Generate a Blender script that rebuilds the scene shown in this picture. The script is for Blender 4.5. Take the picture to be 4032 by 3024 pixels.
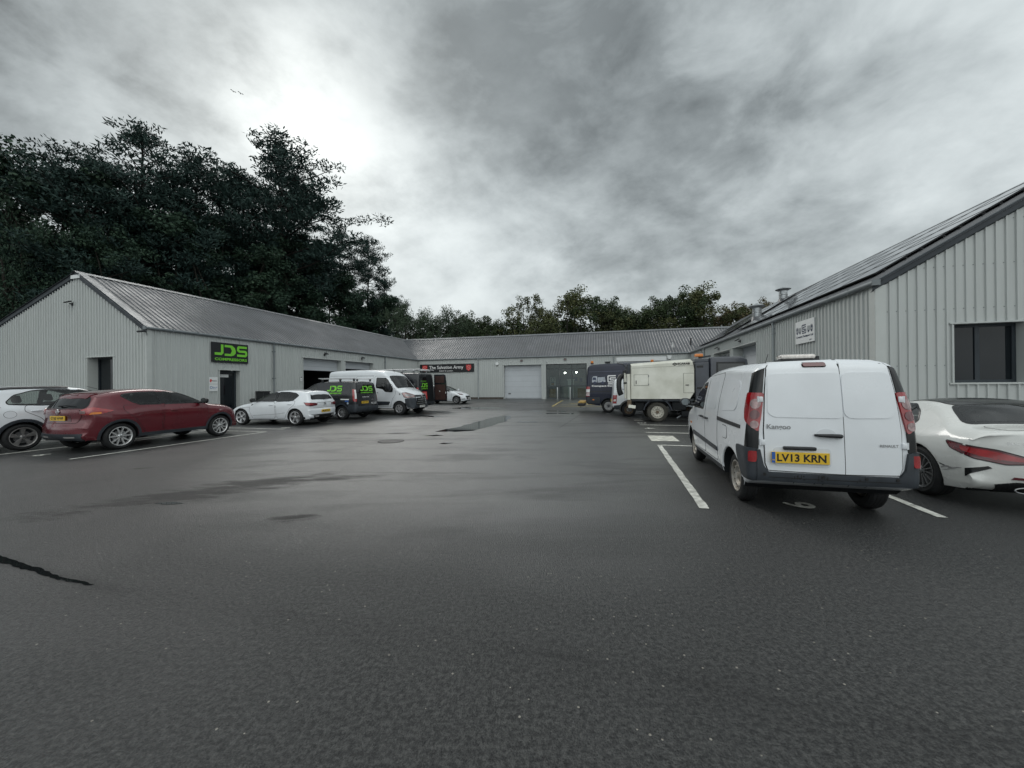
import bpy, bmesh, math, random
from mathutils import Vector, Matrix
from mathutils.bvhtree import BVHTree
from mathutils import noise as mnoise

SC = bpy.context.scene
COL = SC.collection
rad = math.radians
for o in list(bpy.data.objects): bpy.data.objects.remove(o)

# ------------------------------------------------------------------ camera
F_PX, PITCH, ROLL, EYE = 1460.0, rad(.15), -rad(.55), 1.55
cam_d = bpy.data.cameras.new('camera'); cam = bpy.data.objects.new('camera', cam_d); COL.objects.link(cam)
cam_d.sensor_width = 36; cam_d.lens = F_PX/4032*36; cam_d.clip_start = .05; cam_d.clip_end = 3000
_f = Vector((0, math.cos(PITCH), math.sin(PITCH))); _r = Vector((1, 0, 0)); _u = _r.cross(_f)
_c, _s = math.cos(ROLL), math.sin(ROLL)
_r, _u = _r*_c+_u*_s, _u*_c-_r*_s
cam.matrix_world = Matrix(((_r.x, _u.x, -_f.x, 0), (_r.y, _u.y, -_f.y, 0), (_r.z, _u.z, -_f.z, EYE), (0, 0, 0, 1)))
SC.camera = cam

# ------------------------------------------------------------------ view, sun, sky
SC.view_settings.view_transform = 'Standard'; SC.view_settings.look = 'None'
SC.view_settings.gamma = 1; SC.view_settings.use_curve_mapping = False
SC.view_settings.exposure = .60
SUN_EL, SUN_AZ = rad(34), rad(-30)          # azimuth from +Y towards +X
sun_d = bpy.data.lights.new('sun', 'SUN'); sun = bpy.data.objects.new('sun', sun_d); COL.objects.link(sun)
sun_d.energy = .75; sun_d.angle = rad(28); sun_d.color = (1, .97, .92)
sd = Vector((math.sin(SUN_AZ)*math.cos(SUN_EL), math.cos(SUN_AZ)*math.cos(SUN_EL), math.sin(SUN_EL)))
sun.rotation_euler = sd.to_track_quat('Z', 'Y').to_euler()
sun.location = (0, 0, 60)

W = bpy.data.worlds.new('World'); SC.world = W; W.use_nodes = True
nt = W.node_tree; nt.nodes.clear()
def nd(tree, typ, **kw):
    n = tree.nodes.new(typ)
    for k, v in kw.items():
        if k in n.inputs.keys() if hasattr(n, 'inputs') else False: n.inputs[k].default_value = v
        else: setattr(n, k, v)
    return n
class G:
    """small helper to write shader maths"""
    def __init__(s, tree): s.t = tree
    def L(s, a, b): s.t.links.new(a, b)
    def _in(s, n, i, v):
        if isinstance(v, bpy.types.NodeSocket): s.L(v, n.inputs[i])
        elif v is not None: n.inputs[i].default_value = v
    def m(s, op, a, b=None, c=None, clamp=False):
        n = s.t.nodes.new('ShaderNodeMath'); n.operation = op; n.use_clamp = clamp
        s._in(n, 0, a); s._in(n, 1, b)
        if c is not None: s._in(n, 2, c)
        return n.outputs[0]
    def vm(s, op, a, b=None, out=0):
        n = s.t.nodes.new('ShaderNodeVectorMath'); n.operation = op
        s._in(n, 0, a)
        if b is not None: s._in(n, 1, b)
        return n.outputs[out]
    def noise(s, vec, scale, detail=4, rough=.55, dist=0, lac=2.0):
        n = s.t.nodes.new('ShaderNodeTexNoise'); n.inputs['Scale'].default_value = scale
        n.inputs['Detail'].default_value = detail; n.inputs['Roughness'].default_value = rough
        n.inputs['Distortion'].default_value = dist; n.inputs['Lacunarity'].default_value = lac
        if vec is not None: s.L(vec, n.inputs['Vector'])
        return n.outputs[0]
    def ramp(s, fac, pts, interp='LINEAR'):
        n = s.t.nodes.new('ShaderNodeValToRGB'); s.L(fac, n.inputs[0]); cr = n.color_ramp; cr.interpolation = interp
        while len(cr.elements) < len(pts): cr.elements.new(.5)
        for e, (p, c) in zip(cr.elements, pts):
            e.position = p; e.color = (c, c, c, 1) if isinstance(c, (int, float)) else (*c, 1)
        return n.outputs[0]
    def mix(s, fac, a, b, bt='MIX'):
        n = s.t.nodes.new('ShaderNodeMix'); n.data_type = 'RGBA'; n.blend_type = bt
        s._in(n, 0, fac)
        for i, v in ((6, a), (7, b)):
            if isinstance(v, bpy.types.NodeSocket): s.L(v, n.inputs[i])
            else: n.inputs[i].default_value = (*v, 1) if len(v) == 3 else v
        return n.outputs[2]
g = G(nt)
tc = nt.nodes.new('ShaderNodeTexCoord').outputs['Generated']
dirv = g.vm('NORMALIZE', tc)
sep = nt.nodes.new('ShaderNodeSeparateXYZ'); g.L(dirv, sep.inputs[0])
zc = g.m('MAXIMUM', g.m('ADD', sep.outputs[2], .22), .12)
cx, cy = g.m('DIVIDE', sep.outputs[0], zc), g.m('DIVIDE', sep.outputs[1], zc)
comb = nt.nodes.new('ShaderNodeCombineXYZ'); g.L(cx, comb.inputs[0]); g.L(cy, comb.inputs[1])
cl = comb.outputs[0]
mp = nt.nodes.new('ShaderNodeMapping'); mp.inputs['Rotation'].default_value = (0, 0, rad(28)); mp.inputs['Scale'].default_value = (1.0, .8, 1); mp.inputs['Location'].default_value = (3.1, 1.7, 0)
g.L(cl, mp.inputs[0]); cl = mp.outputs[0]
m3 = nt.nodes.new('ShaderNodeMapping'); g.L(dirv, m3.inputs[0]); m3.inputs['Rotation'].default_value = (rad(20), rad(28), rad(12)); m3.inputs['Scale'].default_value = (1.0, 1.2, 1.7); m3.inputs['Location'].default_value = (.7, .3, 1.9)
n1 = g.noise(m3.outputs[0], 1.45, 8, .54, .0)
n2 = g.noise(cl, 1.5, 6, .52, .0)
n3 = g.noise(m3.outputs[0], 4.6, 7, .58, .35)
base = g.m('ADD', g.m('ADD', g.m('MULTIPLY', n1, .64), g.m('MULTIPLY', n2, .10)), g.m('MULTIPLY', n3, .26))
cloud = g.ramp(base, [(.39, .19), (.45, .30), (.495, .44), (.54, .58), (.60, .76)])
cloud_v = g.m('MULTIPLY', cloud, 1.0)
def lobe(az, el, width, gain):
    d = Vector((math.sin(rad(az))*math.cos(rad(el)), math.cos(rad(az))*math.cos(rad(el)), math.sin(rad(el))))
    n = nt.nodes.new('ShaderNodeVectorMath'); n.operation = 'DOT_PRODUCT'; g.L(dirv, n.inputs[0]); n.inputs[1].default_value = d
    a = g.m('SUBTRACT', 1.0, n.outputs[1])
    e = g.m('POWER', 2.718, g.m('MULTIPLY', a, -1.0/(1-math.cos(rad(width)))))
    return g.m('MULTIPLY', e, gain)
def px(x, y):
    d = _f+_r*((x-2016)/F_PX)-_u*((y-1512)/F_PX)
    return math.degrees(math.atan2(d.x, d.y)), math.degrees(math.atan2(d.z, math.hypot(d.x, d.y)))
LOBES = [(880, 570, 9, .24), (1230, 440, 8, .36), (1030, 260, 6, .06), (850, -60, 14, -.12), (1450, 800, 9, .34), (1150, 480, 4, .22), (600, 700, 8, .10), (2300, 1080, 16, .17), (1700, 1000, 12, .12), (3000, 1130, 12, .14),
         (380, 130, 14, -.20), (600, 20, 10, -.05), (2000, 350, 9, .05), (2750, 400, 17, -.10), (3950, 640, 9, .12), (3900, 40, 8, .03), (3350, 850, 9, .06), (3500, 250, 10, -.05)]
mod = g.ramp(g.noise(m3.outputs[0], 4.2, 6, .62, .1), [(.36, .35), (.50, 1.0), (.62, 1.6)])
pos = neg = None
for (x_, y_, w_, g_) in LOBES:
    az_, el_ = px(x_, y_); l = lobe(az_, el_, w_, abs(g_))
    if g_ > 0: pos = l if pos is None else g.m('ADD', pos, l)
    else: neg = l if neg is None else g.m('ADD', neg, l)
val = g.m('ADD', cloud_v, g.m('MULTIPLY', pos, mod))
val = g.m('MAXIMUM', g.m('SUBTRACT', val, neg), .11)
val = g.m('MULTIPLY', val, .76)
val = g.m('MULTIPLY', g.m('SUBTRACT', 1.0, g.m('POWER', 2.718, g.m('MULTIPLY', val, -1.45))), .88)
for (az_, el_, w_, g_) in ((165, 45, 42, .75), (180, 80, 30, .25), (-150, 25, 25, .2)):  # added bright sky out of view behind the camera, lights the facing facades
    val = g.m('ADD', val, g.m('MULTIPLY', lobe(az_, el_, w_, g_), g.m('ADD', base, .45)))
sky = nt.nodes.new('ShaderNodeTexSky'); sky.sky_type = 'NISHITA'; sky.sun_disc = False
sky.sun_elevation = SUN_EL; sky.sun_rotation = SUN_AZ; sky.air_density = 1.5; sky.dust_density = 3
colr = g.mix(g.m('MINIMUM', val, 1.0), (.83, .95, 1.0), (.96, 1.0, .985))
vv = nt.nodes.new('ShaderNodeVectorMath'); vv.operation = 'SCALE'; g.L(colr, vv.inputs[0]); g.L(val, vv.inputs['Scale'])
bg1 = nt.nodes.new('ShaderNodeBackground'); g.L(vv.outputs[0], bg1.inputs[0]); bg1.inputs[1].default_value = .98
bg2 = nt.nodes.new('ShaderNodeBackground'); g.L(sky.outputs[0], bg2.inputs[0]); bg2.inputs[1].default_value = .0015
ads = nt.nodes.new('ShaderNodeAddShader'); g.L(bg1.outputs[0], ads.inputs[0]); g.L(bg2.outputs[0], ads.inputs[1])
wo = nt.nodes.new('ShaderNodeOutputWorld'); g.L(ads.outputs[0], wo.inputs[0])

# ------------------------------------------------------------------ materials
MATS = {}
def mat(name, col, rough=.6, metal=0, spec=.5, var=None, bump=None, coat=0, emit=None, coord='Object', drops=0):
    if name in MATS: return MATS[name]
    m = bpy.data.materials.new(name); m.use_nodes = True; t = m.node_tree; b = t.nodes['Principled BSDF']; q = G(t)
    b.inputs['Base Color'].default_value = (*col, 1); b.inputs['Roughness'].default_value = rough
    b.inputs['Metallic'].default_value = metal; b.inputs['Specular IOR Level'].default_value = spec
    b.inputs['Coat Weight'].default_value = coat; b.inputs['Coat Roughness'].default_value = .08
    cv = t.nodes.new('ShaderNodeTexCoord').outputs[coord]
    if var:
        sc, am = var[:2]
        f = q.noise(cv, sc, 5, .6)
        f = q.ramp(f, [(.32, 0.0), (.68, 1.0)])
        c2 = var[2] if len(var) > 2 else tuple(c*(1-am) for c in col)
        q.L(q.mix(f, tuple(c2), tuple(min(1, c*(1+am*.5)) for c in col)), b.inputs['Base Color'])
        rr = q.m('MULTIPLY_ADD', f, -.12, rough+.06); q.L(rr, b.inputs['Roughness'])
    if bump or drops:
        bn = t.nodes.new('ShaderNodeBump'); bn.inputs['Strength'].default_value = bump[1] if bump else .2
        bn.inputs['Distance'].default_value = bump[2] if bump and len(bump) > 2 else .01
        if drops:
            v = t.nodes.new('ShaderNodeTexVoronoi'); v.inputs['Scale'].default_value = drops; q.L(cv, v.inputs['Vector'])
            h = q.ramp(v.outputs['Distance'], [(.0, 1.0), (.30, 0.0)])
            bn.inputs['Strength'].default_value = .12; bn.inputs['Distance'].default_value = .004
        else: h = q.noise(cv, bump[0], 4, .6)
        q.L(h, bn.inputs['Height']); q.L(bn.outputs[0], b.inputs['Normal'])
    if emit:
        b.inputs['Emission Color'].default_value = (*emit[:3], 1); b.inputs['Emission Strength'].default_value = emit[3]
    MATS[name] = m; return m

M_WALL = mat('wall_cladding', (.475, .50, .49), .42, 0, .45, (.9, .10), None)
def _weather(m, base):
    t = m.node_tree; q = G(t); b = t.nodes['Principled BSDF']; co = t.nodes.new('ShaderNodeTexCoord').outputs['Object']
    mp_ = t.nodes.new('ShaderNodeMapping'); q.L(co, mp_.inputs[0]); mp_.inputs['Scale'].default_value = (5.5, 5.5, .28)
    s1 = q.ramp(q.noise(mp_.outputs[0], 1.0, 5, .6), [(.48, 0.0), (.72, 1.0)]); s2 = q.ramp(q.noise(co, 1.1, 5, .6), [(.35, 0.0), (.7, 1.0)])
    c = q.mix(q.m('MULTIPLY', s1, .30), base, tuple(x*.62 for x in base)); c = q.mix(q.m('MULTIPLY', s2, .12), c, tuple(x*.78 for x in base)); q.L(c, b.inputs['Base Color'])
_weather(M_WALL, (.475, .50, .49))
M_FLASH = mat('pale_flashing', (.49, .515, .50), .4, 0, .45, (1.5, .08))
M_ROOF = mat('roof_sheet', (.085, .09, .098), .40, .0, .6, (.7, .22), (3, .05, .02))
M_ROOFCAP = mat('roof_cap', (.20, .21, .22), .38, 0, .6, (1, .15))
M_DARKTRIM = mat('anthracite_trim', (.030, .038, .046), .5, 0, .35, (2, .15))
M_GUTTER = mat('gutter_grey', (.15, .17, .18), .35, 0, .5, (2, .12))
M_SHUTTER = mat('shutter_panel', (.50, .53, .56), .42, 0, .5, (1.2, .06), (60, .05, .002))
M_PLINTH = mat('brick_plinth', (.10, .085, .075), .8, 0, .3, (6, .4))
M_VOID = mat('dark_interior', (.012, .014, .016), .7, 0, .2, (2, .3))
M_GLASS_D = mat('dark_window_glass', (.006, .009, .012), .04, 0, .35)
M_WHITE = mat('white_sign', (.72, .74, .74), .4, 0, .4, (3, .05))
M_BLACK = mat('black_plastic', (.018, .020, .023), .42, 0, .45, (5, .3))
M_RUBBER = mat('tyre_rubber', (.020, .021, .022), .75, 0, .3, (8, .35), (90, .2, .004))
M_CLAD = mat('bumper_plastic', (.036, .043, .052), .5, 0, .45, (4, .35), (200, .12, .002))
M_CHROME = mat('chrome', (.75, .76, .78), .12, 1)
M_ALLOY = mat('alloy', (.72, .72, .72), .25, .7, .5, (9, .25))
M_ALLOY_D = mat('alloy_dark', (.26, .265, .27), .3, .7, .5, (9, .2))
M_STEEL = mat('steel_wheel', (.36, .35, .33), .5, .3, .5, (12, .35, (.22, .19, .15)))
M_RUST = mat('rusty_steel', (.15, .125, .09), .65, .2, .4, (14, .5, (.09, .05, .03)))
M_RED = mat('red_lens', (.30, .004, .008), .08, 0, .6, (9, .35), None, 1)
M_REDD = mat('dark_red_lens', (.11, .006, .012), .08, 0, .6, (9, .3), None, 1)
M_CLEAR = mat('clear_lens', (.30, .20, .20), .08, .6, .6, (20, .4), None, 1)
M_AMBER = mat('amber_lens', (.75, .22, .02), .15, 0, .5, (9, .2), None, .6)
M_YELP = mat('plate_yellow', (.72, .46, .03), .35, 0, .5, (6, .06), None, .3)
M_WHP = mat('plate_white', (.68, .68, .66), .35, 0, .5, (6, .06), None, .3)
M_GB = mat('plate_blue', (.02, .10, .38), .35, 0, .5, None, None, .3)
M_INK = mat('black_ink', (.008, .008, .008), .5)
M_WHINK = mat('white_ink', (.75, .75, .75), .5)
M_GREEN = mat('lime_green', (.19, .58, .045), .4, 0, .4, (3, .05))
M_SIGNBLK = mat('sign_black', (.012, .014, .016), .4, 0, .4, (3, .2))
M_SHIELD = mat('shield_red', (.55, .045, .045), .4, 0, .4)
M_LINE = mat('road_paint', (.66, .66, .61), .6, 0, .4, (9, .35, (.34, .34, .31)), (80, .3, .004))
M_YLINE = mat('yellow_paint', (.48, .38, .12), .6, 0, .4, (9, .5, (.20, .16, .07)), (80, .3, .004))
M_PAINTW = mat('white_car_paint', (.72, .75, .78), .30, 0, .5, (1.8, .06), None, .8, drops=55)
M_PAINTW2 = mat('pearl_white_paint', (.60, .61, .59), .28, 0, .5, (1.6, .05), None, .9, drops=60)
M_PAINTR = mat('dark_red_paint', (.125, .008, .016), .26, .25, .5, (1.6, .15), None, 1, drops=60)
M_PAINTK = mat('black_van_paint', (.010, .012, .016), .28, 0, .4, (2, .25), None, .6, drops=50)
M_PAINTN = mat('navy_van_paint', (.006, .010, .028), .4, 0, .3, (2, .2), None, .35, drops=50)
M_PAINTC = mat('cream_body_paint', (.74, .74, .67), .42, 0, .45, (1.1, .12, (.55, .55, .47)), None, .2)
M_PAINTG = mat('dark_grey_cab_paint', (.045, .052, .068), .35, 0, .5, (2, .25), None, .5)
M_SEAM = mat('panel_gap', (.04, .045, .05), .7)
M_SEAMD = mat('panel_gap_black', (.004, .004, .005), .7)
M_BARK = mat('bark', (.035, .031, .028), .9, 0, .2, (6, .4), (10, .5, .05))
M_OAKBARK = mat('grey_bark', (.040, .038, .032), .9, 0, .2, (6, .4), (10, .5, .05))
def leafmat(name, a, b, c):
    m = bpy.data.materials.new(name); m.use_nodes = True; t = m.node_tree; p = t.nodes['Principled BSDF']; q = G(t)
    gi = t.nodes.new('ShaderNodeNewGeometry'); f = gi.outputs['Random Per Island']
    oc = t.nodes.new('ShaderNodeTexCoord').outputs['Object']
    cl_ = q.noise(oc, .45, 3, .6)
    f2 = q.m('ADD', q.m('MULTIPLY', f, .30), q.m('MULTIPLY', cl_, .72))
    q.L(q.ramp(f2, [(.2, a), (.5, b), (.85, c)]), p.inputs['Base Color'])
    p.inputs['Roughness'].default_value = .65; p.inputs['Specular IOR Level'].default_value = .25
    return m
L_PINE = leafmat('pine_needles', (.014, .030, .028), (.022, .046, .040), (.036, .068, .054))
L_DARK = leafmat('dark_leaves', (.016, .036, .026), (.028, .056, .036), (.048, .085, .046))
L_OAK = leafmat('oak_leaves', (.038, .052, .022), (.068, .082, .032), (.125, .120, .048))
L_OAKG = leafmat('green_leaves', (.020, .036, .016), (.036, .058, .024), (.065, .085, .035))
L_BROWN = leafmat('autumn_leaves', (.045, .045, .022), (.090, .078, .035), (.14, .105, .05))
L_BIRCH = leafmat('birch_leaves', (.025, .045, .028), (.045, .070, .042), (.070, .095, .055))

# ------------------------------------------------------------------ object helpers
def empty(name, loc=(0, 0, 0), rz=0, parent=None):
    o = bpy.data.objects.new(name, None); COL.objects.link(o); o.location = loc; o.rotation_euler = (0, 0, rz)
    o.empty_display_size = .2
    if parent: o.parent = parent
    return o
def tag(o, label, cat, group=None):
    o['label'] = label; o['category'] = cat
    if group: o['group'] = group
    return o
def kind(o, k='structure'): o['kind'] = k; return o
class MB:
    def __init__(s): s.v = []; s.f = []; s.mi = []; s.mats = []
    def slot(s, m):
        if m not in s.mats: s.mats.append(m)
        return s.mats.index(m)
    def add(s, vs, fs, m, T=None):
        b = len(s.v); i = s.slot(m)
        s.v += [tuple(T @ Vector(v)) if T is not None else tuple(v) for v in vs]
        s.f += [tuple(b+k for k in f) for f in fs]; s.mi += [i]*len(fs); return s
    def box(s, a, b, m, T=None, bev=0):
        (x0, y0, z0), (x1, y1, z1) = a, b
        if bev:
            bm = bmesh.new(); r = bmesh.ops.create_cube(bm, size=1)
            for v in bm.verts: v.co = Vector(((x0+x1)/2+v.co.x*(x1-x0), (y0+y1)/2+v.co.y*(y1-y0), (z0+z1)/2+v.co.z*(z1-z0)))
            bmesh.ops.bevel(bm, geom=bm.edges[:], offset=bev, segments=2, affect='EDGES', profile=.5)
            bm.verts.index_update()
            s.add([v.co[:] for v in bm.verts], [[v.index for v in f.verts] for f in bm.faces], m, T); bm.free(); return s
        v = [(x0, y0, z0), (x1, y0, z0), (x1, y1, z0), (x0, y1, z0), (x0, y0, z1), (x1, y0, z1), (x1, y1, z1), (x0, y1, z1)]
        return s.add(v, [(0, 3, 2, 1), (4, 5, 6, 7), (0, 1, 5, 4), (1, 2, 6, 5), (2, 3, 7, 6), (3, 0, 4, 7)], m, T)
    def tube(s, pts, r, m, n=10, T=None, cap=True):
        pts = [Vector(p) for p in pts]; rs = r if isinstance(r, (list, tuple)) else [r]*len(pts)
        vs = []; fs = []
        up = None
        for i, p in enumerate(pts):
            d = (pts[min(i+1, len(pts)-1)]-pts[max(i-1, 0)]).normalized()
            if up is None: up = Vector((0, 0, 1)) if abs(d.z) < .9 else Vector((1, 0, 0))
            a = d.cross(up).normalized(); b = a.cross(d).normalized(); up = b
            for k in range(n):
                t = 2*math.pi*k/n; vs.append(p+a*math.cos(t)*rs[i]+b*math.sin(t)*rs[i])
        for i in range(len(pts)-1):
            for k in range(n):
                k2 = (k+1) % n; fs.append((i*n+k, i*n+k2, (i+1)*n+k2, (i+1)*n+k))
        if cap: fs.append(tuple(range(n))[::-1]); fs.append(tuple((len(pts)-1)*n+k for k in range(n)))
        return s.add(vs, fs, m, T)
    def lathe(s, prof, m, n=32, axis='y', c=(0, 0, 0), T=None):
        """prof: (radius, height along axis)"""
        vs = []; fs = []
        for (r, h) in prof:
            for k in range(n):
                t = 2*math.pi*k/n; a, b = r*math.cos(t), r*math.sin(t)
                vs.append((c[0]+a, c[1]+h, c[2]+b) if axis == 'y' else (c[0]+a, c[1]+b, c[2]+h))
        for i in range(len(prof)-1):
            for k in range(n):
                k2 = (k+1) % n; f = (i*n+k, i*n+k2, (i+1)*n+k2, (i+1)*n+k); fs.append(f)
        return s.add(vs, fs, m, T)
    def prism(s, poly, a, b, m, T=None, plane='xz'):
        """extrude 2-D polygon; plane xz: (u,v)->(u,y,v) from y=a to b; xy: z from a to b; yz: x from a to b"""
        def P(u, v, w): return {'xz': (u, w, v), 'xy': (u, v, w), 'yz': (w, u, v)}[plane]
        n = len(poly)
        vs = [P(u, v, a) for u, v in poly]+[P(u, v, b) for u, v in poly]
        fs = [tuple(range(n)), tuple(range(2*n-1, n-1, -1))]+[(i, i+n, (i+1) % n+n, (i+1) % n) for i in range(n)]
        return s.add(vs, fs, m, T)
    def stroke(s, pts, w, a, b, m, T=None, plane='xz'):
        """thick mitred polyline"""
        pts = [Vector(p) for p in pts]; Lf = []; Rt = []
        for i, p in enumerate(pts):
            d0 = (p-pts[i-1]).normalized() if i else None; d1 = (pts[i+1]-p).normalized() if i < len(pts)-1 else None
            d0 = d0 or d1; d1 = d1 or d0
            n0 = Vector((-d0.y, d0.x)); n1 = Vector((-d1.y, d1.x)); nn = (n0+n1).normalized()
            k = w/2/max(.4, nn.dot(n0)); Lf.append(p+nn*k); Rt.append(p-nn*k)
        for i in range(len(pts)-1):
            s.prism([Lf[i][:], Lf[i+1][:], Rt[i+1][:], Rt[i][:]], a, b, m, T, plane)
        return s
    def build(s, name, parent=None, smooth=None, recalc=True, off=None):
        me = bpy.data.meshes.new(name); me.from_pydata([Vector(v)-off for v in s.v] if off else s.v, [], s.f)
        for m in s.mats: me.materials.append(m)
        me.polygons.foreach_set('material_index', s.mi); me.update()
        if recalc:
            bm = bmesh.new(); bm.from_mesh(me); bmesh.ops.recalc_face_normals(bm, faces=bm.faces); bm.to_mesh(me); bm.free()
        if smooth:
            me.shade_smooth(); me.set_sharp_from_angle(angle=rad(smooth))
        o = bpy.data.objects.new(name, me); COL.objects.link(o)
        if parent: o.parent = parent
        return o
_tcache = {}
def text_geo(body, bold=0, space=1, shear=0):
    """unit-normalised text mesh: returns verts, faces, width, height (x right, y up)"""
    k = (body, bold, space, shear)
    if k in _tcache: return _tcache[k]
    c = bpy.data.curves.new('t', 'FONT'); c.body = body; c.size = 1; c.offset = bold; c.space_character = space; c.shear = shear
    c.resolution_u = 3; c.fill_mode = 'FRONT'
    o = bpy.data.objects.new('t', c); COL.objects.link(o)
    dg = bpy.context.evaluated_depsgraph_get(); dg.update()
    me = bpy.data.meshes.new_from_object(o.evaluated_get(dg))
    vs = [v.co.copy() for v in me.vertices]; fs = [tuple(p.vertices) for p in me.polygons]
    bpy.data.objects.remove(o); bpy.data.curves.remove(c); bpy.data.meshes.remove(me)
    x0 = min(v.x for v in vs); x1 = max(v.x for v in vs); y0 = min(v.y for v in vs); y1 = max(v.y for v in vs)
    vs = [(v.x-x0, v.y-y0) for v in vs]
    _tcache[k] = (vs, fs, x1-x0, y1-y0); return _tcache[k]
def add_text(mb, body, x0, x1, y0, y1, m, depth=.002, T=None, bold=0, space=1, shear=0):
    """text fitted into rectangle in the local (x right, z up) plane facing -y, front at y=-depth"""
    vs, fs, w, h = text_geo(body, bold, space, shear)
    sx, sy = (x1-x0)/w, (y1-y0)/h
    mb.add([(x0+vx*sx, -depth, y0+vy*sy) for vx, vy in vs], fs, m, T)
def frame(origin, right, up=(0, 0, 1)):
    """matrix mapping local x->right, z->up, -y->outward (right x up = -outward...)"""
    r = Vector(right).normalized(); u = Vector(up).normalized(); y = u.cross(r).normalized()
    return Matrix(((r.x, y.x, u.x, origin[0]), (r.y, y.y, u.y, origin[1]), (r.z, y.z, u.z, origin[2]), (0, 0, 0, 1)))
# ------------------------------------------------------------------ setting out
AX = rad(14.5)                                # direction of the yard's long axis, clockwise from +Y
ax = Vector((math.sin(AX), math.cos(AX), 0)); bx = Vector((math.cos(AX), -math.sin(AX), 0))
def gz(x, y):
    t = (x*ax.x+y*ax.y-22)/12; t = max(0, min(1, t)); return .2*t*t*(3-2*t)
LN, LF = Vector((-15.813, 16.073, 4.2)), Vector((-9.579, 37.784, 4.2))
RF, RN = Vector((15.413, 31.95, 4.2)), Vector((9.772, 9.937, 4.2))

# ground ----------------------------------------------------------------
def ground_material():
    m = bpy.data.materials.new('wet_tarmac'); m.use_nodes = True; t = m.node_tree; b = t.nodes['Principled BSDF']; q = G(t)
    co = t.nodes.new('ShaderNodeTexCoord').outputs['Object']
    mp = t.nodes.new('ShaderNodeMapping'); q.L(co, mp.inputs[0]); mp.inputs['Rotation'].default_value = (0, 0, AX); rot = mp.outputs[0]
    se = t.nodes.new('ShaderNodeSeparateXYZ'); q.L(co, se.inputs[0]); X, Y = se.outputs[0], se.outputs[1]
    big = q.noise(rot, .16, 6, .62, .6)
    mid = q.noise(rot, .9, 6, .62, .3)
    agg = t.nodes.new('ShaderNodeTexVoronoi'); agg.inputs['Scale'].default_value = 95; q.L(co, agg.inputs['Vector'])
    agg2 = t.nodes.new('ShaderNodeTexVoronoi'); agg2.inputs['Scale'].default_value = 42; q.L(co, agg2.inputs['Vector'])
    fine = q.noise(co, 60, 3, .7)
    # joints: distance to segments, wobbled
    wob = q.m('MULTIPLY', q.m('SUBTRACT', q.noise(co, 3.0, 4, .6), .5), .16)
    def seg(ax_, ay_, bx_, by_, w):
        dx, dy = bx_-ax_, by_-ay_; L = math.hypot(dx, dy); ux, uy = dx/L, dy/L
        u = q.m('ADD', q.m('MULTIPLY', q.m('SUBTRACT', X, ax_), ux), q.m('MULTIPLY', q.m('SUBTRACT', Y, ay_), uy))
        v = q.m('ADD', q.m('MULTIPLY', q.m('SUBTRACT', X, ax_), -uy), q.m('MULTIPLY', q.m('SUBTRACT', Y, ay_), ux))
        v = q.m('ABSOLUTE', q.m('ADD', v, wob))
        inside = q.m('MULTIPLY', q.m('GREATER_THAN', u, 0.0), q.m('LESS_THAN', u, L))
        line = q.m('SUBTRACT', 1.0, q.m('DIVIDE', v, w), clamp=True)
        return q.m('MULTIPLY', line, inside)
    J = [(-5.4, 6.9, 6.5, 6.0, .02, .6), (-3.1, 2.9, -.2, 2.25, .03, .35), (-.2, 2.25, 2.9, 1.35, .05, .6), (-4.9, 3.45, -2.9, 2.8, .10, .5), (-3.3, 2.88, -.2, 2.2, .22, .22), (-.2, 2.2, 3.4, 1.2, .25, .30), (-2.3, 12.2, 1.2, 25.0, .05, .6),
         (1.6, 13.0, 4.6, 22.5, .04, .5), (-5.5, 12.0, 2.2, 12.3, .035, .4), (-9.7, 11.0, 1.6, 8.2, .03, .35), (3.5, 24.5, 5.5, 33.0, .04, .5)]
    jn = None
    for (a, b_, c, d, w, k) in J:
        s_ = q.m('MULTIPLY', seg(a, b_, c, d, w), k); jn = s_ if jn is None else q.m('MAXIMUM', jn, s_)
    jn = q.m('MULTIPLY', jn, q.ramp(q.noise(co, 1.3, 4, .6), [(.35, .25), (.6, 1.0)]))
    # dark oily / dry patches with shapes of their own
    st = t.nodes.new('ShaderNodeMapping'); q.L(co, st.inputs[0]); st.inputs['Rotation'].default_value = (0, 0, rad(-28)); st.inputs['Scale'].default_value = (.34, 1.3, 1)
    def spot(x, y, rx, ry, a=0):
        ca, sa = math.cos(rad(a)), math.sin(rad(a))
        dx, dy = q.m('SUBTRACT', X, x), q.m('SUBTRACT', Y, y)
        u = q.m('DIVIDE', q.m('ADD', q.m('MULTIPLY', dx, ca), q.m('MULTIPLY', dy, sa)), rx)
        v = q.m('DIVIDE', q.m('SUBTRACT', q.m('MULTIPLY', dy, ca), q.m('MULTIPLY', dx, sa)), ry)
        r2 = q.m('ADD', q.m('MULTIPLY', u, u), q.m('MULTIPLY', v, v))
        return q.m('SUBTRACT', 1.0, r2, clamp=True)
    sp = spot(-4.5, 5.6, 2.6, .75, 35)
    for a in ((-3.0, 6.3, 1.4, .3, 12), (-7.2, 7.2, .35, .12, 20), (-2.6, 4.4, .5, .2, 10), (-3.75, 12.2, .8, .25, 15)):
        sp = q.m('MAXIMUM', sp, spot(*a))
    stain = q.m('ADD', q.m('MULTIPLY', sp, 1.1), q.m('MULTIPLY', q.noise(st.outputs[0], 2.4, 8, .74, .2), 2.7))
    stain = q.m('MULTIPLY', q.m('SUBTRACT', stain, 1.90), 2.2, clamp=True)
    stain = q.m('MULTIPLY', stain, q.m('GREATER_THAN', sp, .01))
    wet = q.m('ADD', q.m('MULTIPLY', big, .6), q.m('MULTIPLY', mid, .4))
    wetm = q.ramp(wet, [(.36, 0.0), (.62, 1.0)])
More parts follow.
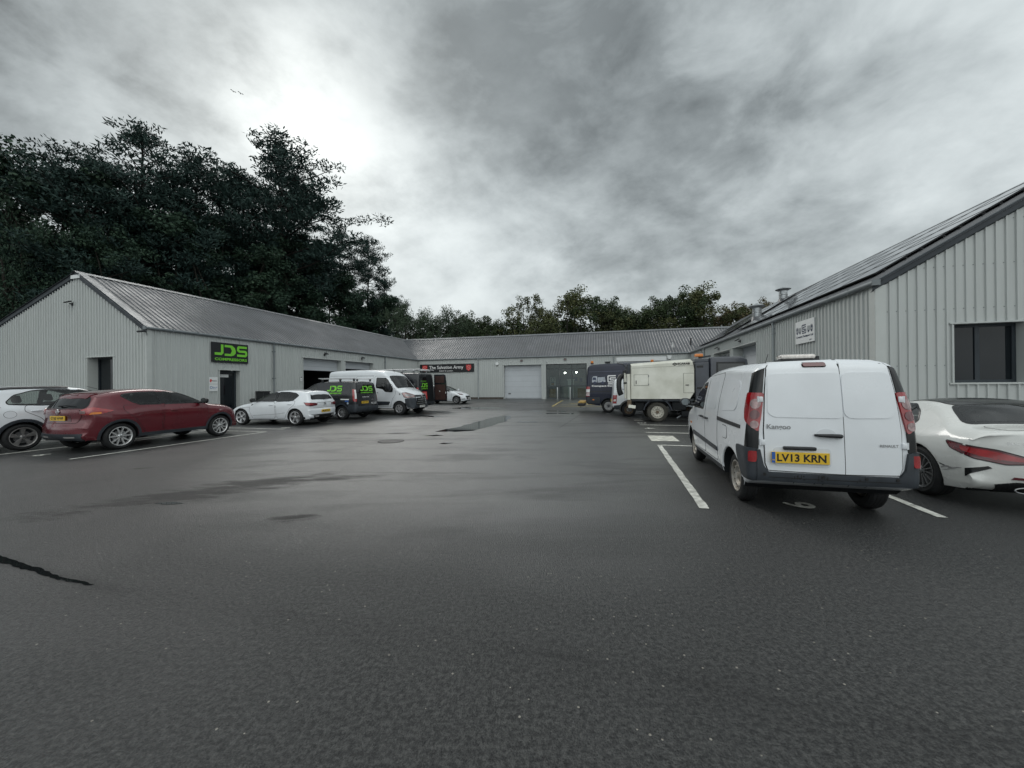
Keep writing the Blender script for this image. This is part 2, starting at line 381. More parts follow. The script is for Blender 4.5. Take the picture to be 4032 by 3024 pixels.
    c0 = q.ramp(agg.outputs['Color'], [(0, (.010, .011, .012)), (.55, (.020, .021, .022)), (.85, (.046, .047, .047)), (1, (.085, .085, .082))])
    c0 = q.mix(q.ramp(fine, [(.3, .0), (.7, .5)]), c0, (.030, .032, .033))
    grit = q.noise(co, 36, 5, .85)
    c0 = q.mix(q.ramp(grit, [(.46, 0.0), (.62, .85)]), c0, (.095, .096, .093))
    c0 = q.mix(q.ramp(grit, [(.38, .85), (.50, 0.0)]), c0, (.005, .005, .006))
    spk = q.m('LESS_THAN', agg2.outputs['Distance'], .26)
    spk2 = q.m('GREATER_THAN', agg2.outputs['Color'], .90)
    c1 = q.mix(q.m('MULTIPLY', spk, q.m('MULTIPLY', spk2, 1.0)), c0, (.34, .32, .28))
    c1 = q.mix(q.m('MULTIPLY', wetm, .25), c1, (.022, .023, .025))
    c1 = q.mix(q.m('MULTIPLY', jn, .8), c1, (.006, .006, .007))
    c1 = q.mix(q.m('MULTIPLY', stain, .8), c1, (.010, .009, .009))
    q.L(c1, b.inputs['Base Color'])
    rg = q.m('ADD', q.m('MULTIPLY', wetm, -.20), .50)
    rg = q.m('ADD', rg, q.m('MULTIPLY', jn, .25)); rg = q.m('ADD', rg, q.m('MULTIPLY', stain, .22), clamp=True)
    rg = q.m('MAXIMUM', rg, .4); q.L(rg, b.inputs['Roughness']); b.inputs['Specular IOR Level'].default_value = .38
    pool = spot(-1.2, 13.5, 6.5, 10.5, 0); pool = q.m('MAXIMUM', pool, q.m('MULTIPLY', spot(.1, 7.5, 2.6, 5.0, 8), .5))
    pool = q.m('MULTIPLY', q.m('MINIMUM', q.m('MULTIPLY', pool, 2.4), 1.0), q.ramp(q.noise(st.outputs[0], .9, 6, .6, .4), [(.36, .35), (.54, 1.0)]))
    film = q.m('MULTIPLY', q.m('ADD', q.m('ADD', q.m('MULTIPLY', wetm, .26), .03), pool, clamp=True), q.m('SUBTRACT', 1.0, q.m('MULTIPLY', q.m('MAXIMUM', stain, q.m('MULTIPLY', jn, 1.3)), .85)))
    q.L(film, b.inputs['Coat Weight']); b.inputs['Coat IOR'].default_value = 1.62
    q.L(q.m('ADD', q.m('SUBTRACT', .36, q.m('MULTIPLY', wetm, .08)), q.m('MULTIPLY', pool, .06)), b.inputs['Coat Roughness'])
    h = q.m('ADD', q.m('MULTIPLY', agg.outputs['Distance'], -.9), q.m('MULTIPLY', agg2.outputs['Distance'], -.15))
    h = q.m('ADD', h, q.m('MULTIPLY', q.noise(co, 75, 3, .8), 1.6)); h = q.m('ADD', h, q.m('MULTIPLY', jn, -1.2))
    bn = t.nodes.new('ShaderNodeBump'); bn.inputs['Distance'].default_value = .012; q.L(h, bn.inputs['Height'])
    ln = q.vm('LENGTH', co, out=1); q.L(q.ramp(q.m('DIVIDE', ln, 40.0), [(0.02, .95), (.12, .7), (.5, .35)]), bn.inputs['Strength'])
    bn2 = t.nodes.new('ShaderNodeBump'); bn2.inputs['Distance'].default_value = .03; bn2.inputs['Strength'].default_value = .10; q.L(q.noise(co, .8, 2, .5), bn2.inputs['Height'])
    q.L(bn2.outputs[0], bn.inputs['Normal']); q.L(bn.outputs[0], b.inputs['Normal'])
    bc_ = t.nodes.new('ShaderNodeBump'); bc_.inputs['Distance'].default_value = .009; bc_.inputs['Strength'].default_value = .5; q.L(h, bc_.inputs['Height']); q.L(bn2.outputs[0], bc_.inputs['Normal']); q.L(bc_.outputs[0], b.inputs['Coat Normal'])
    return m
M_TAR = ground_material()
def build_ground():
    mb = MB(); us = [-900, -200, -60, -30]+list(range(-20, 31, 2))+[60, 200, 900]; vs = [-600, -100, -20, 0, 10, 18, 22, 23, 24, 25, 26, 27, 28, 29, 30, 31, 32, 33, 34, 40, 60, 200, 900]
    pts = []; idx = {}
    for i, v in enumerate(vs):
        for j, u in enumerate(us):
            p = bx*u+ax*v; idx[i, j] = len(pts); pts.append((p.x, p.y, gz(p.x, p.y)))
    fs = [(idx[i, j], idx[i, j+1], idx[i+1, j+1], idx[i+1, j]) for i in range(len(vs)-1) for j in range(len(us)-1)]
    mb.add(pts, fs, M_TAR); o = mb.build('ground'); kind(o)
build_ground()

# painted lines ---------------------------------------------------------
def strip(name, a, b, w, m, label, cat='line marking', group=None, jag=.012, dz=.006):
    a = Vector((*a, 0)); b = Vector((*b, 0)); d = (b-a); L = d.length; d.normalize(); n = Vector((-d.y, d.x, 0)); k = max(2, int(L/.12)); rnd = random.Random(int(a.x*1000))
    mb = MB(); vs = []
    for i in range(k+1):
        p = a+d*(L*i/k)
        for s in (-1, 1):
            q = p+n*(s*(w/2+rnd.uniform(-jag, jag)*.6)); vs.append((q.x, q.y, gz(q.x, q.y)+dz))
    mb.add(vs, [(2*i, 2*i+1, 2*i+3, 2*i+2) for i in range(k)], m)
    o = mb.build(name, recalc=False)
    return kind(o)
LM = 'line_marking'
strip(LM, (3.69, 9.33), (2.36, 4.58), .11, M_LINE, '')
strip(LM, (3.66, 9.33), (7.6, 8.30), .09, M_LINE, '')
e1 = Vector((4.86, 4.20, 0)); q1 = e1+ax*4.9; strip(LM, (e1.x, e1.y), (q1.x, q1.y), .10, M_LINE, '')
for (x, y) in ((4.23, 11.78), (4.80, 13.97), (5.35, 16.2), (5.9, 18.5)):
    p = Vector((x, y, 0)); e = p+bx*4.8; strip(LM, (p.x, p.y), (e.x, e.y), .10, M_LINE, '')
p = Vector((-9.78, 8.19, 0)); e = p+ax*4.85; strip(LM, (p.x, p.y), (e.x, e.y), .09, M_LINE, '')
e0 = e; p = e-bx*7.6; strip(LM, (e0.x, e0.y), (p.x, p.y), .09, M_LINE, '')
p = Vector((-12.25, 8.9, 0))-ax*.2; e = p+ax*4.85; strip(LM, (p.x, p.y), (e.x, e.y), .09, M_LINE, '')
p = Vector((-14.7, 9.5, 0))-ax*.2; e = p+ax*4.85; strip(LM, (p.x, p.y), (e.x, e.y), .09, M_LINE, '')
for k in range(4):
    p = Vector((-8.45, 13.4, 0))+ax*(2.45*k+.25); e = p-bx*4.8; strip(LM, (p.x, p.y), (e.x, e.y), .09, M_LINE, '')
# pale painted panel
mb = MB(); P = [(3.75, 10.0), (4.46, 9.88), (4.72, 10.92), (4.02, 11.06)]
mb.add([(x, y, .006) for x, y in P], [(0, 1, 2, 3)], mat('worn_white_panel', (.58, .57, .50), .6, 0, .4, (5, .4, (.30, .30, .28)), (80, .3, .004)))
kind(mb.build('painted_panel_marking', recalc=False))
# bay numbers
def number(txt, x, y, w, h, heading, m=M_LINE):
    mb = MB(); vs, fs, tw, th = text_geo(txt, .02)
    hd = rad(heading); f = Vector((math.sin(hd), math.cos(hd), 0)); r = Vector((f.y, -f.x, 0)); o = Vector((x, y, 0))
    mb.add([tuple(o+r*((vx/tw-.5)*w)+f*((vy/th-.5)*h)+Vector((0, 0, .007))) for vx, vy in vs], fs, m)
    kind(mb.build('bay_number_marking', recalc=False))
number('6', 3.60, 4.68, .26, .34, -75)
number('6', -11.1, 8.75, .22, .30, 14)
number('4', 4.75, 12.85, .24, .34, 100); number('3', 5.1, 14.6, .24, .34, 100); number('5', 5.3, 15.6, .24, .34, 100)
number('8', -8.6, 14.05, .24, .34, -75)
# yellow accessible-bay marks by the glazed front
def gpt(u, v):
    p = Vector((2.9, 24.4, 0))+bx*u+ax*v; return (p.x, p.y)
strip(LM, (2.75, 25.6), (4.35, 31.8), .10, M_YLINE, '')
strip(LM, (2.75, 25.6), (9.0, 24.0), .10, M_YLINE, '')
strip(LM, (3.15, 27.0), (9.2, 25.4), .08, M_YLINE, '')
for (a, b) in (((4.6, 26.2), (6.2, 28.2)), ((6.2, 28.2), (5.0, 28.6)), ((4.3, 28.2), (6.6, 25.8))):
    strip(LM, a, b, .14, M_YLINE, '')

# puddles ---------------------------------------------------------------
M_PUD = mat('puddle_water', (.010, .011, .012), .015, 0, .5, None, (1.2, .02, .01))
def puddle(poly, seed, dz=.004):
    rnd = random.Random(seed); pts = []
    n = len(poly)
    for i in range(n):
        a = Vector(poly[i]); b = Vector(poly[(i+1) % n]); k = max(2, int((b-a).length/.05))
        for j in range(k):
            p = a.lerp(b, j/k); w = mnoise.noise(Vector((p.x*1.8, p.y*1.1, seed)))*(.14 if seed < 30 else .015)+mnoise.noise(Vector((p.x*6, p.y*5, seed+3)))*(.035 if seed < 30 else .018)+mnoise.noise(Vector((p.x*19, p.y*17, seed)))*.014
            pts.append((p.x+w, p.y+w*.8, gz(p.x, p.y)+dz))
    mb = MB(); mb.add(pts, [tuple(range(len(pts)))], M_PUD); kind(mb.build('puddle_water', recalc=False))
puddle([(-2.55, 12.55), (-1.95, 12.40), (-1.35, 12.65), (-.85, 14.0), (-.25, 16.0), (-.02, 17.9), (-.35, 18.8), (-1.0, 17.6), (-1.55, 15.6), (-2.05, 13.8)], 3)
puddle([(-2.75, 11.45), (-2.5, 11.35), (-2.15, 11.5), (-2.45, 11.65)], 5)
puddle([(-4.15, 24.9), (-2.4, 24.2), (-.3, 24.3), (-1.2, 25.6), (-3.4, 26.2)], 8)
puddle([(1.3, 19.7), (3.2, 19.3), (3.3, 19.9), (1.6, 20.3)], 11)
puddle([(1.0, 21.6), (3.2, 21.2), (3.1, 21.8), (1.4, 22.2)], 14)
puddle([(.2, 15.4), (1.0, 15.2), (1.05, 15.5), (.3, 15.7)], 17)
puddle([(-5.2, 19.0), (-4.0, 18.4), (-3.3, 18.7), (-4.6, 19.4)], 21)
puddle([(-4.9, 3.42), (-4.2, 3.20), (-3.8, 3.06), (-3.35, 2.925), (-3.32, 2.935), (-3.8, 3.095), (-4.2, 3.25), (-4.9, 3.50)], 31)
puddle([(-4.85, 4.98), (-4.6, 4.92), (-4.42, 4.98), (-4.65, 5.05)], 33)
puddle([(-1.95, 9.9), (-1.75, 9.85), (-1.6, 10.0), (-1.85, 10.05)], 22)
# manhole cover
mb = MB(); mb.lathe([(.31, 0), (.31, .008), (.26, .010), (0.001, .010)], mat('cast_iron', (.05, .05, .05), .5, .6, .5, (10, .4)), 28, 'z', (-3.41, 10.4, 0)); 
mb.lathe([(.36, .003), (.36, .006), (.32, .006)], M_SEAMD, 28, 'z', (-3.41, 10.4, 0))
tag(mb.build('manhole_cover', off=Vector((-3.41, 10.4, 0))), 'round iron manhole cover set in the wet tarmac left of the long puddle', 'manhole cover').location = (-3.41, 10.4, 0)

# ------------------------------------------------------------------ sheeting
def prof_breaks(L, pitch, rib, ramp, depth):
    out = [(0, 0)]; s = pitch*.5
    while s < L-pitch*.2:
        for ds, dd in ((-rib/2-ramp, 0), (-rib/2, depth), (rib/2, depth), (rib/2+ramp, 0)):
            if 0 < s+ds < L: out.append((s+ds, dd))
        s += pitch
    out.append((L, 0)); return out
def interp(tab, x):
    if x <= tab[0][0]: return tab[0][1]
    for (a, va), (b, vb) in zip(tab, tab[1:]):
        if x <= b: return va+(vb-va)*(x-a)/max(1e-9, b-a)
    return tab[-1][1]
def sheet_wall(mb, O, d, n, L, z0, top, openings, m, pitch=.2, extra=(), depth=.038):
    """O: 3-vector start at ground, d along, n outward"""
    tab = prof_breaks(L, pitch, .034, .010, depth)
    S = sorted(set([round(s, 4) for s, _ in tab]+[round(x, 4) for op in openings for x in op[:2]]+[round(e, 4) for e in extra]))
    for a, b in zip(S, S[1:]):
        if b-a < 1e-4: continue
        mid = (a+b)/2; iv = [(0.0, 1.0)]
        cuts = sorted((o[2], o[3]) for o in openings if o[0] < mid < o[1])
        za, zb = top(a), top(b); lo = z0; segs = []
        for c0, c1 in cuts:
            if c0 > lo: segs.append((lo, lo, c0, c0))
            lo = c1
        segs.append((lo, lo, za, zb))
        da, db = interp(tab, a), interp(tab, b)
        for (l0, l1, t0, t1) in segs:
            pa, pb = O+d*a+n*da, O+d*b+n*db
            mb.add([(pa.x, pa.y, l0), (pb.x, pb.y, l1), (pb.x, pb.y, t1), (pa.x, pa.y, t0)], [(0, 1, 2, 3)], m)
def screws(mb, O, d, n, L, zs, top, openings, m):
    s = .05
    while s < L-.05:
        for z in zs:
            if z < top(s)-.1 and not any(o[0]-.08 < s < o[1]+.08 and o[2]-.08 < z < o[3]+.08 for o in openings): slab(mb, O, d, n, s-.009, s+.009, z-.009, z+.009, 0, .010, m)
        s += .2
def roof_sheet(mb, A, B, upv, m, pitch=.25, depth=.035, endshift=(0, 0)):
    """A,B eave ends; upv vector eave->ridge; endshift: extra along-eave shift of the ridge at both ends"""
    d = (B-A); L = d.length; d.normalize(); nn = d.cross(upv).normalized()
    if nn.z < 0: nn = -nn
    tab = prof_breaks(L, pitch, .05, .03, depth)
    for (a, da), (b, db) in zip(tab, tab[1:]):
        ea = endshift[0]+(endshift[1]-endshift[0])*a/L; eb = endshift[0]+(endshift[1]-endshift[0])*b/L
        mb.add([A+d*a+nn*da, A+d*b+nn*db, A+d*(b+eb)+upv+nn*db, A+d*(a+ea)+upv+nn*da], [(0, 1, 2, 3)], m)
    return nn
def slab(mb, O, d, n, s0, s1, z0, z1, n0, n1, m, bev=0):
    """box in wall coordinates (s along, z up, n outward)"""
    T = Matrix(((d.x, n.x, 0, O.x), (d.y, n.y, 0, O.y), (0, 0, 1, 0), (0, 0, 0, 1)))
    mb.box((s0, n0, z0), (s1, n1, z1), m, T, bev)
def reveal(mb, O, d, n, s0, s1, z0, z1, dep, m, lip=.10):
    """pale pressed-metal surround with jambs"""
    slab(mb, O, d, n, s0-.02, s0, z0, z1, -dep, .034, m); slab(mb, O, d, n, s1, s1+.02, z0, z1, -dep, .034, m)
    slab(mb, O, d, n, s0-lip, s1+lip, z1+.002, z1+.040, -dep, .05, m)
    slab(mb, O, d, n, s0-.045, s0-.021, z0, z1, .0, .040, m); slab(mb, O, d, n, s1+.021, s1+.045, z0, z1, .0, .040, m)
def make_root(name, p, label, cat='building'):
    r = empty(name, (p.x, p.y, 0)); tag(r, label, cat); r['off'] = 0; return r
def fin(mb, name, root, smooth=None, parent=None, recalc=True):
    return mb.build(name, parent or root, smooth, recalc, off=Vector(root.location))
def gutter_line(root, A, B, n, r=.065):
    mb = MB(); a, b = A+n*.09+Vector((0, 0, -.03)), B+n*.09+Vector((0, 0, -.03))
    mb.tube([a, b], r, M_GUTTER, 12); d = (B-A).normalized()
    k = int((B-A).length/1.0)
    for i in range(k+1):
        p = A+d*((B-A).length*i/k if k else 0); mb.box((-.02, -.02, -.10), (.02, .16, .05), M_GUTTER, Matrix.Translation(p) @ Matrix(((d.x, n.x, 0, 0), (d.y, n.y, 0, 0), (0, 0, 1, 0), (0, 0, 0, 1))))
    return fin(mb, 'gutter', root, 40)
def downpipe(root, O, d, n, s, z1, z0=0, m=None):
    mb = MB(); p = O+d*s; m = m or M_GUTTER
    def P(nn, z): q = p+n*nn; return (q.x, q.y, z)
    mb.tube([P(.10, z1), P(.10, z1-.12), P(.085, z1-.2), P(.085, z0+.12), P(.14, z0+.04)], .045, m, 12)
    for z in (z1-.5, (z1+z0)/2, z0+.5): slab(mb, O, d, n, s-.065, s+.065, z-.025, z+.025, .0, .14, m)
    return fin(mb, 'downpipe', root, 40)
def roller(root, O, d, n, s0, s1, z0, z1, zopen, dep=.35, mark=True):
    """sectional shutter door; open from zopen down"""
    mb = MB(); reveal(mb, O, d, n, s0, s1, z0, z1, dep, M_FLASH); fin(mb, 'door_surround', root)
    mb = MB(); z = z1; h = .52
    while z > zopen+.01:
        lo = max(z-h, zopen); slab(mb, O, d, n, s0+.001, s1-.001, lo+.007, z-.001, -dep-.05, -dep, M_SHUTTER, .006); z = lo
    slab(mb, O, d, n, s0, s1, zopen+.02, z1, -dep-.06, -dep-.012, M_GUTTER)
    o = fin(mb, 'roller_door', root)
    if mark and zopen < z0+.3:
        k = MB(); slab(k, O, d, n, s0+.35, s0+.60, zopen+.42, zopen+.52, -dep, -dep+.012, M_BLACK, .004); h_ = k.build('handle', o, off=Vector(root.location))
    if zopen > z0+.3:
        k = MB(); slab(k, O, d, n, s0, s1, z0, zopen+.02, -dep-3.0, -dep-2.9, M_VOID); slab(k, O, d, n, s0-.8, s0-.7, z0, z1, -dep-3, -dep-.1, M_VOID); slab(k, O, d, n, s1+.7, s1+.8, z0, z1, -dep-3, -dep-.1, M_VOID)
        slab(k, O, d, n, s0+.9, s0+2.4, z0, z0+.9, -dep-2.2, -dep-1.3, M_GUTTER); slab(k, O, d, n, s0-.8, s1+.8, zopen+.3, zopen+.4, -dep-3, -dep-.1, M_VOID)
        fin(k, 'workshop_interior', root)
    return o
def wall_light(O, d, n, s, z, label, group='black floodlights on the cladding walls', tilt=1):
    p = O+d*s+n*.03; r = empty('wall_light', (p.x, p.y, z)); tag(r, label, 'wall light', group)
    T = Matrix(((d.x, n.x, 0, 0), (d.y, n.y, 0, 0), (0, 0, 1, 0), (0, 0, 0, 1)))
    mb = MB(); mb.box((-.03, 0, -.10), (.03, .12, -.05), M_BLACK, T, .006); mb.box((-.05, 0, -.15), (.05, .03, .0), M_BLACK, T, .006); mb.build('bracket', r)
    mb = MB(); T2 = T @ Matrix.Translation((0, .17, 0)) @ Matrix.Rotation(rad(-28*tilt), 4, 'X'); mb.box((-.12, -.10, -.02), (.12, .10, .03), M_BLACK, T2, .01)
    mb.box((-.10, -.08, -.026), (.10, .08, -.019), M_CLEAR, T2); mb.build('lamp_head', r)
    return r

# ------------------------------------------------------------------ left building
def build_left():
    root = make_root('workshop_building', LN, 'long pale grey metal clad unit with ribbed roof, beneath the tall pines')
    d = (LF-LN).normalized(); n = Vector((d.y, -d.x, 0)); L = (LF-LN).length; O = Vector((LN.x, LN.y, 0))
    gd = Vector((-math.cos(rad(16.02)), math.sin(rad(16.02)), 0)); gn = Vector((-math.sin(rad(16.02)), -math.cos(rad(16.02)), 0))
    W1, W2, H, sl, sl2 = 4.686, 9.6, 2.817, .6011, .322
    # long wall
    ops = [(3.03, 4.08, -.1, 2.46), (8.27, 11.70, -.1, 3.46), (12.13, 15.42, -.1, 3.46)]
    mb = MB(); sheet_wall(mb, O, d, n, L, .16, lambda s: 4.12, ops, M_WALL)
    slab(mb, O, d, n, 0, L, .16, 4.2, -.10, -.06, M_WALL) if False else None
    slab(mb, O, d, n, -.035, .16, .16, 4.15, -.03, .042, M_FLASH)
    fin(mb, 'side_wall', root, recalc=False)
    # gable
    def top(s): return 4.2+sl*s-.05 if s < W1 else 4.2+H-sl2*(s-W1)-.05
    mb = MB(); sheet_wall(mb, O, gd, gn, W1+W2, .16, top, [(2.17, 3.95, -.1, 3.0)], M_WALL, extra=(W1,), depth=.042)
    slab(mb, O, gd, gn, -.035, .16, .16, 4.12, -.03, .042, M_FLASH)
    fin(mb, 'gable_wall', root, recalc=False)
    mb = MB(); slab(mb, O, d, n, .02, L, -.05, .17, -.2, -.02, M_PLINTH); slab(mb, O, gd, gn, .02, W1+W2, -.05, .17, -.2, -.02, M_PLINTH); fin(mb, 'plinth', root)
    # roof
    up = (gd*W1)+Vector((0, 0, H))
    mb = MB(); A = LN+n*.10-d*.12-Vector((0, 0, .06)); roof_sheet(mb, A, LF+n*.10+d*7.5-Vector((0, 0, .06)), up-n*.10+Vector((0, 0, .06)), M_ROOF, .24)
    ap = LN+up-d*.12; bk = gd*W2+Vector((0, 0, -sl2*W2)); roof_sheet(mb, ap+bk, ap+bk+d*(L+7.5), -bk, M_ROOF, .24)
    rf = fin(mb, 'roof', root, recalc=False)
    mb = MB(); e = LF+up+d*7.5
    for sgn, v in ((1, -up.normalized()), (-1, bk.normalized())):
        a = ap+Vector((0, 0, .06)); b = e+Vector((0, 0, .06)); mb.add([a, b, b+v*.26+Vector((0, 0, .0)), a+v*.26], [(0, 1, 2, 3)], M_ROOFCAP)
    fin(mb, 'ridge_cap', root, recalc=False)
    # verge trim
    def verge(a, b, w=.26):
        q = MB(); dd = (b-a); pz = Vector((0, 0, 1)); o1 = gn*.07+Vector((0, 0, .07))
        q.add([a+o1, b+o1, b+o1-pz*w, a+o1-pz*w], [(0, 1, 2, 3)], M_DARKTRIM)
        q.add([a+o1-pz*w, b+o1-pz*w, b-pz*w, a-pz*w], [(0, 1, 2, 3)], M_DARKTRIM)
        q.add([a+o1, b+o1, b+o1-gn*.30, a+o1-gn*.30], [(0, 1, 2, 3)], M_ROOFCAP)
        q.add([a+o1-gn*.30, b+o1-gn*.30, b+o1-gn*.30-pz*.08, a+o1-gn*.30-pz*.08], [(0, 1, 2, 3)], M_ROOFCAP)
        fin(q, 'verge_trim', root, recalc=False)
    apx = LN+up; verge(LN-gd*.12-Vector((0, 0, .07)), apx); verge(apx, apx+bk)
    mb = MB(); slab(mb, O, gd, gn, W1-.33, W1+.33, 4.2+H-.30, 4.2+H-.13, .07, .085, M_WHITE); pl = fin(mb, 'apex_plate', root)
    T = frame(O+gd*(W1+.28)+gn*.086+Vector((0, 0, 4.2+H-.25)), -gd)
    mb = MB(); add_text(mb, 'McWHIRTER BUILDINGS'[0:9], .05, .5, 0, .07, M_INK, .002, T, .01) if False else None
    gutter_line(root, LN-d*.12, LF+n*.0-d*.0, n)
    downpipe(root, O, d, n, 6.09, 4.15); downpipe(root, O, d, n, 16.96, 4.15)
    # entrance in gable
    mb = MB(); reveal(mb, O, gd, gn, 2.17, 3.95, 0, 3.0, .42, M_FLASH); fin(mb, 'door_surround', root)
    mb = MB()
    for s0, s1 in ((2.18, 2.24), (2.84, 2.92), (3.88, 3.94)): slab(mb, O, gd, gn, s0, s1, 0, 2.99, -.40, -.33, M_DARKTRIM, .004)
    for z0, z1 in ((0, .12), (2.92, 2.99)): slab(mb, O, gd, gn, 2.24, 3.88, z0, z1, -.40, -.335, M_DARKTRIM)
    slab(mb, O, gd, gn, 2.2, 3.92, .1, 2.95, -.385, -.375, M_GLASS_D); fin(mb, 'glazed_door', root)
    # reception door
    mb = MB(); reveal(mb, O, d, n, 3.03, 4.08, 0, 2.46, .30, M_FLASH); fin(mb, 'door_surround', root)
    mb = MB(); slab(mb, O, d, n, 3.04, 4.07, .02, 2.45, -.30, -.25, M_DARKTRIM, .004); slab(mb, O, d, n, 3.14, 3.97, .25, 2.33, -.25, -.246, M_GLASS_D)
    dr = fin(mb, 'door', root)
    mb = MB(); h = O+d*3.14+n*-.17; mb.tube([h-n*.08+Vector((0, 0, .95)), h+Vector((0, 0, .95)), h+Vector((0, 0, 1.5)), h-n*.08+Vector((0, 0, 1.5))], .018, M_WHITE, 8); mb.build('handle', dr, 40, off=Vector(root.location))
    mb = MB(); slab(mb, O, d, n, 3.20, 3.66, 2.10, 2.24, -.245, -.24, M_WHITE); T = frame(O+d*3.24+n*-.239+Vector((0, 0, 2.14)), d); add_text(mb, 'Reception', 0, .38, 0, .06, M_INK, .002, T); mb.build('notice', dr, off=Vector(root.location))
    roller(root, O, d, n, 8.27, 11.70, 0, 3.46, 2.66)
    roller(root, O, d, n, 12.13, 15.42, 0, 3.46, 2.9)
    for s, z, lb in ((10.07, 3.85, 'black floodlight above the half raised workshop shutter'), (13.93, 3.82, 'black floodlight above the second shutter behind the tall white van')): wall_light(O, d, n, s, z, lb)
    wall_light(O, gd, gn, 4.98, 5.62, 'single black floodlight high on the left gable under its peak')
    # corner camera
    c = O+n*.02-d*.05; r = empty('security_camera', (c.x, c.y, 4.0)); tag(r, 'dark security camera on the corner of the left unit under its gutter', 'camera')
    mb = MB(); T = Matrix(((d.x, n.x, 0, 0), (d.y, n.y, 0, 0), (0, 0, 1, 0), (0, 0, 0, 1))); mb.tube([(0, 0, 0), gn*.16+Vector((0, 0, .0)), gn*.16-gd*.16+Vector((0, 0, -.02))], .025, M_BLACK, 8); mb.build('arm', r, 40)
    mb = MB(); mb.tube([gn*.16-gd*.20, gn*.16+gd*.22], .045, M_BLACK, 10); mb.build('camera_body', r, 40)
    # big sign
    p = O+d*2.60+n*.045; r = empty('sign', (p.x, p.y, 2.85)); tag(r, 'black board with lime green JDS compressors lettering on the left unit above its door', 'sign')
    T = frame((0, 0, 0), d)
    mb = MB(); mb.box((0, -.05, 0), (1.9, 0, 1.02), M_SIGNBLK, T, .004); mb.build('board', r)
    mb = MB(); jds(mb, 1.9, 1.02, T, .056); mb.build('lettering', r, recalc=False)
    # two small signs
    def small(s, z, w, h, label, fn):
        p = O+d*s+n*.04; r = empty('sign', (p.x, p.y, z)); tag(r, label, 'sign'); T = frame((0, 0, 0), d)
        mb = MB(); mb.box((0, -.012, 0), (w, 0, h), M_WHITE, T, .003); mb.build('board', r); mb = MB(); extra.clear(); fn(mb, T)
        if mb.v: mb.build('emblem' if extra else 'lettering', r, recalc=False)
        for k in extra: k.build('lettering', r, recalc=False)
    extra = []
    def split(mb, T, fn): k = MB(); fn(k); extra.append(k)
    def f1(mb, T):
        mb.prism([(.03, .10), (.03, .22), (.10, .24), (.13, .16), (.07, .07)], -.018, -.013, M_SHIELD, T); split(mb, T, lambda k: add_text(k, 'MARSHAL', .14, .38, .12, .18, M_INK, .016, T, .02))
    def f2(mb, T):
        mb.lathe([(.065, -.014), (.065, -.018), (.045, -.018), (.045, -.014)], mat('sign_blue', (.03, .14, .35), .4), 18, 'y', (.09, 0, .19), T); split(mb, T, lambda k: add_text(k, 'the air', .17, .38, .17, .23, MATS['sign_blue'], .016, T, .02)); split(mb, T, lambda k: add_text(k, 'source', .17, .34, .10, .14, MATS['sign_blue'], .016, T))
    small(2.50, 1.75, .41, .34, 'small white sign with red badge, upper of two beside the reception door', f1)
    small(2.50, 1.38, .41, .35, 'small white sign with blue ring, lower of two beside the reception door', f2)
    small(8.0, 1.93, .16, .30, 'tiny white notice on the wall left of the half open shutter', lambda mb, T: (mb.box((.02, -.016, .22), (.14, -.013, .28), M_INK, T), add_text(mb, 'CCTV', .03, .13, .06, .12, M_INK, .016, T)))
    # planter/bin beside door seen over the hatchback
    p = O+d*5.15+n*.35; r = empty('waste_bin', (p.x, p.y, 0), -rad(16)); tag(r, 'dark waste bin against the cladding behind the white hatchback', 'bin')
    mb = MB(); mb.box((-.28, -.2, .05), (.28, .2, 1.28), M_BLACK, None, .02); mb.build('body', r); mb = MB(); mb.box((-.3, -.22, 1.281), (.3, .22, 1.34), M_BLACK, None, .015); mb.build('lid', r)
def jds(mb, W_, H_, T, dep, m=None, comp=True, thick=.006):
    m = m or M_GREEN; a, b = -dep-thick, -dep+.0
    def P(pts): return [(x*W_, y*H_) for x, y in pts]
    w = .066*W_; k = H_/1.02*1.9/W_
    mb.stroke(P([(.265, .90), (.265, .50), (.235, .43), (.07, .43)]), w, a, b, m, T)
    mb.stroke(P([(.33, .84), (.52, .84), (.585, .74), (.60, .60)]), w*.9, a, b, m, T)
    mb.stroke(P([(.605, .66), (.60, .52), (.565, .44), (.50, .40), (.33, .40)]), w*.9, a, b, m, T)
    mb.prism(P([(.47, .83), (.64, .62), (.47, .39), (.53, .62)]), a-.001, b, m, T)
    mb.stroke(P([(.955, .84), (.72, .84), (.70, .78), (.70, .68), (.74, .62), (.91, .62), (.935, .56), (.935, .46), (.91, .40), (.67, .40)]), w*.95, a, b, m, T)
    if comp: add_text(mb, 'COMPRESSORS', .07*W_, .955*W_, .10*H_, .235*H_, m, dep+thick, T, .035)

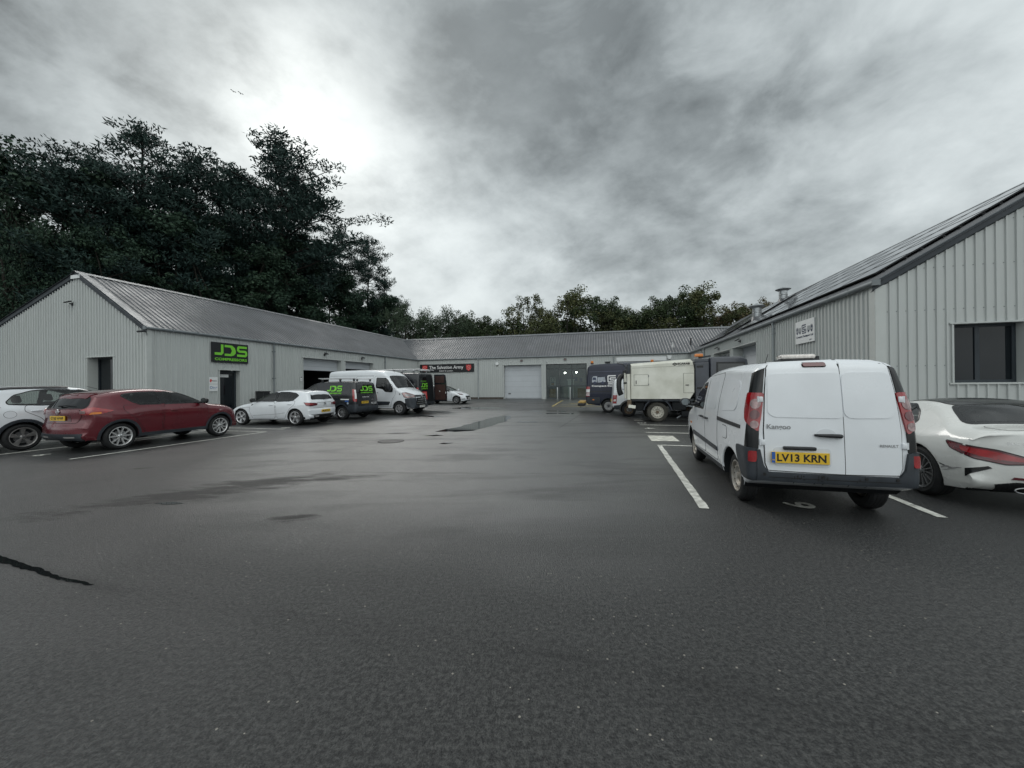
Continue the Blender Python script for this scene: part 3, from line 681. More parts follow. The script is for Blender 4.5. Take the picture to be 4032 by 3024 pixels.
def cs_logo(mb, x, y, s, T, dep, m):
    """interlocked C and S in a square of size s"""
    def P(pts): return [(x+a*s, y+b*s) for a, b in pts]
    mb.stroke(P([(.95, .95), (.12, .95), (.06, .89), (.06, .30), (.12, .22), (.42, .22)]), .13*s, -dep-.003, -dep, m, T)
    mb.stroke(P([(.95, .70), (.36, .70), (.30, .64), (.30, .52), (.36, .46), (.66, .46), (.72, .40), (.72, .30), (.66, .22), (.42, .22)]), .12*s, -dep-.0035, -dep, m, T)
    mb.stroke(P([(.95, .46), (.95, .04), (.90, .0), (.06, .0)]), .13*s, -dep-.003, -dep, m, T) if False else mb.stroke(P([(.94, .50), (.94, .08), (.88, .0), (.06, .0)]), .12*s, -dep-.003, -dep, m, T)
def mini_truck(mb, x, y, w, h, T, dep, flip, m1, m2):
    def X(a): return x+(1-a)*w if flip else x+a*w
    def P(pts): return [(X(a), y+b*h) for a, b in pts]
    mb.prism(P([(.0, .25), (.0, .8), (.08, 1.0), (.38, 1.0), (.38, .25)]), -dep-.002, -dep, m1, T)
    mb.prism(P([(.42, .22), (.42, .85), (.95, .92), (1.0, .30)]), -dep-.002, -dep, m1, T)
    mb.prism(P([(.04, .55), (.06, .85), (.3, .85), (.3, .55)]), -dep-.003, -dep-.0021, m2, T)
    for c in (.2, .78): mb.lathe([(.001, -dep-.004), (.12*h*1.4, -dep-.004), (.12*h*1.4, -dep-.001)], m2, 12, 'y', (X(c), 0, y+.2*h), T)

# ------------------------------------------------------------------ back building
def build_back():
    root = make_root('shop_building', LF, 'low metal clad unit across the far end of the yard with glazed front')
    d = (RF-LF).normalized(); n = Vector((d.y, -d.x, 0)); L = (RF-LF).length; O = Vector((LF.x, LF.y, 0)); z0 = .2
    ops = [(9.04, 12.69, 0, 3.45), (13.12, 16.88, 0, 3.47), (19.72, 23.5, 0, 3.55)]
    mb = MB(); sheet_wall(mb, O, d, n, L, z0+.18, lambda s: 4.12, ops, M_WALL); fin(mb, 'front_wall', root, recalc=False)
    for a, b, mm in ((0, 9.0, M_PLINTH), (12.75, 13.05, M_FLASH), (16.95, 19.7, M_PLINTH), (23.5, L, M_PLINTH)): mb = MB(); slab(mb, O, d, n, a, b, 0, z0+.2, -.2, -.02 if mm is M_PLINTH else .03, mm); fin(mb, 'plinth', root)
    up = -n*4.5+Vector((0, 0, 2.66)); rs = Vector((0, 0, .06))
    mb = MB(); roof_sheet(mb, LF+n*.1-rs-d*7.0, RF+n*.1-rs+d*9.0, up-n*.1+rs, M_ROOF, .25)
    bk = -n*4.5+Vector((0, 0, -2.66)); roof_sheet(mb, LF-d*7+up, RF+d*9+up, bk, M_ROOF, .25); fin(mb, 'roof', root, recalc=False)
    mb = MB(); a = LF-d*7+up+Vector((0, 0, .06)); b = RF+d*9+up+Vector((0, 0, .06))
    for v in (-up.normalized(), bk.normalized()): mb.add([a, b, b+v*.24, a+v*.24], [(0, 1, 2, 3)], M_ROOFCAP)
    mb.tube([a, b], .035, M_ROOFCAP, 8); fin(mb, 'ridge_cap', root, recalc=False)
    gutter_line(root, LF+d*.0, RF, n)
    for s in (6.48, 19.28): downpipe(root, O, d, n, s, 4.15, z0, mat('pipe_grey', (.30, .33, .34), .4))
    roller(root, O, d, n, 9.04, 12.69, z0, 3.45, z0+.03)
    # white shutter behind the vans
    mb = MB(); reveal(mb, O, d, n, 19.72, 23.5, z0, 3.55, .1, M_WHITE); slab(mb, O, d, n, 19.5, 23.7, 3.56, 3.92, .03, .07, M_WHITE); slab(mb, O, d, n, 19.72, 23.5, z0, 3.55, -.2, -.1, M_SHUTTER); fin(mb, 'roller_door', root)
    # glazed front
    s0, s1, zt = 13.12, 16.88, 3.47
    mb = MB(); reveal(mb, O, d, n, s0, s1, z0, zt, .2, M_FLASH, .06); fin(mb, 'window_surround', root)
    FR = mat('window_frame_grey', (.055, .066, .07), .4, 0, .5)
    mb = MB()
    for a, b in ((s0, s0+.1), (14.30, 14.40), (15.47, 15.57), (s1-.1, s1)): slab(mb, O, d, n, a, b, z0, zt, -.16, -.08, FR)
    for a, b in ((z0, z0+.12), (1.36, 1.46), (2.98, 3.06), (zt-.08, zt)):
        for p_, q_ in ((s0+.1, 14.30), (14.40, 15.47), (15.57, s1-.1)): slab(mb, O, d, n, p_, q_, a, b, -.155, -.085, FR)
    fin(mb, 'window_frame', root)
    gm = bpy.data.materials.new('clear_glass'); gm.use_nodes = True; t = gm.node_tree; pb = t.nodes['Principled BSDF']; t.nodes.remove(pb)
    out = t.nodes['Material Output']; tr = t.nodes.new('ShaderNodeBsdfTransparent'); tr.inputs[0].default_value = (.75, .82, .80, 1); gl = t.nodes.new('ShaderNodeBsdfGlossy'); gl.inputs['Roughness'].default_value = .02
    fr = t.nodes.new('ShaderNodeFresnel'); fr.inputs[0].default_value = 1.5; mx = t.nodes.new('ShaderNodeMixShader'); q = G(t)
    q.L(q.m('MULTIPLY', fr.outputs[0], 1.3, clamp=True), mx.inputs[0]); q.L(tr.outputs[0], mx.inputs[1]); q.L(gl.outputs[0], mx.inputs[2]); q.L(mx.outputs[0], out.inputs[0])
    MATS['clear_glass'] = gm
    mb = MB(); slab(mb, O, d, n, s0+.05, s1-.05, z0+.1, zt-.05, -.125, -.119, gm); fin(mb, 'window_pane', root)
    IN = mat('shop_wall', (.20, .24, .27), .8, 0, .3, (1, .15)); FL = mat('shop_floor', (.22, .22, .21), .5, 0, .3, (2, .2))
    mb = MB(); slab(mb, O, d, n, s0-.2, s1+2, z0, z0+.01, -4.5, -.17, FL); slab(mb, O, d, n, s0-.2, s1+2, z0, 3.6, -4.55, -4.5, IN); slab(mb, O, d, n, s0-.25, s0-.2, z0, 3.6, -4.5, -.2, IN)
    slab(mb, O, d, n, s1+2, s1+2.05, z0, 3.6, -4.5, -.2, IN); slab(mb, O, d, n, s0-.2, s1+2, 3.6, 3.62, -4.5, -.2, IN); slab(mb, O, d, n, s0-.2, s0-.03, z0, 3.6, -.3, -.25, IN); slab(mb, O, d, n, s1+.02, s1+2, z0, 3.6, -.3, -.25, IN); fin(mb, 'shop_interior', root)
    WD = mat('plywood', (.30, .20, .12), .7, 0, .3, (3, .25)); WP = mat('paper_white', (.5, .52, .52), .7)
    def item(name, s, nn, z, label, cat, group, boxes):
        p = O+d*s+n*nn; r = empty(name, (p.x, p.y, z)); tag(r, label, cat, group)
        T = Matrix(((d.x, n.x, 0, 0), (d.y, n.y, 0, 0), (0, 0, 1, 0), (0, 0, 0, 1)))
        for nm, bs in boxes:
            mb = MB()
            for a, b, m in bs: mb.box(a, b, m, T, .006)
            mb.build(nm, r)
    item('wooden_board', 13.35, -.5, z0, 'brown wooden board standing behind the left pane of the glazed front', 'board', None, [('panel', [((0, -.03, 0.0), (.62, .0, .95), WD)]), ('leg', [((.05, -.25, 0), (.09, -.031, .5), WD)])])
    item('wooden_board', 16.0, -.5, z0, 'brown wooden board behind the glazed front close to the navy van', 'board', None, [('panel', [((0, -.03, 0.0), (.75, .0, .98), WD)]), ('leg', [((.05, -.25, 0), (.09, -.031, .5), WD)])])
    item('shelf_unit', 13.4, -.9, 1.45, 'small white bookshelf behind the upper left pane of the glazed front', 'shelf', None, [('frame', [((0, -.3, 0), (.03, 0, .8), WP), ((.42, -.3, 0), (.45, 0, .8), WP), ((.031, -.3, .77), (.419, 0, .8), WP), ((.031, -.3, .38), (.419, 0, .41), WP), ((.031, -.3, 0), (.419, 0, .03), WP)]), ('books', [((.15, -.2, .42), (.3, -.05, .70), WP)]), ('box', [((.1, -.2, .04), (.35, -.05, .25), WD)])])
    item('notice_board', 15.2, -4.4, 1.7, 'grey notice board on the back wall inside the glazed front', 'board', None, [('panel', [((0, 0, 0), (1.5, .04, .75), mat('board_grey', (.17, .19, .20), .7))]), ('sheets', [((.2, .041, .2), (.6, .045, .6), mat('board_blue', (.07, .09, .16), .7)), ((.8, .041, .1), (1.1, .045, .5), MATS['board_blue'])])])
    item('display_plinth', 15.0, -1.8, z0, 'white display stand inside the middle of the glazed front', 'stand', None, [('base', [((0, -.4, 0), (.55, .1, 1.75), WP)]), ('top', [((-.06, -.46, 1.751), (.61, .16, 1.85), WP)])])
    item('counter', 14.5, -2.6, z0, 'pale counter along the inside of the glazed front', 'counter', None, [('body', [((0, -.5, 0), (3.6, 0, 1.2), mat('counter_pale', (.25, .27, .27), .6))]), ('top', [((-.05, -.55, 1.201), (3.65, .05, 1.25), WP)])])
    for s, lb in ((14.2, 'left'), (15.3, 'middle'), (16.4, 'right')):
        p = O+d*(s+.55)+n*-1.7; r = empty('pendant_lamp', (p.x, p.y, 2.72)); tag(r, lb+'most of the three lit pendant lamps inside the glazed front' if lb != 'middle' else 'middle one of the three lit pendant lamps inside the glazed front', 'lamp', 'pendant lamps inside the shop')
        mb = MB(); mb.lathe([(.02, .16), (.05, .15), (.13, .02), (.14, 0)], M_BLACK, 16, 'z'); mb.tube([(0, 0, .15), (0, 0, .85)], .008, M_BLACK, 6); mb.build('lamp_shade', r, 40)
        mb = MB(); mb.lathe([(.001, -.07), (.05, -.055), (.09, -.01), (.09, .01), (.001, .02)], mat('lit_bulb', (1, 1, 1), .4, 0, .5, None, None, 0, (1, .96, .88, 45)), 12, 'z'); mb.build('bulb', r, 40)
    for s, z, lb in ((10.80, 3.86, 'small black bulkhead light above the closed grey shutter door'), (14.92, 3.88, 'small black bulkhead light above the glazed shop front')):
        p = O+d*s+n*.03; r = empty('bulkhead_light', (p.x, p.y, z)); tag(r, lb, 'wall light', 'bulkhead lights on the far unit'); T = Matrix(((d.x, n.x, 0, 0), (d.y, n.y, 0, 0), (0, 0, 1, 0), (0, 0, 0, 1)))
        mb = MB(); mb.box((-.12, 0, -.09), (.12, .08, .09), M_BLACK, T, .03); mb.build('housing', r); mb = MB(); mb.box((-.085, .081, -.05), (.085, .10, .03), M_CLEAR, T, .008); mb.build('lens', r)
    for s, z, lb in ((8.39, 3.62, 'round white alarm box between the charity sign and the grey shutter'), (23.94, 3.84, 'white shield shaped alarm box near the right end of the far unit')):
        p = O+d*s+n*.03; r = empty('alarm_box', (p.x, p.y, z)); tag(r, lb, 'alarm box'); T = frame((0, 0, 0), d)
        mb = MB()
        if s < 10: mb.prism([(.16*math.cos(k*math.pi/8), .16*math.sin(k*math.pi/8)) for k in range(16)], -.08, 0, M_WHITE, T)
        else: mb.prism([(-.18, .16), (-.16, -.02), (-.07, -.17), (.07, -.17), (.16, -.02), (.18, .16)], -.09, 0, M_WHITE, T)
        mb.build('cover', r); mb = MB(); mb.box((-.07, -.085, -.20), (.07, -.01, -.13), M_BLACK, T, .01); mb.build('strobe', r)
    p = O+d*13.23+n*.03; r = empty('security_camera', (p.x, p.y, 3.72)); tag(r, 'tiny white dome camera between the shutter and the glazed front', 'camera')
    mb = MB(); mb.lathe([(.001, -.07), (.05, -.05), (.07, 0), (.07, .04), (.001, .04)], M_WHITE, 14, 'z', (n.x*.08, n.y*.08, 0)); mb.build('dome', r, 40)
    # charity sign
    p = O+d*.28+n*.045; r = empty('sign', (p.x, p.y, 2.88)); tag(r, 'long black charity sign with white lettering and two red shields on the far unit', 'sign'); T = frame((0, 0, 0), d)
    mb = MB(); mb.box((0, -.05, 0), (5.76, 0, .82), M_SIGNBLK, T, .004); mb.build('board', r)
    mb = MB(); tx = text_serif(mb, 'The Salvation Army', 1.02, 4.66, .31, .66, M_WHINK, .053, T); add_text(mb, 'belief in action', 2.12, 3.55, .08, .21, M_WHINK, .053, T, .01); mb.build('lettering', r, recalc=False)
    for x in (.54, 5.22):
        mb = MB(); sh = [(-.25, .30), (-.12, .26), (0, .31), (.12, .26), (.25, .30), (.27, 0), (.20, -.18), (0, -.33), (-.20, -.18), (-.27, 0)]
        mb.prism([(x+a, .42+b) for a, b in sh], -.058, -.051, M_SHIELD, T)
        pk = mat('shield_pale', (.62, .30, .28), .5)
        mb.stroke([(x-.13, .30), (x-.02, .22), (x+.12, .33), (x+.08, .42), (x-.08, .42), (x-.13, .53), (x, .62), (x+.14, .54)], .035, -.061, -.059, pk, T)
        for zz in (.24, .5): mb.stroke([(x-.22, zz), (x-.14, zz+.1)], .02, -.061, -.059, pk, T); mb.stroke([(x+.14, zz), (x+.22, zz+.1)], .02, -.061, -.059, pk, T)
        mb.build('shield', r, recalc=False)
    # bollards
    for (s, lb) in ((14.28, 'left of two steel bollards standing before the glazed front'), (15.42, 'right of two steel bollards standing before the glazed front')):
        p = O+d*s+n*.9; r = empty('bollard', (p.x, p.y, gz(p.x, p.y))); tag(r, lb, 'bollard', 'steel bollards before the glazed front')
        BS = mat('brushed_steel', (.60, .62, .62), .3, .9)
        mb = MB(); mb.lathe([(.055, 0), (.055, 1.05), (.05, 1.08), (.03, 1.10), (.001, 1.105)], BS, 18, 'z'); mb.build('post', r, 40); mb = MB(); mb.lathe([(.09, 0), (.09, .012), (.056, .014)], BS, 18, 'z'); mb.build('base_plate', r, 40)
    # roof bits near the right corner
    up_n = up.normalized()
    for s, t_, lb, h in ((26.0, 1.6, 'slim dark flue pipe on the far roof beside the solar roof', .5), (24.4, 1.1, 'small pale vent hook on the far roof near the right corner', .35)):
        p = LF+d*s+up_n*t_; r = empty('flue_pipe', p); tag(r, lb, 'flue'); mb = MB(); mm = M_BLACK if h > .4 else M_WHITE
        mb.tube([(0, 0, -.1), (0, 0, h), (0, 0, h+.02)], .06, mm, 10); mb.build('pipe', r, 40); mb = MB(); mb.lathe([(.06, h), (.10, h+.02), (.10, h+.05), (.001, h+.09)], mm, 12, 'z'); mb.build('cap', r, 40)
def text_serif(mb, body, x0, x1, y0, y1, m, dep, T):
    """built-in face widened with small slab serifs"""
    add_text(mb, body, x0, x1, y0-.08, y1, m, dep, T, .012)

# ------------------------------------------------------------------ right building
def build_right():
    root = make_root('unit_building', RN, 'pale grey metal clad unit with solar panels along its roof, behind the small white van')
    d = (RF-RN).normalized(); n = Vector((-d.y, d.x, 0)); L = (RF-RN).length; O = Vector((RN.x, RN.y, 0))
    gd = Vector((d.y, -d.x, 0)); gn = -d; W1, sl = 6.0, .6055; H = W1*sl
    ops = [(8.15, 11.61, -.1, 3.52), (12.09, 15.48, -.1, 3.50)]
    mb = MB(); sheet_wall(mb, O, d, n, L, .16, lambda s: 4.12, ops, M_WALL); slab(mb, O, d, n, -.035, .20, .16, 4.15, -.03, .042, M_FLASH); fin(mb, 'side_wall', root, recalc=False)
    def top(s): return 4.15+sl*s if s < W1 else 4.15+H-sl*(s-W1)
    mb = MB(); sheet_wall(mb, O, gd, gn, 2*W1, .16, top, [(1.63, 3.02, 1.50, 3.0)], M_WALL, extra=(W1,), depth=.036); screws(mb, O, gd, gn, 4.5, (.9, 1.95, 3.4, 4.5, 5.6), top, [(1.63, 3.02, 1.5, 3.0)], M_GUTTER); slab(mb, O, gd, gn, -.035, .20, .16, 4.12, -.03, .042, M_FLASH); fin(mb, 'gable_wall', root, recalc=False)
    mb = MB(); slab(mb, O, d, n, .02, L, -.05, .17, -.2, -.02, M_PLINTH); slab(mb, O, gd, gn, .02, 2*W1, -.05, .17, -.2, -.02, M_PLINTH); fin(mb, 'plinth', root)
    rs = Vector((0, 0, .06)); up = gd*W1+Vector((0, 0, H)); bk = gd*W1+Vector((0, 0, -H))
    mb = MB(); A = RN+n*.1-rs-d*.12; roof_sheet(mb, A, RF+n*.1-rs+d*7, up-n*.1+rs, M_ROOF, .25); ap = RN+up-d*.12; roof_sheet(mb, ap, ap+d*(L+7), bk, M_ROOF, .25)
    rf = fin(mb, 'roof', root, recalc=False)
    mb = MB(); a = ap+rs; b = a+d*(L+7)
    for v in (-up.normalized(), bk.normalized()): mb.add([a, b, b+v*.26, a+v*.26], [(0, 1, 2, 3)], M_ROOFCAP)
    fin(mb, 'ridge_cap', root, recalc=False)
    for a, b in ((RN-gd*.12-Vector((0, 0, .07)), RN+up), (RN+up, RN+up+bk)):
        q = MB(); pz = Vector((0, 0, 1)); o1 = gn*.08+Vector((0, 0, .05)); w = .20
        q.add([a+o1, b+o1, b+o1-pz*w, a+o1-pz*w], [(0, 1, 2, 3)], M_DARKTRIM); q.add([a+o1-pz*w, b+o1-pz*w, b-pz*w, a-pz*w], [(0, 1, 2, 3)], M_DARKTRIM)
        q.add([a+o1, b+o1, b+o1-gn*.18, a+o1-gn*.18], [(0, 1, 2, 3)], M_DARKTRIM); fin(q, 'verge_trim', root, recalc=False)
    gutter_line(root, RN-d*.14, RF, n, .08)
    PG = mat('pipe_grey', (.30, .33, .34), .4)
    downpipe(root, O, d, n, 6.12, 4.15, 0, PG); downpipe(root, O, d, n, 17.81, 4.15, 0, PG)
    for s in (6.5, 18.9):
        mb = MB(); pts = [O+d*s+n*.04+Vector((0, 0, 4.1)), O+d*(s-.12)+n*.06+Vector((0, 0, 3.98)), O+d*(s-.3)+n*.05+Vector((0, 0, 3.86)), O+d*(s-.42)+n*.04+Vector((0, 0, 3.84))]; mb.tube(pts, .018, M_BLACK, 6); fin(mb, 'cable', root, 40)
    roller(root, O, d, n, 8.15, 11.61, 0, 3.52, .03, .5, False)
    # second opening: glazed screen in recess
    mb = MB(); reveal(mb, O, d, n, 12.09, 15.48, 0, 3.50, .5, M_FLASH); fin(mb, 'door_surround', root)
    mb = MB()
    for a in (12.1, 13.2, 14.3, 15.4): slab(mb, O, d, n, a, a+.07, 0, 3.49, -.5, -.44, M_WHITE)
    for z in (0.0, 2.1, 3.36): slab(mb, O, d, n, 12.1, 15.47, z, z+.1, -.495, -.445, M_WHITE)
    slab(mb, O, d, n, 12.1, 15.47, .05, 3.4, -.475, -.47, mat('milky_glass', (.35, .38, .40), .25, 0, .6)); fin(mb, 'glazed_screen', root)
    for s, z, lb in ((10.30, 3.86, 'black floodlight on the right unit between downpipe and recessed shutter'), (14.19, 3.80, 'farther black floodlight on the right unit over the glazed opening')): wall_light(O, d, n, s, z, lb)
    # window in gable
    mb = MB(); s0, s1, z0, z1 = 1.63, 3.02, 1.50, 3.0; reveal(mb, O, gd, gn, s0, s1, z0, z1, .24, M_WALL, .09); slab(mb, O, gd, gn, s0-.10, s1+.10, z0-.045, z0-.002, -.24, .05, M_FLASH); fin(mb, 'window_surround', root)
    mb = MB()
    for a, b in ((s0+.002, s0+.05), (2.20, 2.30), (s1-.08, s1-.002)): slab(mb, O, gd, gn, a, b, z0, z1, -.24, -.18, M_DARKTRIM, .004)
    for a, b in ((z0, z0+.07), (z1-.07, z1)): slab(mb, O, gd, gn, s0+.05, s1-.08, a, b, -.239, -.181, M_DARKTRIM)
    fr = fin(mb, 'window', root); mb = MB(); slab(mb, O, gd, gn, s0+.03, s1-.03, z0+.03, z1-.03, -.215, -.208, M_GLASS_D); mb.build('pane', fr, off=Vector(root.location))
    # sign
    p = O+d*2.90+n*.045; q = O+d*4.19+n*.045; r = empty('sign', (q.x, q.y, 2.97)); tag(r, 'white board with sweeper trucks and CS emblem on the side of the right unit', 'sign'); T = frame((0, 0, 0), -d)
    mb = MB(); mb.box((0, -.03, 0), (1.29, 0, .82), M_WHITE, T, .004); mb.build('board', r)
    INK = mat('navy_ink', (.02, .03, .07), .5); GR = mat('truck_grey', (.30, .32, .33), .5)
    mb = MB(); cs_logo(mb, .47, .36, .30, T, .032, INK); mb.build('emblem', r, recalc=False)
    for fx, fw, fl in ((.06, .36, False), (.84, .38, True)): mb = MB(); mini_truck(mb, fx, .34, fw, .27, T, .032, fl, GR, INK); mb.build('truck_print', r, recalc=False)
    for a in (('Compact Sweepers Ltd', .06, 1.23, .19, .29), ('UNIT 1', .98, 1.15, .06, .10)): mb = MB(); add_text(mb, *a, INK, .034, T, .03); mb.build('lettering', r, recalc=False)
    # solar panels as sub-parts of the roof
    e = (up).normalized(); nn = d.cross(e).normalized(); nn = nn if nn.z > 0 else -nn
    SOL = mat('solar_glass', (.010, .013, .022), .09, 0, .75, (1.5, .3)); FRM = mat('solar_frame', (.02, .022, .025), .4, .5)
    first = None; T0 = Vector(root.location)
    def panel_mesh():
        mb = MB(); w, h = 1.66, .99
        Tm = Matrix(((d.x, e.x, nn.x, 0), (d.y, e.y, nn.y, 0), (d.z, e.z, nn.z, 0), (0, 0, 0, 1)))
        mb.box((.03, .03, 0), (w-.03, h-.03, .034), SOL, Tm)
        for a, b in (((0, 0, 0), (w, .03, .038)), ((0, h-.03, 0), (w, h, .038)), ((0, .03, 0), (.03, h-.03, .038)), ((w-.03, .03, 0), (w, h-.03, .038))): mb.box(a, b, FRM, Tm)
        return mb
    pm = panel_mesh().build('solar_panel', rf); k = 0
    spots = [(1.0+c*1.68, .75+r_*1.01) for c in range(7) for r_ in range(5)]+[(15.6+c*1.68, .75+r_*1.01) for c in range(4) for r_ in range(5)]
    for (s, u_) in spots:
        o = pm if k == 0 else pm.copy()
        if k: COL.objects.link(o); o.parent = rf
        k += 1; o.location = (RN+d*s+e*u_+nn*.10)-T0
    # rails beneath panels
    mb = MB()
    for (sa, sb) in ((.9, 12.9), (15.4, 22.5)):
        for r_ in range(5):
            for off_ in (.2, .78):
                a = RN+d*sa+e*(.75+r_*1.01+off_)+nn*.07; b = RN+d*sb+e*(.75+r_*1.01+off_)+nn*.07; mb.tube([a, b], .018, FRM, 6)
    mb.build('panel_rails', rf, off=T0)
    # cowls
    GV = mat('galvanised', (.42, .44, .45), .35, .7, .5, (5, .25))
    for s, u_, lb, sc in ((17.9, 5.9, 'steel roof cowl standing highest on the right roof by the ridge', 1.0), (14.5, 2.6, 'steel roof cowl in the gap between solar panels nearer the gutter', 1.0)):
        p = RN+d*s+e*u_; r = empty('roof_cowl', p); tag(r, lb, 'roof vent', 'steel roof cowls on the right unit')
        mb = MB(); mb.lathe([(.34, -.25), (.30, .12), (.26, .16)], M_ROOF, 20, 'z'); mb.build('flashing', r, 40)
        mb = MB(); mb.lathe([(.25, .05), (.25, .72)], GV, 20, 'z'); mb.lathe([(.255, .40), (.268, .42), (.255, .44)], GV, 20, 'z'); mb.build('pipe', r, 40)
        mb = MB(); mb.lathe([(.25, .70), (.46, .80), (.47, .82), (.10, .98), (.001, 1.0)], GV, 24, 'z'); mb.build('cap', r, 40)
build_left(); build_back(); build_right()
# ------------------------------------------------------------------ vehicles
def chaikin(pts, it=3):
    for _ in range(it):
        out = [pts[0]]
        for a, b in zip(pts, pts[1:]):
            out.append(tuple(x*.75+y*.25 for x, y in zip(a, b))); out.append(tuple(x*.25+y*.75 for x, y in zip(a, b)))
        out.append(pts[-1]); pts = out
    return pts
def car_body(cfg, m):
    """Closed body: side silhouette (x, z, crown, round) swept across the width, sides filled and shaped by the width table"""
    top = [p if len(p) == 4 else (p[0], p[1], cfg.get('crown', .05), cfg.get('round', .08)) for p in cfg['top']]
    top = chaikin(top, 3)
    zb = cfg['zb']; ra = cfg['ra']; zc = cfg['wr']; wb = cfg['wb']
    pts = list(top)                                    # front-bottom ... over roof ... rear-bottom
    xr, xf = top[-1][0], top[0][0]
    def arc(xc):
        h = zb-zc; a0 = math.asin(max(-1, min(1, h/ra))); out = []; N = 16
        for k in range(N+1):
            t = math.pi-a0-(math.pi-2*a0)*k/N; out.append((xc+ra*math.cos(t), zc+ra*math.sin(t), 0, .018))
        return out
    bot = arc(0)+[((wb)*.35, zb, 0, .03), (wb*.65, zb, 0, .03)]+arc(wb)
    pts += bot
    P = []
    for p in pts:
        if not P or math.hypot(p[0]-P[-1][0], p[1]-P[-1][1]) > .008: P.append(p)
    if math.hypot(P[0][0]-P[-1][0], P[0][1]-P[-1][1]) < .008: P.pop()
    n = len(P)
    # orientation: going front-bottom, up, back, down, forward = counter-clockwise in (x,z)? inward normal by area sign
    area = sum(P[i][0]*P[(i+1) % n][1]-P[(i+1) % n][0]*P[i][1] for i in range(n))
    sg = 1 if area > 0 else -1
    N = []
    for i in range(n):
        a, b = P[i-1], P[(i+1) % n]; tx, tz = b[0]-a[0], b[1]-a[1]; L = math.hypot(tx, tz) or 1
        N.append((-tz/L*sg, tx/L*sg))
    for _ in range(2):
        N = [((N[i-1][0]+2*N[i][0]+N[(i+1) % n][0]), (N[i-1][1]+2*N[i][1]+N[(i+1) % n][1])) for i in range(n)]
        N = [(a/(math.hypot(a, b) or 1), b/(math.hypot(a, b) or 1)) for a, b in N]
    wz, plan = cfg['wz'], cfg['plan']; flare = cfg.get('flare', 0)
    def Wf(x, z):
        w = interp(wz, z)*interp(plan, x)
        for xc in (0, wb):
            r = math.hypot(x-xc, z-zc); w += flare*math.exp(-((r-ra)/.13)**2)*(1 if z < zc+ra+.3 else 0)
        for (x0, z0, rx, rz, a) in cfg.get('bulge', ()): w += a*math.exp(-((x-x0)/rx)**2-((z-z0)/rz)**2)
        return w
    bm = bmesh.new(); rows = []
    M_ = 10; K = 4
    for i, (x, z, c, r) in enumerate(P):
        nx, nz = N[i]; row = {}
        w0 = Wf(x, z); half = []
        for j in range(M_//2+1):
            t = j/(M_/2); y = (w0-r)*t; cc = c*t**2.4
            half.append((x+nx*cc, y, z+nz*cc))
        for k in range(1, K+1):
            th = math.pi/2*k/K; ins = c+r*(1-math.cos(th)); xx, zz = x+nx*ins, z+nz*ins
            wi = Wf(xx, zz); y = (w0-r)*(1-k/K)+(wi-r)*(k/K)+r*math.sin(th); half.append((xx, y, zz))
        rows.append(half)
    H = len(rows[0])
    Lv = [[bm.verts.new((x, y, z)) for (x, y, z) in h] for h in rows]
    Rv = [[Lv[i][0]]+[bm.verts.new((x, -y, z)) for (x, y, z) in h[1:]] for i, h in enumerate(rows)]
    for i in range(n):
        j = (i+1) % n
        for k in range(H-1):
            for V in (Lv, Rv):
                vs = [V[i][k], V[j][k], V[j][k+1], V[i][k+1]]
                try: bm.faces.new(vs)
                except ValueError: pass
    for V, s in ((Lv, 1), (Rv, -1)):
        ring = [V[i][H-1] for i in range(n)]
        try: f = bm.faces.new(ring)
        except ValueError: continue
        save = {v: v.co.copy() for v in ring}
        for v in ring: v.co.y = s
        faces = [f]
        def geom(): 
            fs = [q for q in faces if q.is_valid]; return fs
        xs = [xr-.2+.11*k for k in range(int((xf-xr+.6)/.11))]; zs = [zb-.05+.085*k for k in range(40)]
        for (co, no) in [((x, 0, 0), (1, 0, 0)) for x in xs]+[((0, 0, z), (0, 0, 1)) for z in zs]:
            fs = [q for q in faces if q.is_valid]
            gg = set(fs)
            for q in fs:
                for e in q.edges: gg.add(e)
                for v in q.verts: gg.add(v)
            res = bmesh.ops.bisect_plane(bm, geom=list(gg), plane_co=co, plane_no=no, dist=1e-5)
            faces = list({q for q in res['geom'] if isinstance(q, bmesh.types.BMFace)})
        done = set()
        for q in faces:
            if not q.is_valid: continue
            for v in q.verts:
                if v in done: continue
                done.add(v)
                if v in save: v.co = save[v]
                else: v.co.y = s*Wf(v.co.x, v.co.z)
    bmesh.ops.recalc_face_normals(bm, faces=bm.faces)
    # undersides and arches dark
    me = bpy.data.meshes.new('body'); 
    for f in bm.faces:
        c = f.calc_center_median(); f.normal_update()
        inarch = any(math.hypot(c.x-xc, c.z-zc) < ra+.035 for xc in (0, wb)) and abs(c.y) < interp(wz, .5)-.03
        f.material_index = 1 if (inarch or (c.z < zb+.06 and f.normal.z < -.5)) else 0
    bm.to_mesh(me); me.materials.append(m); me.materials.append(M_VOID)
    me.shade_smooth(); me.set_sharp_from_angle(angle=rad(38))
    bvh = BVHTree.FromBMesh(bm); bm.free()
    return me, bvh, Wf
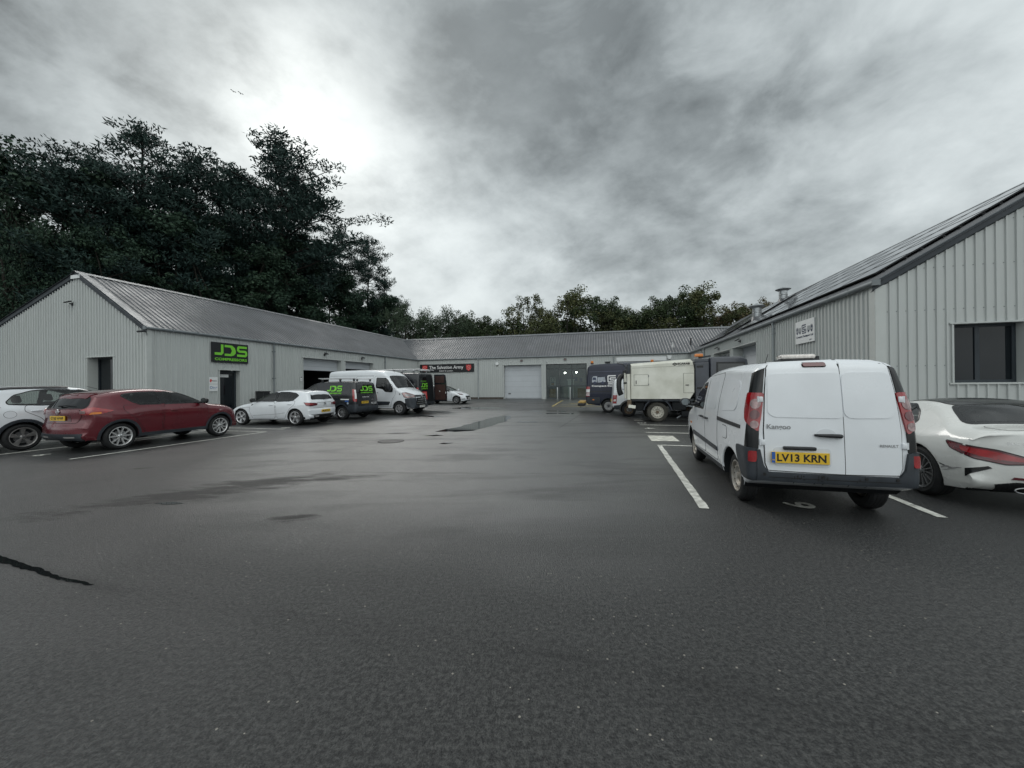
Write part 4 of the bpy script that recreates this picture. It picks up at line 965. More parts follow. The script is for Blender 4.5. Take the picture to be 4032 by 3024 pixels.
class Veh:
    def __init__(s, name, label, cat, cfg, paint, group=None):
        s.root = empty(name); tag(s.root, label, cat, group); s.cfg = cfg; s.holes = []
        me, s.bvh, s.Wf = car_body(cfg, paint); s.body = bpy.data.objects.new('body', me); COL.objects.link(s.body); s.body.parent = s.root; s.paint = paint
    def open_windows(s):
        """cut real openings behind the see-through panes"""
        for o in [s.body]+[c for c in s.root.children if c.type == 'MESH' and c.name.split('.')[0] in ('front_door', 'rear_door', 'door', 'window_pillar', 'sliding_door')]:
            if 'window_pillar' in o.name: continue
            bm = bmesh.new(); bm.from_mesh(o.data)
            for P, d, r, u in s.holes:
                n = len(P); pl = [(p.dot(r), p.dot(u)) for p in P]; cen = sum(P, Vector())/n
                x0, x1 = min(a for a, _ in pl), max(a for a, _ in pl); y0, y1 = min(b for _, b in pl), max(b for _, b in pl)
                def near(f):
                    if f.normal.dot(d) < .12 or (f.calc_center_median()-cen).dot(d) < -.45: return False
                    aa = [v.co.dot(r) for v in f.verts]; bb = [v.co.dot(u) for v in f.verts]
                    return max(aa) > x0 and min(aa) < x1 and max(bb) > y0 and min(bb) < y1
                simp = [P[i] for i in range(n) if ((P[i]-P[i-1]).normalized()-(P[(i+1) % n]-P[i]).normalized()).length > .02]
                for i in range(len(simp)):
                    a, b = simp[i], simp[(i+1) % len(simp)]; e = (r*(b-a).dot(r)+u*(b-a).dot(u))
                    if e.length < .004: continue
                    no = e.cross(d).normalized(); lo, hi = sorted((a.dot(r), b.dot(r))); lo2, hi2 = sorted((a.dot(u), b.dot(u)))
                    fs = []
                    for f in bm.faces:
                        if not near(f): continue
                        aa = [v.co.dot(r) for v in f.verts]; bb = [v.co.dot(u) for v in f.verts]
                        if max(aa) > lo-.02 and min(aa) < hi+.02 and max(bb) > lo2-.02 and min(bb) < hi2+.02: fs.append(f)
                    gg = set(fs)
                    for f in fs: gg.update(f.edges); gg.update(f.verts)
                    if gg: bmesh.ops.bisect_plane(bm, geom=list(gg), plane_co=a, plane_no=no, dist=1e-5)
                sp = [(p.dot(r), p.dot(u)) for p in simp]; kill = []
                for f in bm.faces:
                    if not near(f): continue
                    c = f.calc_center_median(); X, Y = c.dot(r), c.dot(u); ins = False
                    for i in range(len(sp)):
                        (ax_, ay_), (bx_, by_) = sp[i], sp[(i+1) % len(sp)]
                        if (ay_ > Y) != (by_ > Y) and X < (bx_-ax_)*(Y-ay_)/(by_-ay_)+ax_: ins = not ins
                    if ins: kill.append(f)
                bmesh.ops.delete(bm, geom=kill, context='FACES')
            bm.to_mesh(o.data); bm.free()
    def cabin(s, rows, dash=None, floor=.5, w=.36, van=False):
        SM = mat('seat_fabric', (.030, .031, .034), .8, 0, .2, (6, .3)); z0 = floor
        for x, zh in rows:
            for y in (.36, -.36):
                e = empty('seat', (x, y, z0)); e.parent = s.root; h = zh-z0
                mb = MB(); T = Matrix.Rotation(rad(-13), 4, 'Y'); mb.box((-.06, -.23, 0), (.07, .23, h-.22), SM, T, .05); mb.box((0, -.23, -.05), (.48, .23, .12), SM, None, .05); mb.build('seat_back', e, 40)
                mb = MB(); mb.box((-.05, -.13, h-.20), (.06, .13, h), SM, T, .045); mb.build('headrest', e, 40)
        if dash:
            x, z = dash; mb = MB(); mb.box((x-.25, -.66, z-.35), (x+.28, .66, z), M_BLACK, None, .06); mb.build('dashboard', s.root, 40)
            mb = MB(); pts = [(x-.38+.06*math.cos(t), -.36+.18*math.sin(t), z-.02+.17*math.cos(t)) for t in [2*math.pi*k/20 for k in range(21)]]; mb.tube(pts, .014, M_BLACK, 6); mb.tube([(x-.2, -.36, z-.12), (x-.38, -.36, z-.02)], .025, M_BLACK, 6); mb.build('steering_wheel', s.root, 40)
        if van: mb = MB(); x = rows[-1][0]-.30; zt = rows[0][1]+.15; wt = s.Wf(x, zt)-.10; mb.prism([(-s.Wf(x, .9)+.08, s.cfg['zb']+.1), (s.Wf(x, .9)-.08, s.cfg['zb']+.1), (s.Wf(x, .9)-.08, 1.0), (wt, zt), (-wt, zt), (-s.Wf(x, .9)+.08, 1.0)], x-.02, x, M_VOID, None, 'yz'); mb.build('bulkhead', s.root)
    def place(s, contact, heading, side, xl=0.0):
        """contact: ground point under the outer face of the wheel at local x=xl on the given side (+1 left, -1 right)"""
        h = rad(heading); f = Vector((math.sin(h), math.cos(h), 0)); l = Vector((-f.y, f.x, 0)); yo = s.cfg['track']
        p = Vector((contact[0], contact[1], 0))-l*(side*yo)-f*xl
        s.root.location = (p.x, p.y, gz(p.x, p.y)); s.root.rotation_euler = (0, 0, math.pi/2-h)
        return s
    def cast(s, p, d):
        """p approx point on body, d outward dir"""
        hit = s.bvh.ray_cast(p+d*2.5, -d)
        if hit[0] is None or (hit[0]-p).length > 1.6:
            hit = s.bvh.find_nearest(p)
        return hit[0], hit[1]
    def patch(s, name, poly, d, m, off=.006, parent=None, grid=.07, smooth=True, rim=None, rimw=.012, back=.02, round_=0):
        """poly: 3-D points roughly on the body; d outward projection direction; laid over the body surface as a thin shell"""
        d = Vector(d).normalized(); P = [Vector(p) for p in poly]
        if round_: P = s._round(P, round_)
        r = d.cross(Vector((0, 0, 1))) if abs(d.z) < .9 else Vector((0, 1, 0)); r.normalize(); u = r.cross(d).normalized(); 
        def mk(PP, mm, of, mb):
            bm = bmesh.new(); base = sum(PP, Vector())/len(PP); vs = []
            for p in PP:
                q = p-base; vs.append(bm.verts.new(base+r*q.dot(r)+u*q.dot(u)))
            f = bm.faces.new(vs)
            aa = [(v.co-base).dot(r) for v in vs]; bb = [(v.co-base).dot(u) for v in vs]
            k = min(aa)+grid*.5
            while k < max(aa): bmesh.ops.bisect_plane(bm, geom=bm.verts[:]+bm.edges[:]+bm.faces[:], plane_co=base+r*k, plane_no=r, dist=1e-5); k += grid
            k = min(bb)+grid*.5
            while k < max(bb): bmesh.ops.bisect_plane(bm, geom=bm.verts[:]+bm.edges[:]+bm.faces[:], plane_co=base+u*k, plane_no=u, dist=1e-5); k += grid
            outer = {}; inner = {}
            for v in bm.verts:
                h, nn = s.cast(v.co.copy(), d)
                if nn.dot(d) < 0: nn = -nn
                nn = (nn*.6+d*.4).normalized()
                outer[v] = h+nn*of; inner[v] = h-nn*back
            bnd = [e for e in bm.edges if len(e.link_faces) == 1]
            idx = {}; V = []; F = []
            for v in bm.verts: idx[v] = len(V); V.append(outer[v])
            for f in bm.faces: F.append([idx[v] for v in f.verts])
            bi = {}
            for e in bnd:
                for v in e.verts:
                    if v not in bi: bi[v] = len(V); V.append(inner[v])
            for e in bnd: a, b = e.verts; F.append([idx[a], idx[b], bi[b], bi[a]])
            mb.add(V, F, mm); bm.free()
        mb = MB(); see = m is M_GL
        if see and rim is not None:
            R_ = []
            for i in range(len(P)):
                a, b = P[i], P[(i+1) % len(P)]; k = max(1, int((b-a).length/.06))
                R_ += [a.lerp(b, j/k) for j in range(k)]
            P = R_
        if see: s.holes.append(([p.copy() for p in P], d.copy(), r.copy(), u.copy()))
        if rim is not None:
            c = sum(P, Vector())/len(P); Q = []
            n_ = len(P); base = c
            pl = [((p-base).dot(r), (p-base).dot(u)) for p in P]
            ar = sum(pl[i][0]*pl[(i+1) % n_][1]-pl[(i+1) % n_][0]*pl[i][1] for i in range(n_)); sgn = 1 if ar > 0 else -1
            for i in range(n_):
                a, b, c2 = Vector(pl[i-1]), Vector(pl[i]), Vector(pl[(i+1) % n_]); d0 = (b-a).normalized(); d1 = (c2-b).normalized()
                n0 = Vector((d0.y, -d0.x))*sgn; n1 = Vector((d1.y, -d1.x))*sgn; nn = (n0+n1)
                nn = nn.normalized() if nn.length > 1e-6 else n0
                k = rimw/max(.5, nn.dot(n0)); q = b+nn*k; Q.append(P[i]+r*(q.x-b.x)+u*(q.y-b.y))
            if see:
                vs = []; fs = []; n_ = len(P)
                for loop, of in ((Q, off*.5), (P, off*.9), (Q, -back), (P, -.02)):
                    for q in loop:
                        h, nn = s.cast(q, d); nn = -nn if nn.dot(d) < 0 else nn; vs.append(h+(nn*.6+d*.4).normalized()*of)
                for i in range(n_):
                    j = (i+1) % n_; fs += [(i, j, n_+j, n_+i), (2*n_+i, 2*n_+j, j, i), (n_+i, n_+j, 3*n_+j, 3*n_+i)]
                mb.add(vs, fs, rim)
            else: mk(Q, rim, off*.45, mb)
        mk(P, m, off, mb)
        o = mb.build(name, parent or s.body.parent, 40 if smooth else None)
        return o
    def _round(s, P, rr, k=4):
        out = []; n = len(P)
        for i in range(n):
            a, b, c = P[i-1], P[i], P[(i+1) % n]; r1 = min(rr, (a-b).length*.45, (c-b).length*.45)
            p0 = b+(a-b).normalized()*r1; p1 = b+(c-b).normalized()*r1
            for j in range(k+1):
                t = j/k; out.append(p0*(1-t)**2+b*2*t*(1-t)+p1*t*t)
        return out
    def S(s, name, poly, m, side=1, **kw):
        """side patch, poly in (x,z)"""
        return s.patch(name, [(x, side*s.Wf(x, z), z) for x, z in poly], (0, side, 0), m, **kw)
    def E(s, name, poly, m, front=False, tilt=0, **kw):
        """end patch; poly in (y,z)"""
        x = s.cfg['top'][0][0] if front else s.cfg['top'][-1][0]
        return s.patch(name, [(x, y, z) for y, z in poly], (1 if front else -1, 0, tilt), m, **kw)
    def wheels(s, style, rr, m_rim, width=.21, rim_r=None, sides=(1, -1)):
        cfg = s.cfg; src = {}
        for xc in (0, cfg['wb']):
            for side in (1, -1):
                w = empty('wheel', (xc, side*(cfg['track']), cfg['wr'])); w.parent = s.root; w.rotation_euler = (0, rad(37*xc), 0 if side > 0 else math.pi)
                if 'tyre' not in src:
                    R, r = cfg['wr'], rim_r or cfg['wr']*.64
                    mb = MB(); wd = width
                    mb.lathe([(r*.93, -.015), (r+.004, -.004), (r+.02, -.002), ((R+r)/2, .004), (R-.03, -.006), (R-.008, -.028), (R, -.055), (R, -wd*.5), (R, -wd+.055), (R-.01, -wd+.02), (R-.04, -wd), (r, -wd+.01), (r*.93, -wd+.03)], M_RUBBER, 40)
                    for zz in (.30, .5, .70): mb.lathe([(R+.0015, -wd*zz-.006), (R+.0015, -wd*zz+.006)], M_INK, 40)
                    src['tyre'] = mb.build('tyre', w, 35)
                    mb = MB(); rim_geo(mb, style, r, wd, m_rim); src['rim'] = mb.build('rim', w, 35)
                else:
                    for k in ('tyre', 'rim'):
                        c = src[k].copy(); COL.objects.link(c); c.parent = w
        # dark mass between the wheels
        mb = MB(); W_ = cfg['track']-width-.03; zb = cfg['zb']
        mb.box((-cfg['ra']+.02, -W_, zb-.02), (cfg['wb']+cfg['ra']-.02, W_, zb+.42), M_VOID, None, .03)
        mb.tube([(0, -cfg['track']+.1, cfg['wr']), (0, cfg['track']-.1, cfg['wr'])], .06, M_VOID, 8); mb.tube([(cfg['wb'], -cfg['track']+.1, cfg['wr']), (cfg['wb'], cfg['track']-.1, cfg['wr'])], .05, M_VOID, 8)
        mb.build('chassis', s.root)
    def plate(s, txt, y, z, front=False, w=.52, h=.112, gb=False, m=None, tilt=0, off=.012, parent=None):
        x = s.cfg['top'][0][0] if front else s.cfg['top'][-1][0]
        d = Vector((1 if front else -1, 0, 0)); hit, nn = s.cast(Vector((x, y, z)), d)
        # most protruding of the footprint
        xs = [s.cast(Vector((x, y+a, z+b)), d)[0].x for a in (-w/2, 0, w/2) for b in (-h/2, h/2)]
        xx = max(xs) if front else min(xs); xx += off*(1 if front else -1)
        e = empty('number_plate', (xx, y, z)); e.parent = s.root
        T = frame((0, 0, 0), (0, 1, 0) if front else (0, -1, 0), (math.sin(tilt)*(-1 if front else 1), 0, math.cos(tilt)))
        mb = MB(); mb.box((-w/2, -.008, -h/2), (w/2, .01, h/2), m or (M_WHP if front else M_YELP), T, .003)
        if gb: mb.box((-w/2+.002, -.010, -h/2+.002), (-w/2+.04, -.0075, h/2-.002), M_GB, T)
        mb.build('plate', e)
        mb = MB(); x0 = -w/2+(.058 if gb else .035); add_text(mb, txt, x0, w/2-.035, -h/2+.019, h/2-.019, M_INK, .0095, T, .03, 1.0)
        if gb: add_text(mb, 'GB', -w/2+.008, -w/2+.034, -.035, -.02, M_YELP, .011, T, .02)
        mb.build('characters', e, recalc=False); return e
    def text(s, txt, x0, x1, z0, z1, m, side=0, rear=True, off=.012, bold=.02, parent=None, name='badge', shear=0):
        """lettering fitted on to the body; side=+-1 for flanks (x range), else on the rear (y range given left to right as seen)"""
        vs, fs, w, h = text_geo(txt, bold, 1, shear); mb = MB(); V = []
        if isinstance(off, (int, float)): pass
        for vx, vy in vs:
            a = x0+(x1-x0)*vx/w; z = z0+(z1-z0)*vy/h
            if side: p = Vector((a, side*s.Wf(a, z), z)); d = Vector((0, side, 0))
            else: p = Vector((s.cfg['top'][-1][0] if rear else s.cfg['top'][0][0], a, z)); d = Vector((-1 if rear else 1, 0, 0))
            hh, nn = s.cast(p, d); V.append(hh+d*off)
        mb.add(V, fs, m); return mb.build(name, parent or s.root, recalc=False)
    def mirror(s, x, z, side, m, sc=1.0, shape='car', glassback=True):
        w = s.Wf(x, z); r = empty('door_mirror', (x, side*w, z)); r.parent = s.root
        mb = MB(); mb.box((-.05, -.02, -.03), (.03, .10*sc, .02), M_BLACK, Matrix.Diagonal((1, side, 1, 1)), .008); mb.build('arm', r, 40)
        H, L = (.085*sc, .11*sc) if shape == 'car' else (.15*sc, .10*sc)
        bm = bmesh.new(); bmesh.ops.create_uvsphere(bm, u_segments=18, v_segments=12, radius=1)
        for v in bm.verts:
            c = v.co; e = 2.6
            q = [math.copysign(abs(t)**.72, t) for t in c]; v.co = Vector((max(-.45, q[0])*.085*sc+.02, side*(.10*sc+L+q[1]*L), q[2]*H+.04))
        me = bpy.data.meshes.new('housing'); bm.to_mesh(me); bm.free(); me.materials.append(m); me.shade_smooth(); o = bpy.data.objects.new('housing', me); COL.objects.link(o); o.parent = r
        mb = MB(); n_ = 16; c0 = (-.022*sc, side*(.10*sc+L), .04)
        mb.add([(c0[0]-.001, c0[1]+math.cos(2*math.pi*k/n_)*L*.82, c0[2]+math.sin(2*math.pi*k/n_)*H*.84) for k in range(n_)], [tuple(range(n_))], MATS.get('mirror_glass') or mat('mirror_glass', (.25, .28, .29), .03, 1)); mb.build('glass', r, recalc=False)
    def handle(s, x, z, side, m, parent=None, w=.10, out=.035):
        y = abs(s.cast(Vector((x, side*s.Wf(x, z), z)), Vector((0, side, 0)))[0].y)
        mb = MB(); pts = [(x-w, side*(y+.002), z), (x-w*.8, side*(y+out), z+.002), (x+w*.8, side*(y+out), z+.004), (x+w, side*(y+.002), z+.004)]
        mb.tube(pts, [.012, .015, .015, .010], m, 8); o = mb.build('door_handle', parent or s.root, 40); return o
def rim_geo(mb, style, r, wd, m):
    dk = M_VOID
    mb.lathe([(r, .0), (r-.012, .002), (r-.022, -.008), (r-.03, -.05), (r-.035, -wd+.03)], m, 36)
    mb.lathe([(.001, -.075), (r-.034, -.075)], dk, 24)
    mb.lathe([(.001, -.060), (r*.62, -.060), (r*.62, -.07)], M_ALLOY_D, 24)
    def spoke(a, w0, w1, r0, r1, y0, y1, skew=0, mm=None):
        ca, sa = math.cos(a), math.sin(a); cb, sb = math.cos(a+skew), math.sin(a+skew); t = .03
        vs = []
        for (rr, w, y, c, s_) in ((r0, w0, y0, ca, sa), (r1, w1, y1, cb, sb)):
            for dw, dy in ((-w, -t), (w, -t), (w*.8, 0), (-w*.8, 0)):
                vs.append((c*rr-s_*dw, y+dy, s_*rr+c*dw))
        mb.add(vs, [(0, 1, 2, 3)[::-1], (4, 5, 6, 7), (0, 1, 5, 4), (1, 2, 6, 5), (2, 3, 7, 6), (3, 0, 4, 7)], mm or m)
    if style[0] == 'spoke':       # ('spoke', count, w_in, w_out, paired_gap, skew)
        _, n, w0, w1, gap, skew = style
        for k in range(n):
            a = 2*math.pi*k/n+.3
            if gap:
                for q in (-1, 1): spoke(a+q*gap*.5, w0, w1, r*.22, r-.012, -.022, -.012, q*gap*.35+skew)
            else: spoke(a, w0, w1, r*.18, r-.012, -.022, -.012, skew)
        mb.lathe([(.001, -.008), (r*.13, -.010), (r*.24, -.022), (r*.25, -.05)], m, 20); mb.lathe([(.001, -.004), (r*.10, -.006), (r*.11, -.011)], M_ALLOY_D, 16)
        for k in range(5): 
            a = 2*math.pi*k/5; mb.lathe([(.001, -.014), (.010, -.014), (.010, -.02)], dk, 8, 'y', (math.cos(a)*r*.19, 0, math.sin(a)*r*.19))
    elif style[0] == 'steel':     # ('steel', holes, hub material)
        _, n, hubm, depth = style
        mb.lathe([(r-.03, -.03), (r*.80, -.022-depth*.2), (r*.62, -.016-depth*.3), (r*.45, -.03-depth), (r*.2, -.035-depth), (.001, -.035-depth)], m, 36)
        for k in range(n):
            a = 2*math.pi*k/n; hr = r*.055
            mb.lathe([(.001, 0), (hr, 0), (hr, -.01)], dk, 10, 'y', (math.cos(a)*r*.74, -.016-depth*.2, math.sin(a)*r*.74))
        mb.lathe([(.001, .0-depth*.2), (r*.18, -.004-depth*.2), (r*.24, -.03-depth*.6), (r*.25, -.05-depth)], hubm, 20)
        for k in range(5):
            a = 2*math.pi*k/5; mb.lathe([(.001, -.02-depth), (.014, -.02-depth), (.014, -.04-depth)], hubm, 6, 'y', (math.cos(a)*r*.35, 0, math.sin(a)*r*.35))
    elif style[0] == 'trim':      # plastic trim with broad spokes
        _, n, hole = style
        mb.lathe([(r-.02, -.018), (r*.55, -.006), (.001, -.002)], m, 36)
        for k in range(n):
            a = 2*math.pi*k/n; q = []
            for t, rr in ((-.13, .80), (.13, .80), (.19, .52), (0, .36), (-.19, .52)):
                q.append((math.cos(a+t*1.2)*r*rr*hole, -.004+.004, math.sin(a+t*1.2)*r*rr*hole))
            q = [(x, .003-.012*math.hypot(x, z)/r, z) for x, y, z in q]
            mb.add(q, [(0, 1, 2, 3, 4)], dk)
        mb.lathe([(.001, .006), (r*.12, .004), (r*.14, -.004)], m, 16)
def _glass():
    gm = bpy.data.materials.new('vehicle_glass'); gm.use_nodes = True; t = gm.node_tree; t.nodes.remove(t.nodes['Principled BSDF'])
    out = t.nodes['Material Output']; tr = t.nodes.new('ShaderNodeBsdfTransparent'); tr.inputs[0].default_value = (.66, .71, .69, 1); gl = t.nodes.new('ShaderNodeBsdfGlossy'); gl.inputs['Roughness'].default_value = .03
    fr = t.nodes.new('ShaderNodeFresnel'); fr.inputs[0].default_value = 1.52; mx = t.nodes.new('ShaderNodeMixShader'); q = G(t)
    q.L(q.m('ADD', q.m('MULTIPLY', fr.outputs[0], 1.35), .02, clamp=True), mx.inputs[0]); q.L(tr.outputs[0], mx.inputs[1]); q.L(gl.outputs[0], mx.inputs[2]); q.L(mx.outputs[0], out.inputs[0]); return gm
M_GL = _glass()
for _n in ('white_car_paint', 'pearl_white_paint', 'dark_red_paint', 'black_van_paint', 'navy_van_paint'):     # trim lining on the inner face of the panels
    _m = MATS[_n]; _t = _m.node_tree; _q = G(_t); _b = _t.nodes['Principled BSDF']; _o = _t.nodes['Material Output']
    _d = _t.nodes.new('ShaderNodeBsdfDiffuse'); _d.inputs[0].default_value = (.07, .07, .072, 1); _g = _t.nodes.new('ShaderNodeNewGeometry'); _x = _t.nodes.new('ShaderNodeMixShader')
    _q.L(_g.outputs['Backfacing'], _x.inputs[0]); _q.L(_b.outputs[0], _x.inputs[1]); _q.L(_d.outputs[0], _x.inputs[2]); _q.L(_x.outputs[0], _o.inputs[0])
M_GLT = mat('tinted_glass', (.004, .005, .006), .03, 0, .6)
M_TRIM = mat('gloss_black_trim', (.008, .009, .010), .2, 0, .5)

# ---- small white panel van with the six bay -------------------------------
def van_near():
    cfg = dict(zb=.27, ra=.375, wr=.315, wb=2.697, track=.81, crown=.03, round=.07, flare=.0,
        top=[(3.46, .27, .0, .03), (3.54, .34, .10, .06), (3.56, .60, .14, .08), (3.44, .86, .14, .09), (3.10, 1.02, .08, .08), (2.62, 1.12, .05, .08), (2.50, 1.15, .05, .07), (2.22, 1.36, .05, .07), (1.88, 1.62, .04, .08), (1.55, 1.755, .03, .09), (.9, 1.81, .03, .09), (.2, 1.825, .03, .09), (-.35, 1.815, .03, .09), (-.50, 1.80, .03, .09), (-.575, 1.74, .03, .08), (-.60, 1.60, .03, .08), (-.655, 1.2, .03, .09), (-.68, .80, .03, .09), (-.69, .50, .03, .06), (-.68, .42, .03, .04), (-.60, .385, .0, .03), (-.45, .33, 0, .03)],
        wz=[(.2, .83), (.4, .885), (.7, .905), (.95, .905), (1.1, .895), (1.3, .86), (1.6, .78), (1.85, .71)],
        plan=[(-.75, .945), (-.3, .975), (.3, 1.0), (2.2, 1.0), (2.8, .985), (3.2, .93), (3.6, .84)])
    v = Veh('panel_van', 'small white panel van parked over the number six with plate LV13 KRN', 'van', cfg, M_PAINTW); R = v.root
    dg = M_SEAM
    # side windows / pressed panels / doors, both flanks
    for sd in (1, -1):
        v.S('front_door', [(2.42, 1.10), (2.05, 1.42), (1.72, 1.63), (1.42, 1.66), (1.36, 1.10), (1.38, .40), (2.20, .38), (2.36, .62)], M_PAINTW, sd, off=.004, rim=dg, rimw=.010, round_=.06)
        v.S('front_window', [(2.28, 1.13), (1.98, 1.38), (1.72, 1.52), (1.52, 1.545), (1.48, 1.13)], M_GL, sd, off=.009, rim=M_TRIM, rimw=.03, round_=.05)
        v.S('sliding_door', [(1.33, 1.66), (.62, 1.70), (.56, 1.06), (.60, .40), (1.34, .40)], M_PAINTW, sd, off=.004, rim=dg, rimw=.010, round_=.05)
        v.S('pressed_panel', [(1.22, 1.56), (.76, 1.58), (.70, 1.15), (1.20, 1.13)], mat('pressed_panel_white', (.62, .65, .68), .34, 0, .5, (1.8, .06), None, .6), sd, off=.007, rim=dg, rimw=.004, round_=.09)
        v.S('pressed_panel', [(.48, 1.58), (-.18, 1.57), (-.22, 1.20), (.44, 1.15)], MATS['white_car_paint'], sd, off=.006, rim=MATS['pressed_panel_white'], rimw=.008, round_=.12)
        v.S('door_rail', [(.56, 1.06), (-.40, 1.03), (-.40, .985), (.56, 1.005)], M_BLACK, sd, off=.010)
        v.S('side_rubbing_strip', [(2.30, .66), (.58, .60), (.58, .54), (2.32, .58)], M_CLAD, sd, off=.018, round_=.02)
        v.handle(1.52, .98, sd, M_BLACK, w=.075, out=.045); v.handle(1.20, .975, sd, M_BLACK, w=.075, out=.045)
        v.mirror(2.22, 1.15, sd, M_BLACK, .88)
        # tall rear lamp cluster wrapping the corner, with black corner trims above and below
        dd = (-.75, sd*.66, 0)
        def C(y, z, x): return (x, sd*y*.955, z)
        v.patch('corner_trim', [C(.70, 1.72, -.585), C(.795, 1.66, -.47), C(.83, 1.43, -.50), C(.75, 1.43, -.64)], dd, M_TRIM, off=.010, grid=.03)
        v.patch('corner_trim', [C(.79, 1.02, -.66), C(.875, 1.08, -.56), C(.895, .78, -.53), C(.80, .78, -.67)], dd, M_TRIM, off=.010, grid=.03)
        tl = v.patch('tail_light', [C(.735, 1.43, -.645), C(.845, 1.43, -.48), C(.885, 1.22, -.50), C(.885, 1.10, -.53), C(.79, .975, -.655), C(.772, 1.15, -.665)], dd, M_RED, off=.018, grid=.03, round_=.03)
        for z_, m_, rr in ((1.30, M_CLEAR, .050), (1.06, M_CLEAR, .040), (1.175, M_REDD, .046)):
            q = []
            for k in range(14):
                a = 2*math.pi*k/14; q.append((-.62+math.cos(a)*rr*.66, sd*(.775+math.cos(a)*rr*.72), z_+math.sin(a)*rr*1.15))
            v.patch('lamp_lens', q, dd, m_, off=.024, grid=.035, parent=tl)
        v.patch('fog_lamp', [C(.80, .755, -.66), C(.855, .755, -.60), C(.86, .63, -.60), C(.815, .63, -.66)], dd, M_RED, off=.034, grid=.04, round_=.02, rim=M_INK, rimw=.015)
        # hinges
        for z_ in (1.355, .86):
            hx = v.cast(Vector((-.68, sd*.735, z_)), Vector((-1, 0, 0)))[0]
            mb = MB(); mb.box((hx.x-.035, sd*.705-.022, z_-.032), (hx.x+.02, sd*.705+.022, z_+.032), M_PAINTW, None, .008); mb.tube([(hx.x-.02, sd*.735, z_-.035), (hx.x-.02, sd*.735, z_+.035)], .012, M_PAINTW, 8); mb.build('door_hinge', R, 40)
        v.S('sill', [(2.30, .36), (.42, .36), (.42, .29), (2.30, .29)], M_SEAM, sd, off=.004)
    v.S('fuel_flap', [(.30, .96), (.10, .955), (.10, .79), (.30, .79)], M_PAINTW, 1, off=.005, rim=dg, rimw=.008, round_=.05)
    v.S('wing_reflector', [(2.62, .80), (2.50, .80), (2.50, .76), (2.62, .76)], M_AMBER, 1, off=.008)
    # rear doors
    s_ = -.13
    dl = v.E('rear_door', [(0.687, 1.0), (0.681, .62), (0.654, .545), (s_+.004, .535), (s_+.004, 1.70), (s_+.02, 1.80), (0.561, 1.785), (0.617, 1.72), (0.654, 1.45)], M_PAINTW, off=.012, rim=M_SEAMD, rimw=.009)
    dr = v.E('rear_door', [(-0.687, 1.0), (-0.681, .62), (-0.654, .545), (s_-.004, .535), (s_-.004, 1.70), (s_-.02, 1.80), (-0.561, 1.785), (-0.617, 1.72), (-0.654, 1.45)], M_PAINTW, off=.012, rim=M_SEAMD, rimw=.009)
    PP = M_PAINTW; PR = MATS['pressed_panel_white']
    v.E('door_pressing', [(0.622, 1.62), (0.645, 1.20), (0.580, 1.15), (s_+.006, 1.145), (s_+.006, 1.655), (0.561, 1.65)], PP, off=.019, rim=PR, rimw=.016, round_=.06, parent=dl, back=.006)
    v.E('door_pressing', [(-0.622, 1.62), (-0.645, 1.20), (-0.580, 1.15), (s_-.006, 1.145), (s_-.006, 1.655), (-0.561, 1.65)], PP, off=.019, rim=PR, rimw=.016, round_=.10, parent=dr, back=.006)
    v.E('plate_recess', [(0.598, .81), (0.598, .60), (0.009, .60), (0.009, .81)], PR, off=.016, rim=PP, rimw=.014, round_=.05, parent=dl, back=.004)
    v.E('brake_lamp', [(0.234, 1.765), (0.234, 1.725), (0.000, 1.725), (0.000, 1.765)], M_REDD, off=.024, rim=M_INK, rimw=.008, round_=.018, parent=dl)
    # handle with grip cup
    hx = v.cast(Vector((-.68, .05, .955)), Vector((-1, 0, 0)))[0].x
    q = [(.05+math.cos(2*math.pi*k/20)*.095, .965+math.sin(2*math.pi*k/20)*.062) for k in range(20)]
    v.E('grip_cup', q, PR, off=.017, parent=dl, grid=.3)
    mb = MB(); mb.tube([(hx-.016, .17, .958), (hx-.045, .12, .957), (hx-.045, .0, .955), (hx-.045, -.08, .952), (hx-.02, -.10, .952)], [.012, .018, .022, .024, .018], M_BLACK, 10); mb.build('handle', dl, 40)
    mb = MB(); hx2 = v.cast(Vector((-.68, .33, .80)), Vector((-1, 0, 0)))[0].x; mb.box((hx2-.045, .16, .785), (hx2, .50, .825), M_BLACK, None, .012); mb.build('plate_lamp_bar', dl, 40)
    v.plate('LV13 KRN', .335, .70, gb=True, off=.03, w=.60, h=.125)
    v.text('Kangoo', .66, .41, 1.00, 1.07, M_ALLOY_D, off=.021, bold=.02, name='badge_lettering'); v.text('RENAULT', -.47, -.65, .842, .870, M_ALLOY_D, off=.019, bold=.015, name='badge_lettering')
    # bumper wrapping the back
    mb_poly = [(0.842, .80), (0.804, .80), (0.748, .77), (0.711, .53), (0.561, .515), (-0.561, .515), (-0.711, .53), (-0.748, .77), (-0.804, .80), (-0.842, .80), (-0.842, .40), (0.842, .40)]
    v.E('rear_bumper', [(0.739, .775), (0.706, .60), (0.654, .525), (-0.654, .525), (-0.706, .60), (-0.739, .775), (-0.776, .775), (-0.776, .43), (0.776, .43), (0.776, .775)], M_CLAD, off=.035, grid=.05, back=.05)
    for sd in (1, -1):
        v.patch('bumper_corner', [(-.66, sd*.75, .79), (-.28, sd*.84, .79), (-.30, sd*.84, .66), (-.37, sd*.83, .50), (-.44, sd*.82, .41), (-.67, sd*.75, .42)], (-.45, sd*.9, 0), M_CLAD, off=.022, grid=.035, back=.04, round_=.05)
    v.E('bumper_groove', [(0.654, .475), (0.654, .468), (-0.654, .468), (-0.654, .475)], M_INK, off=.037)
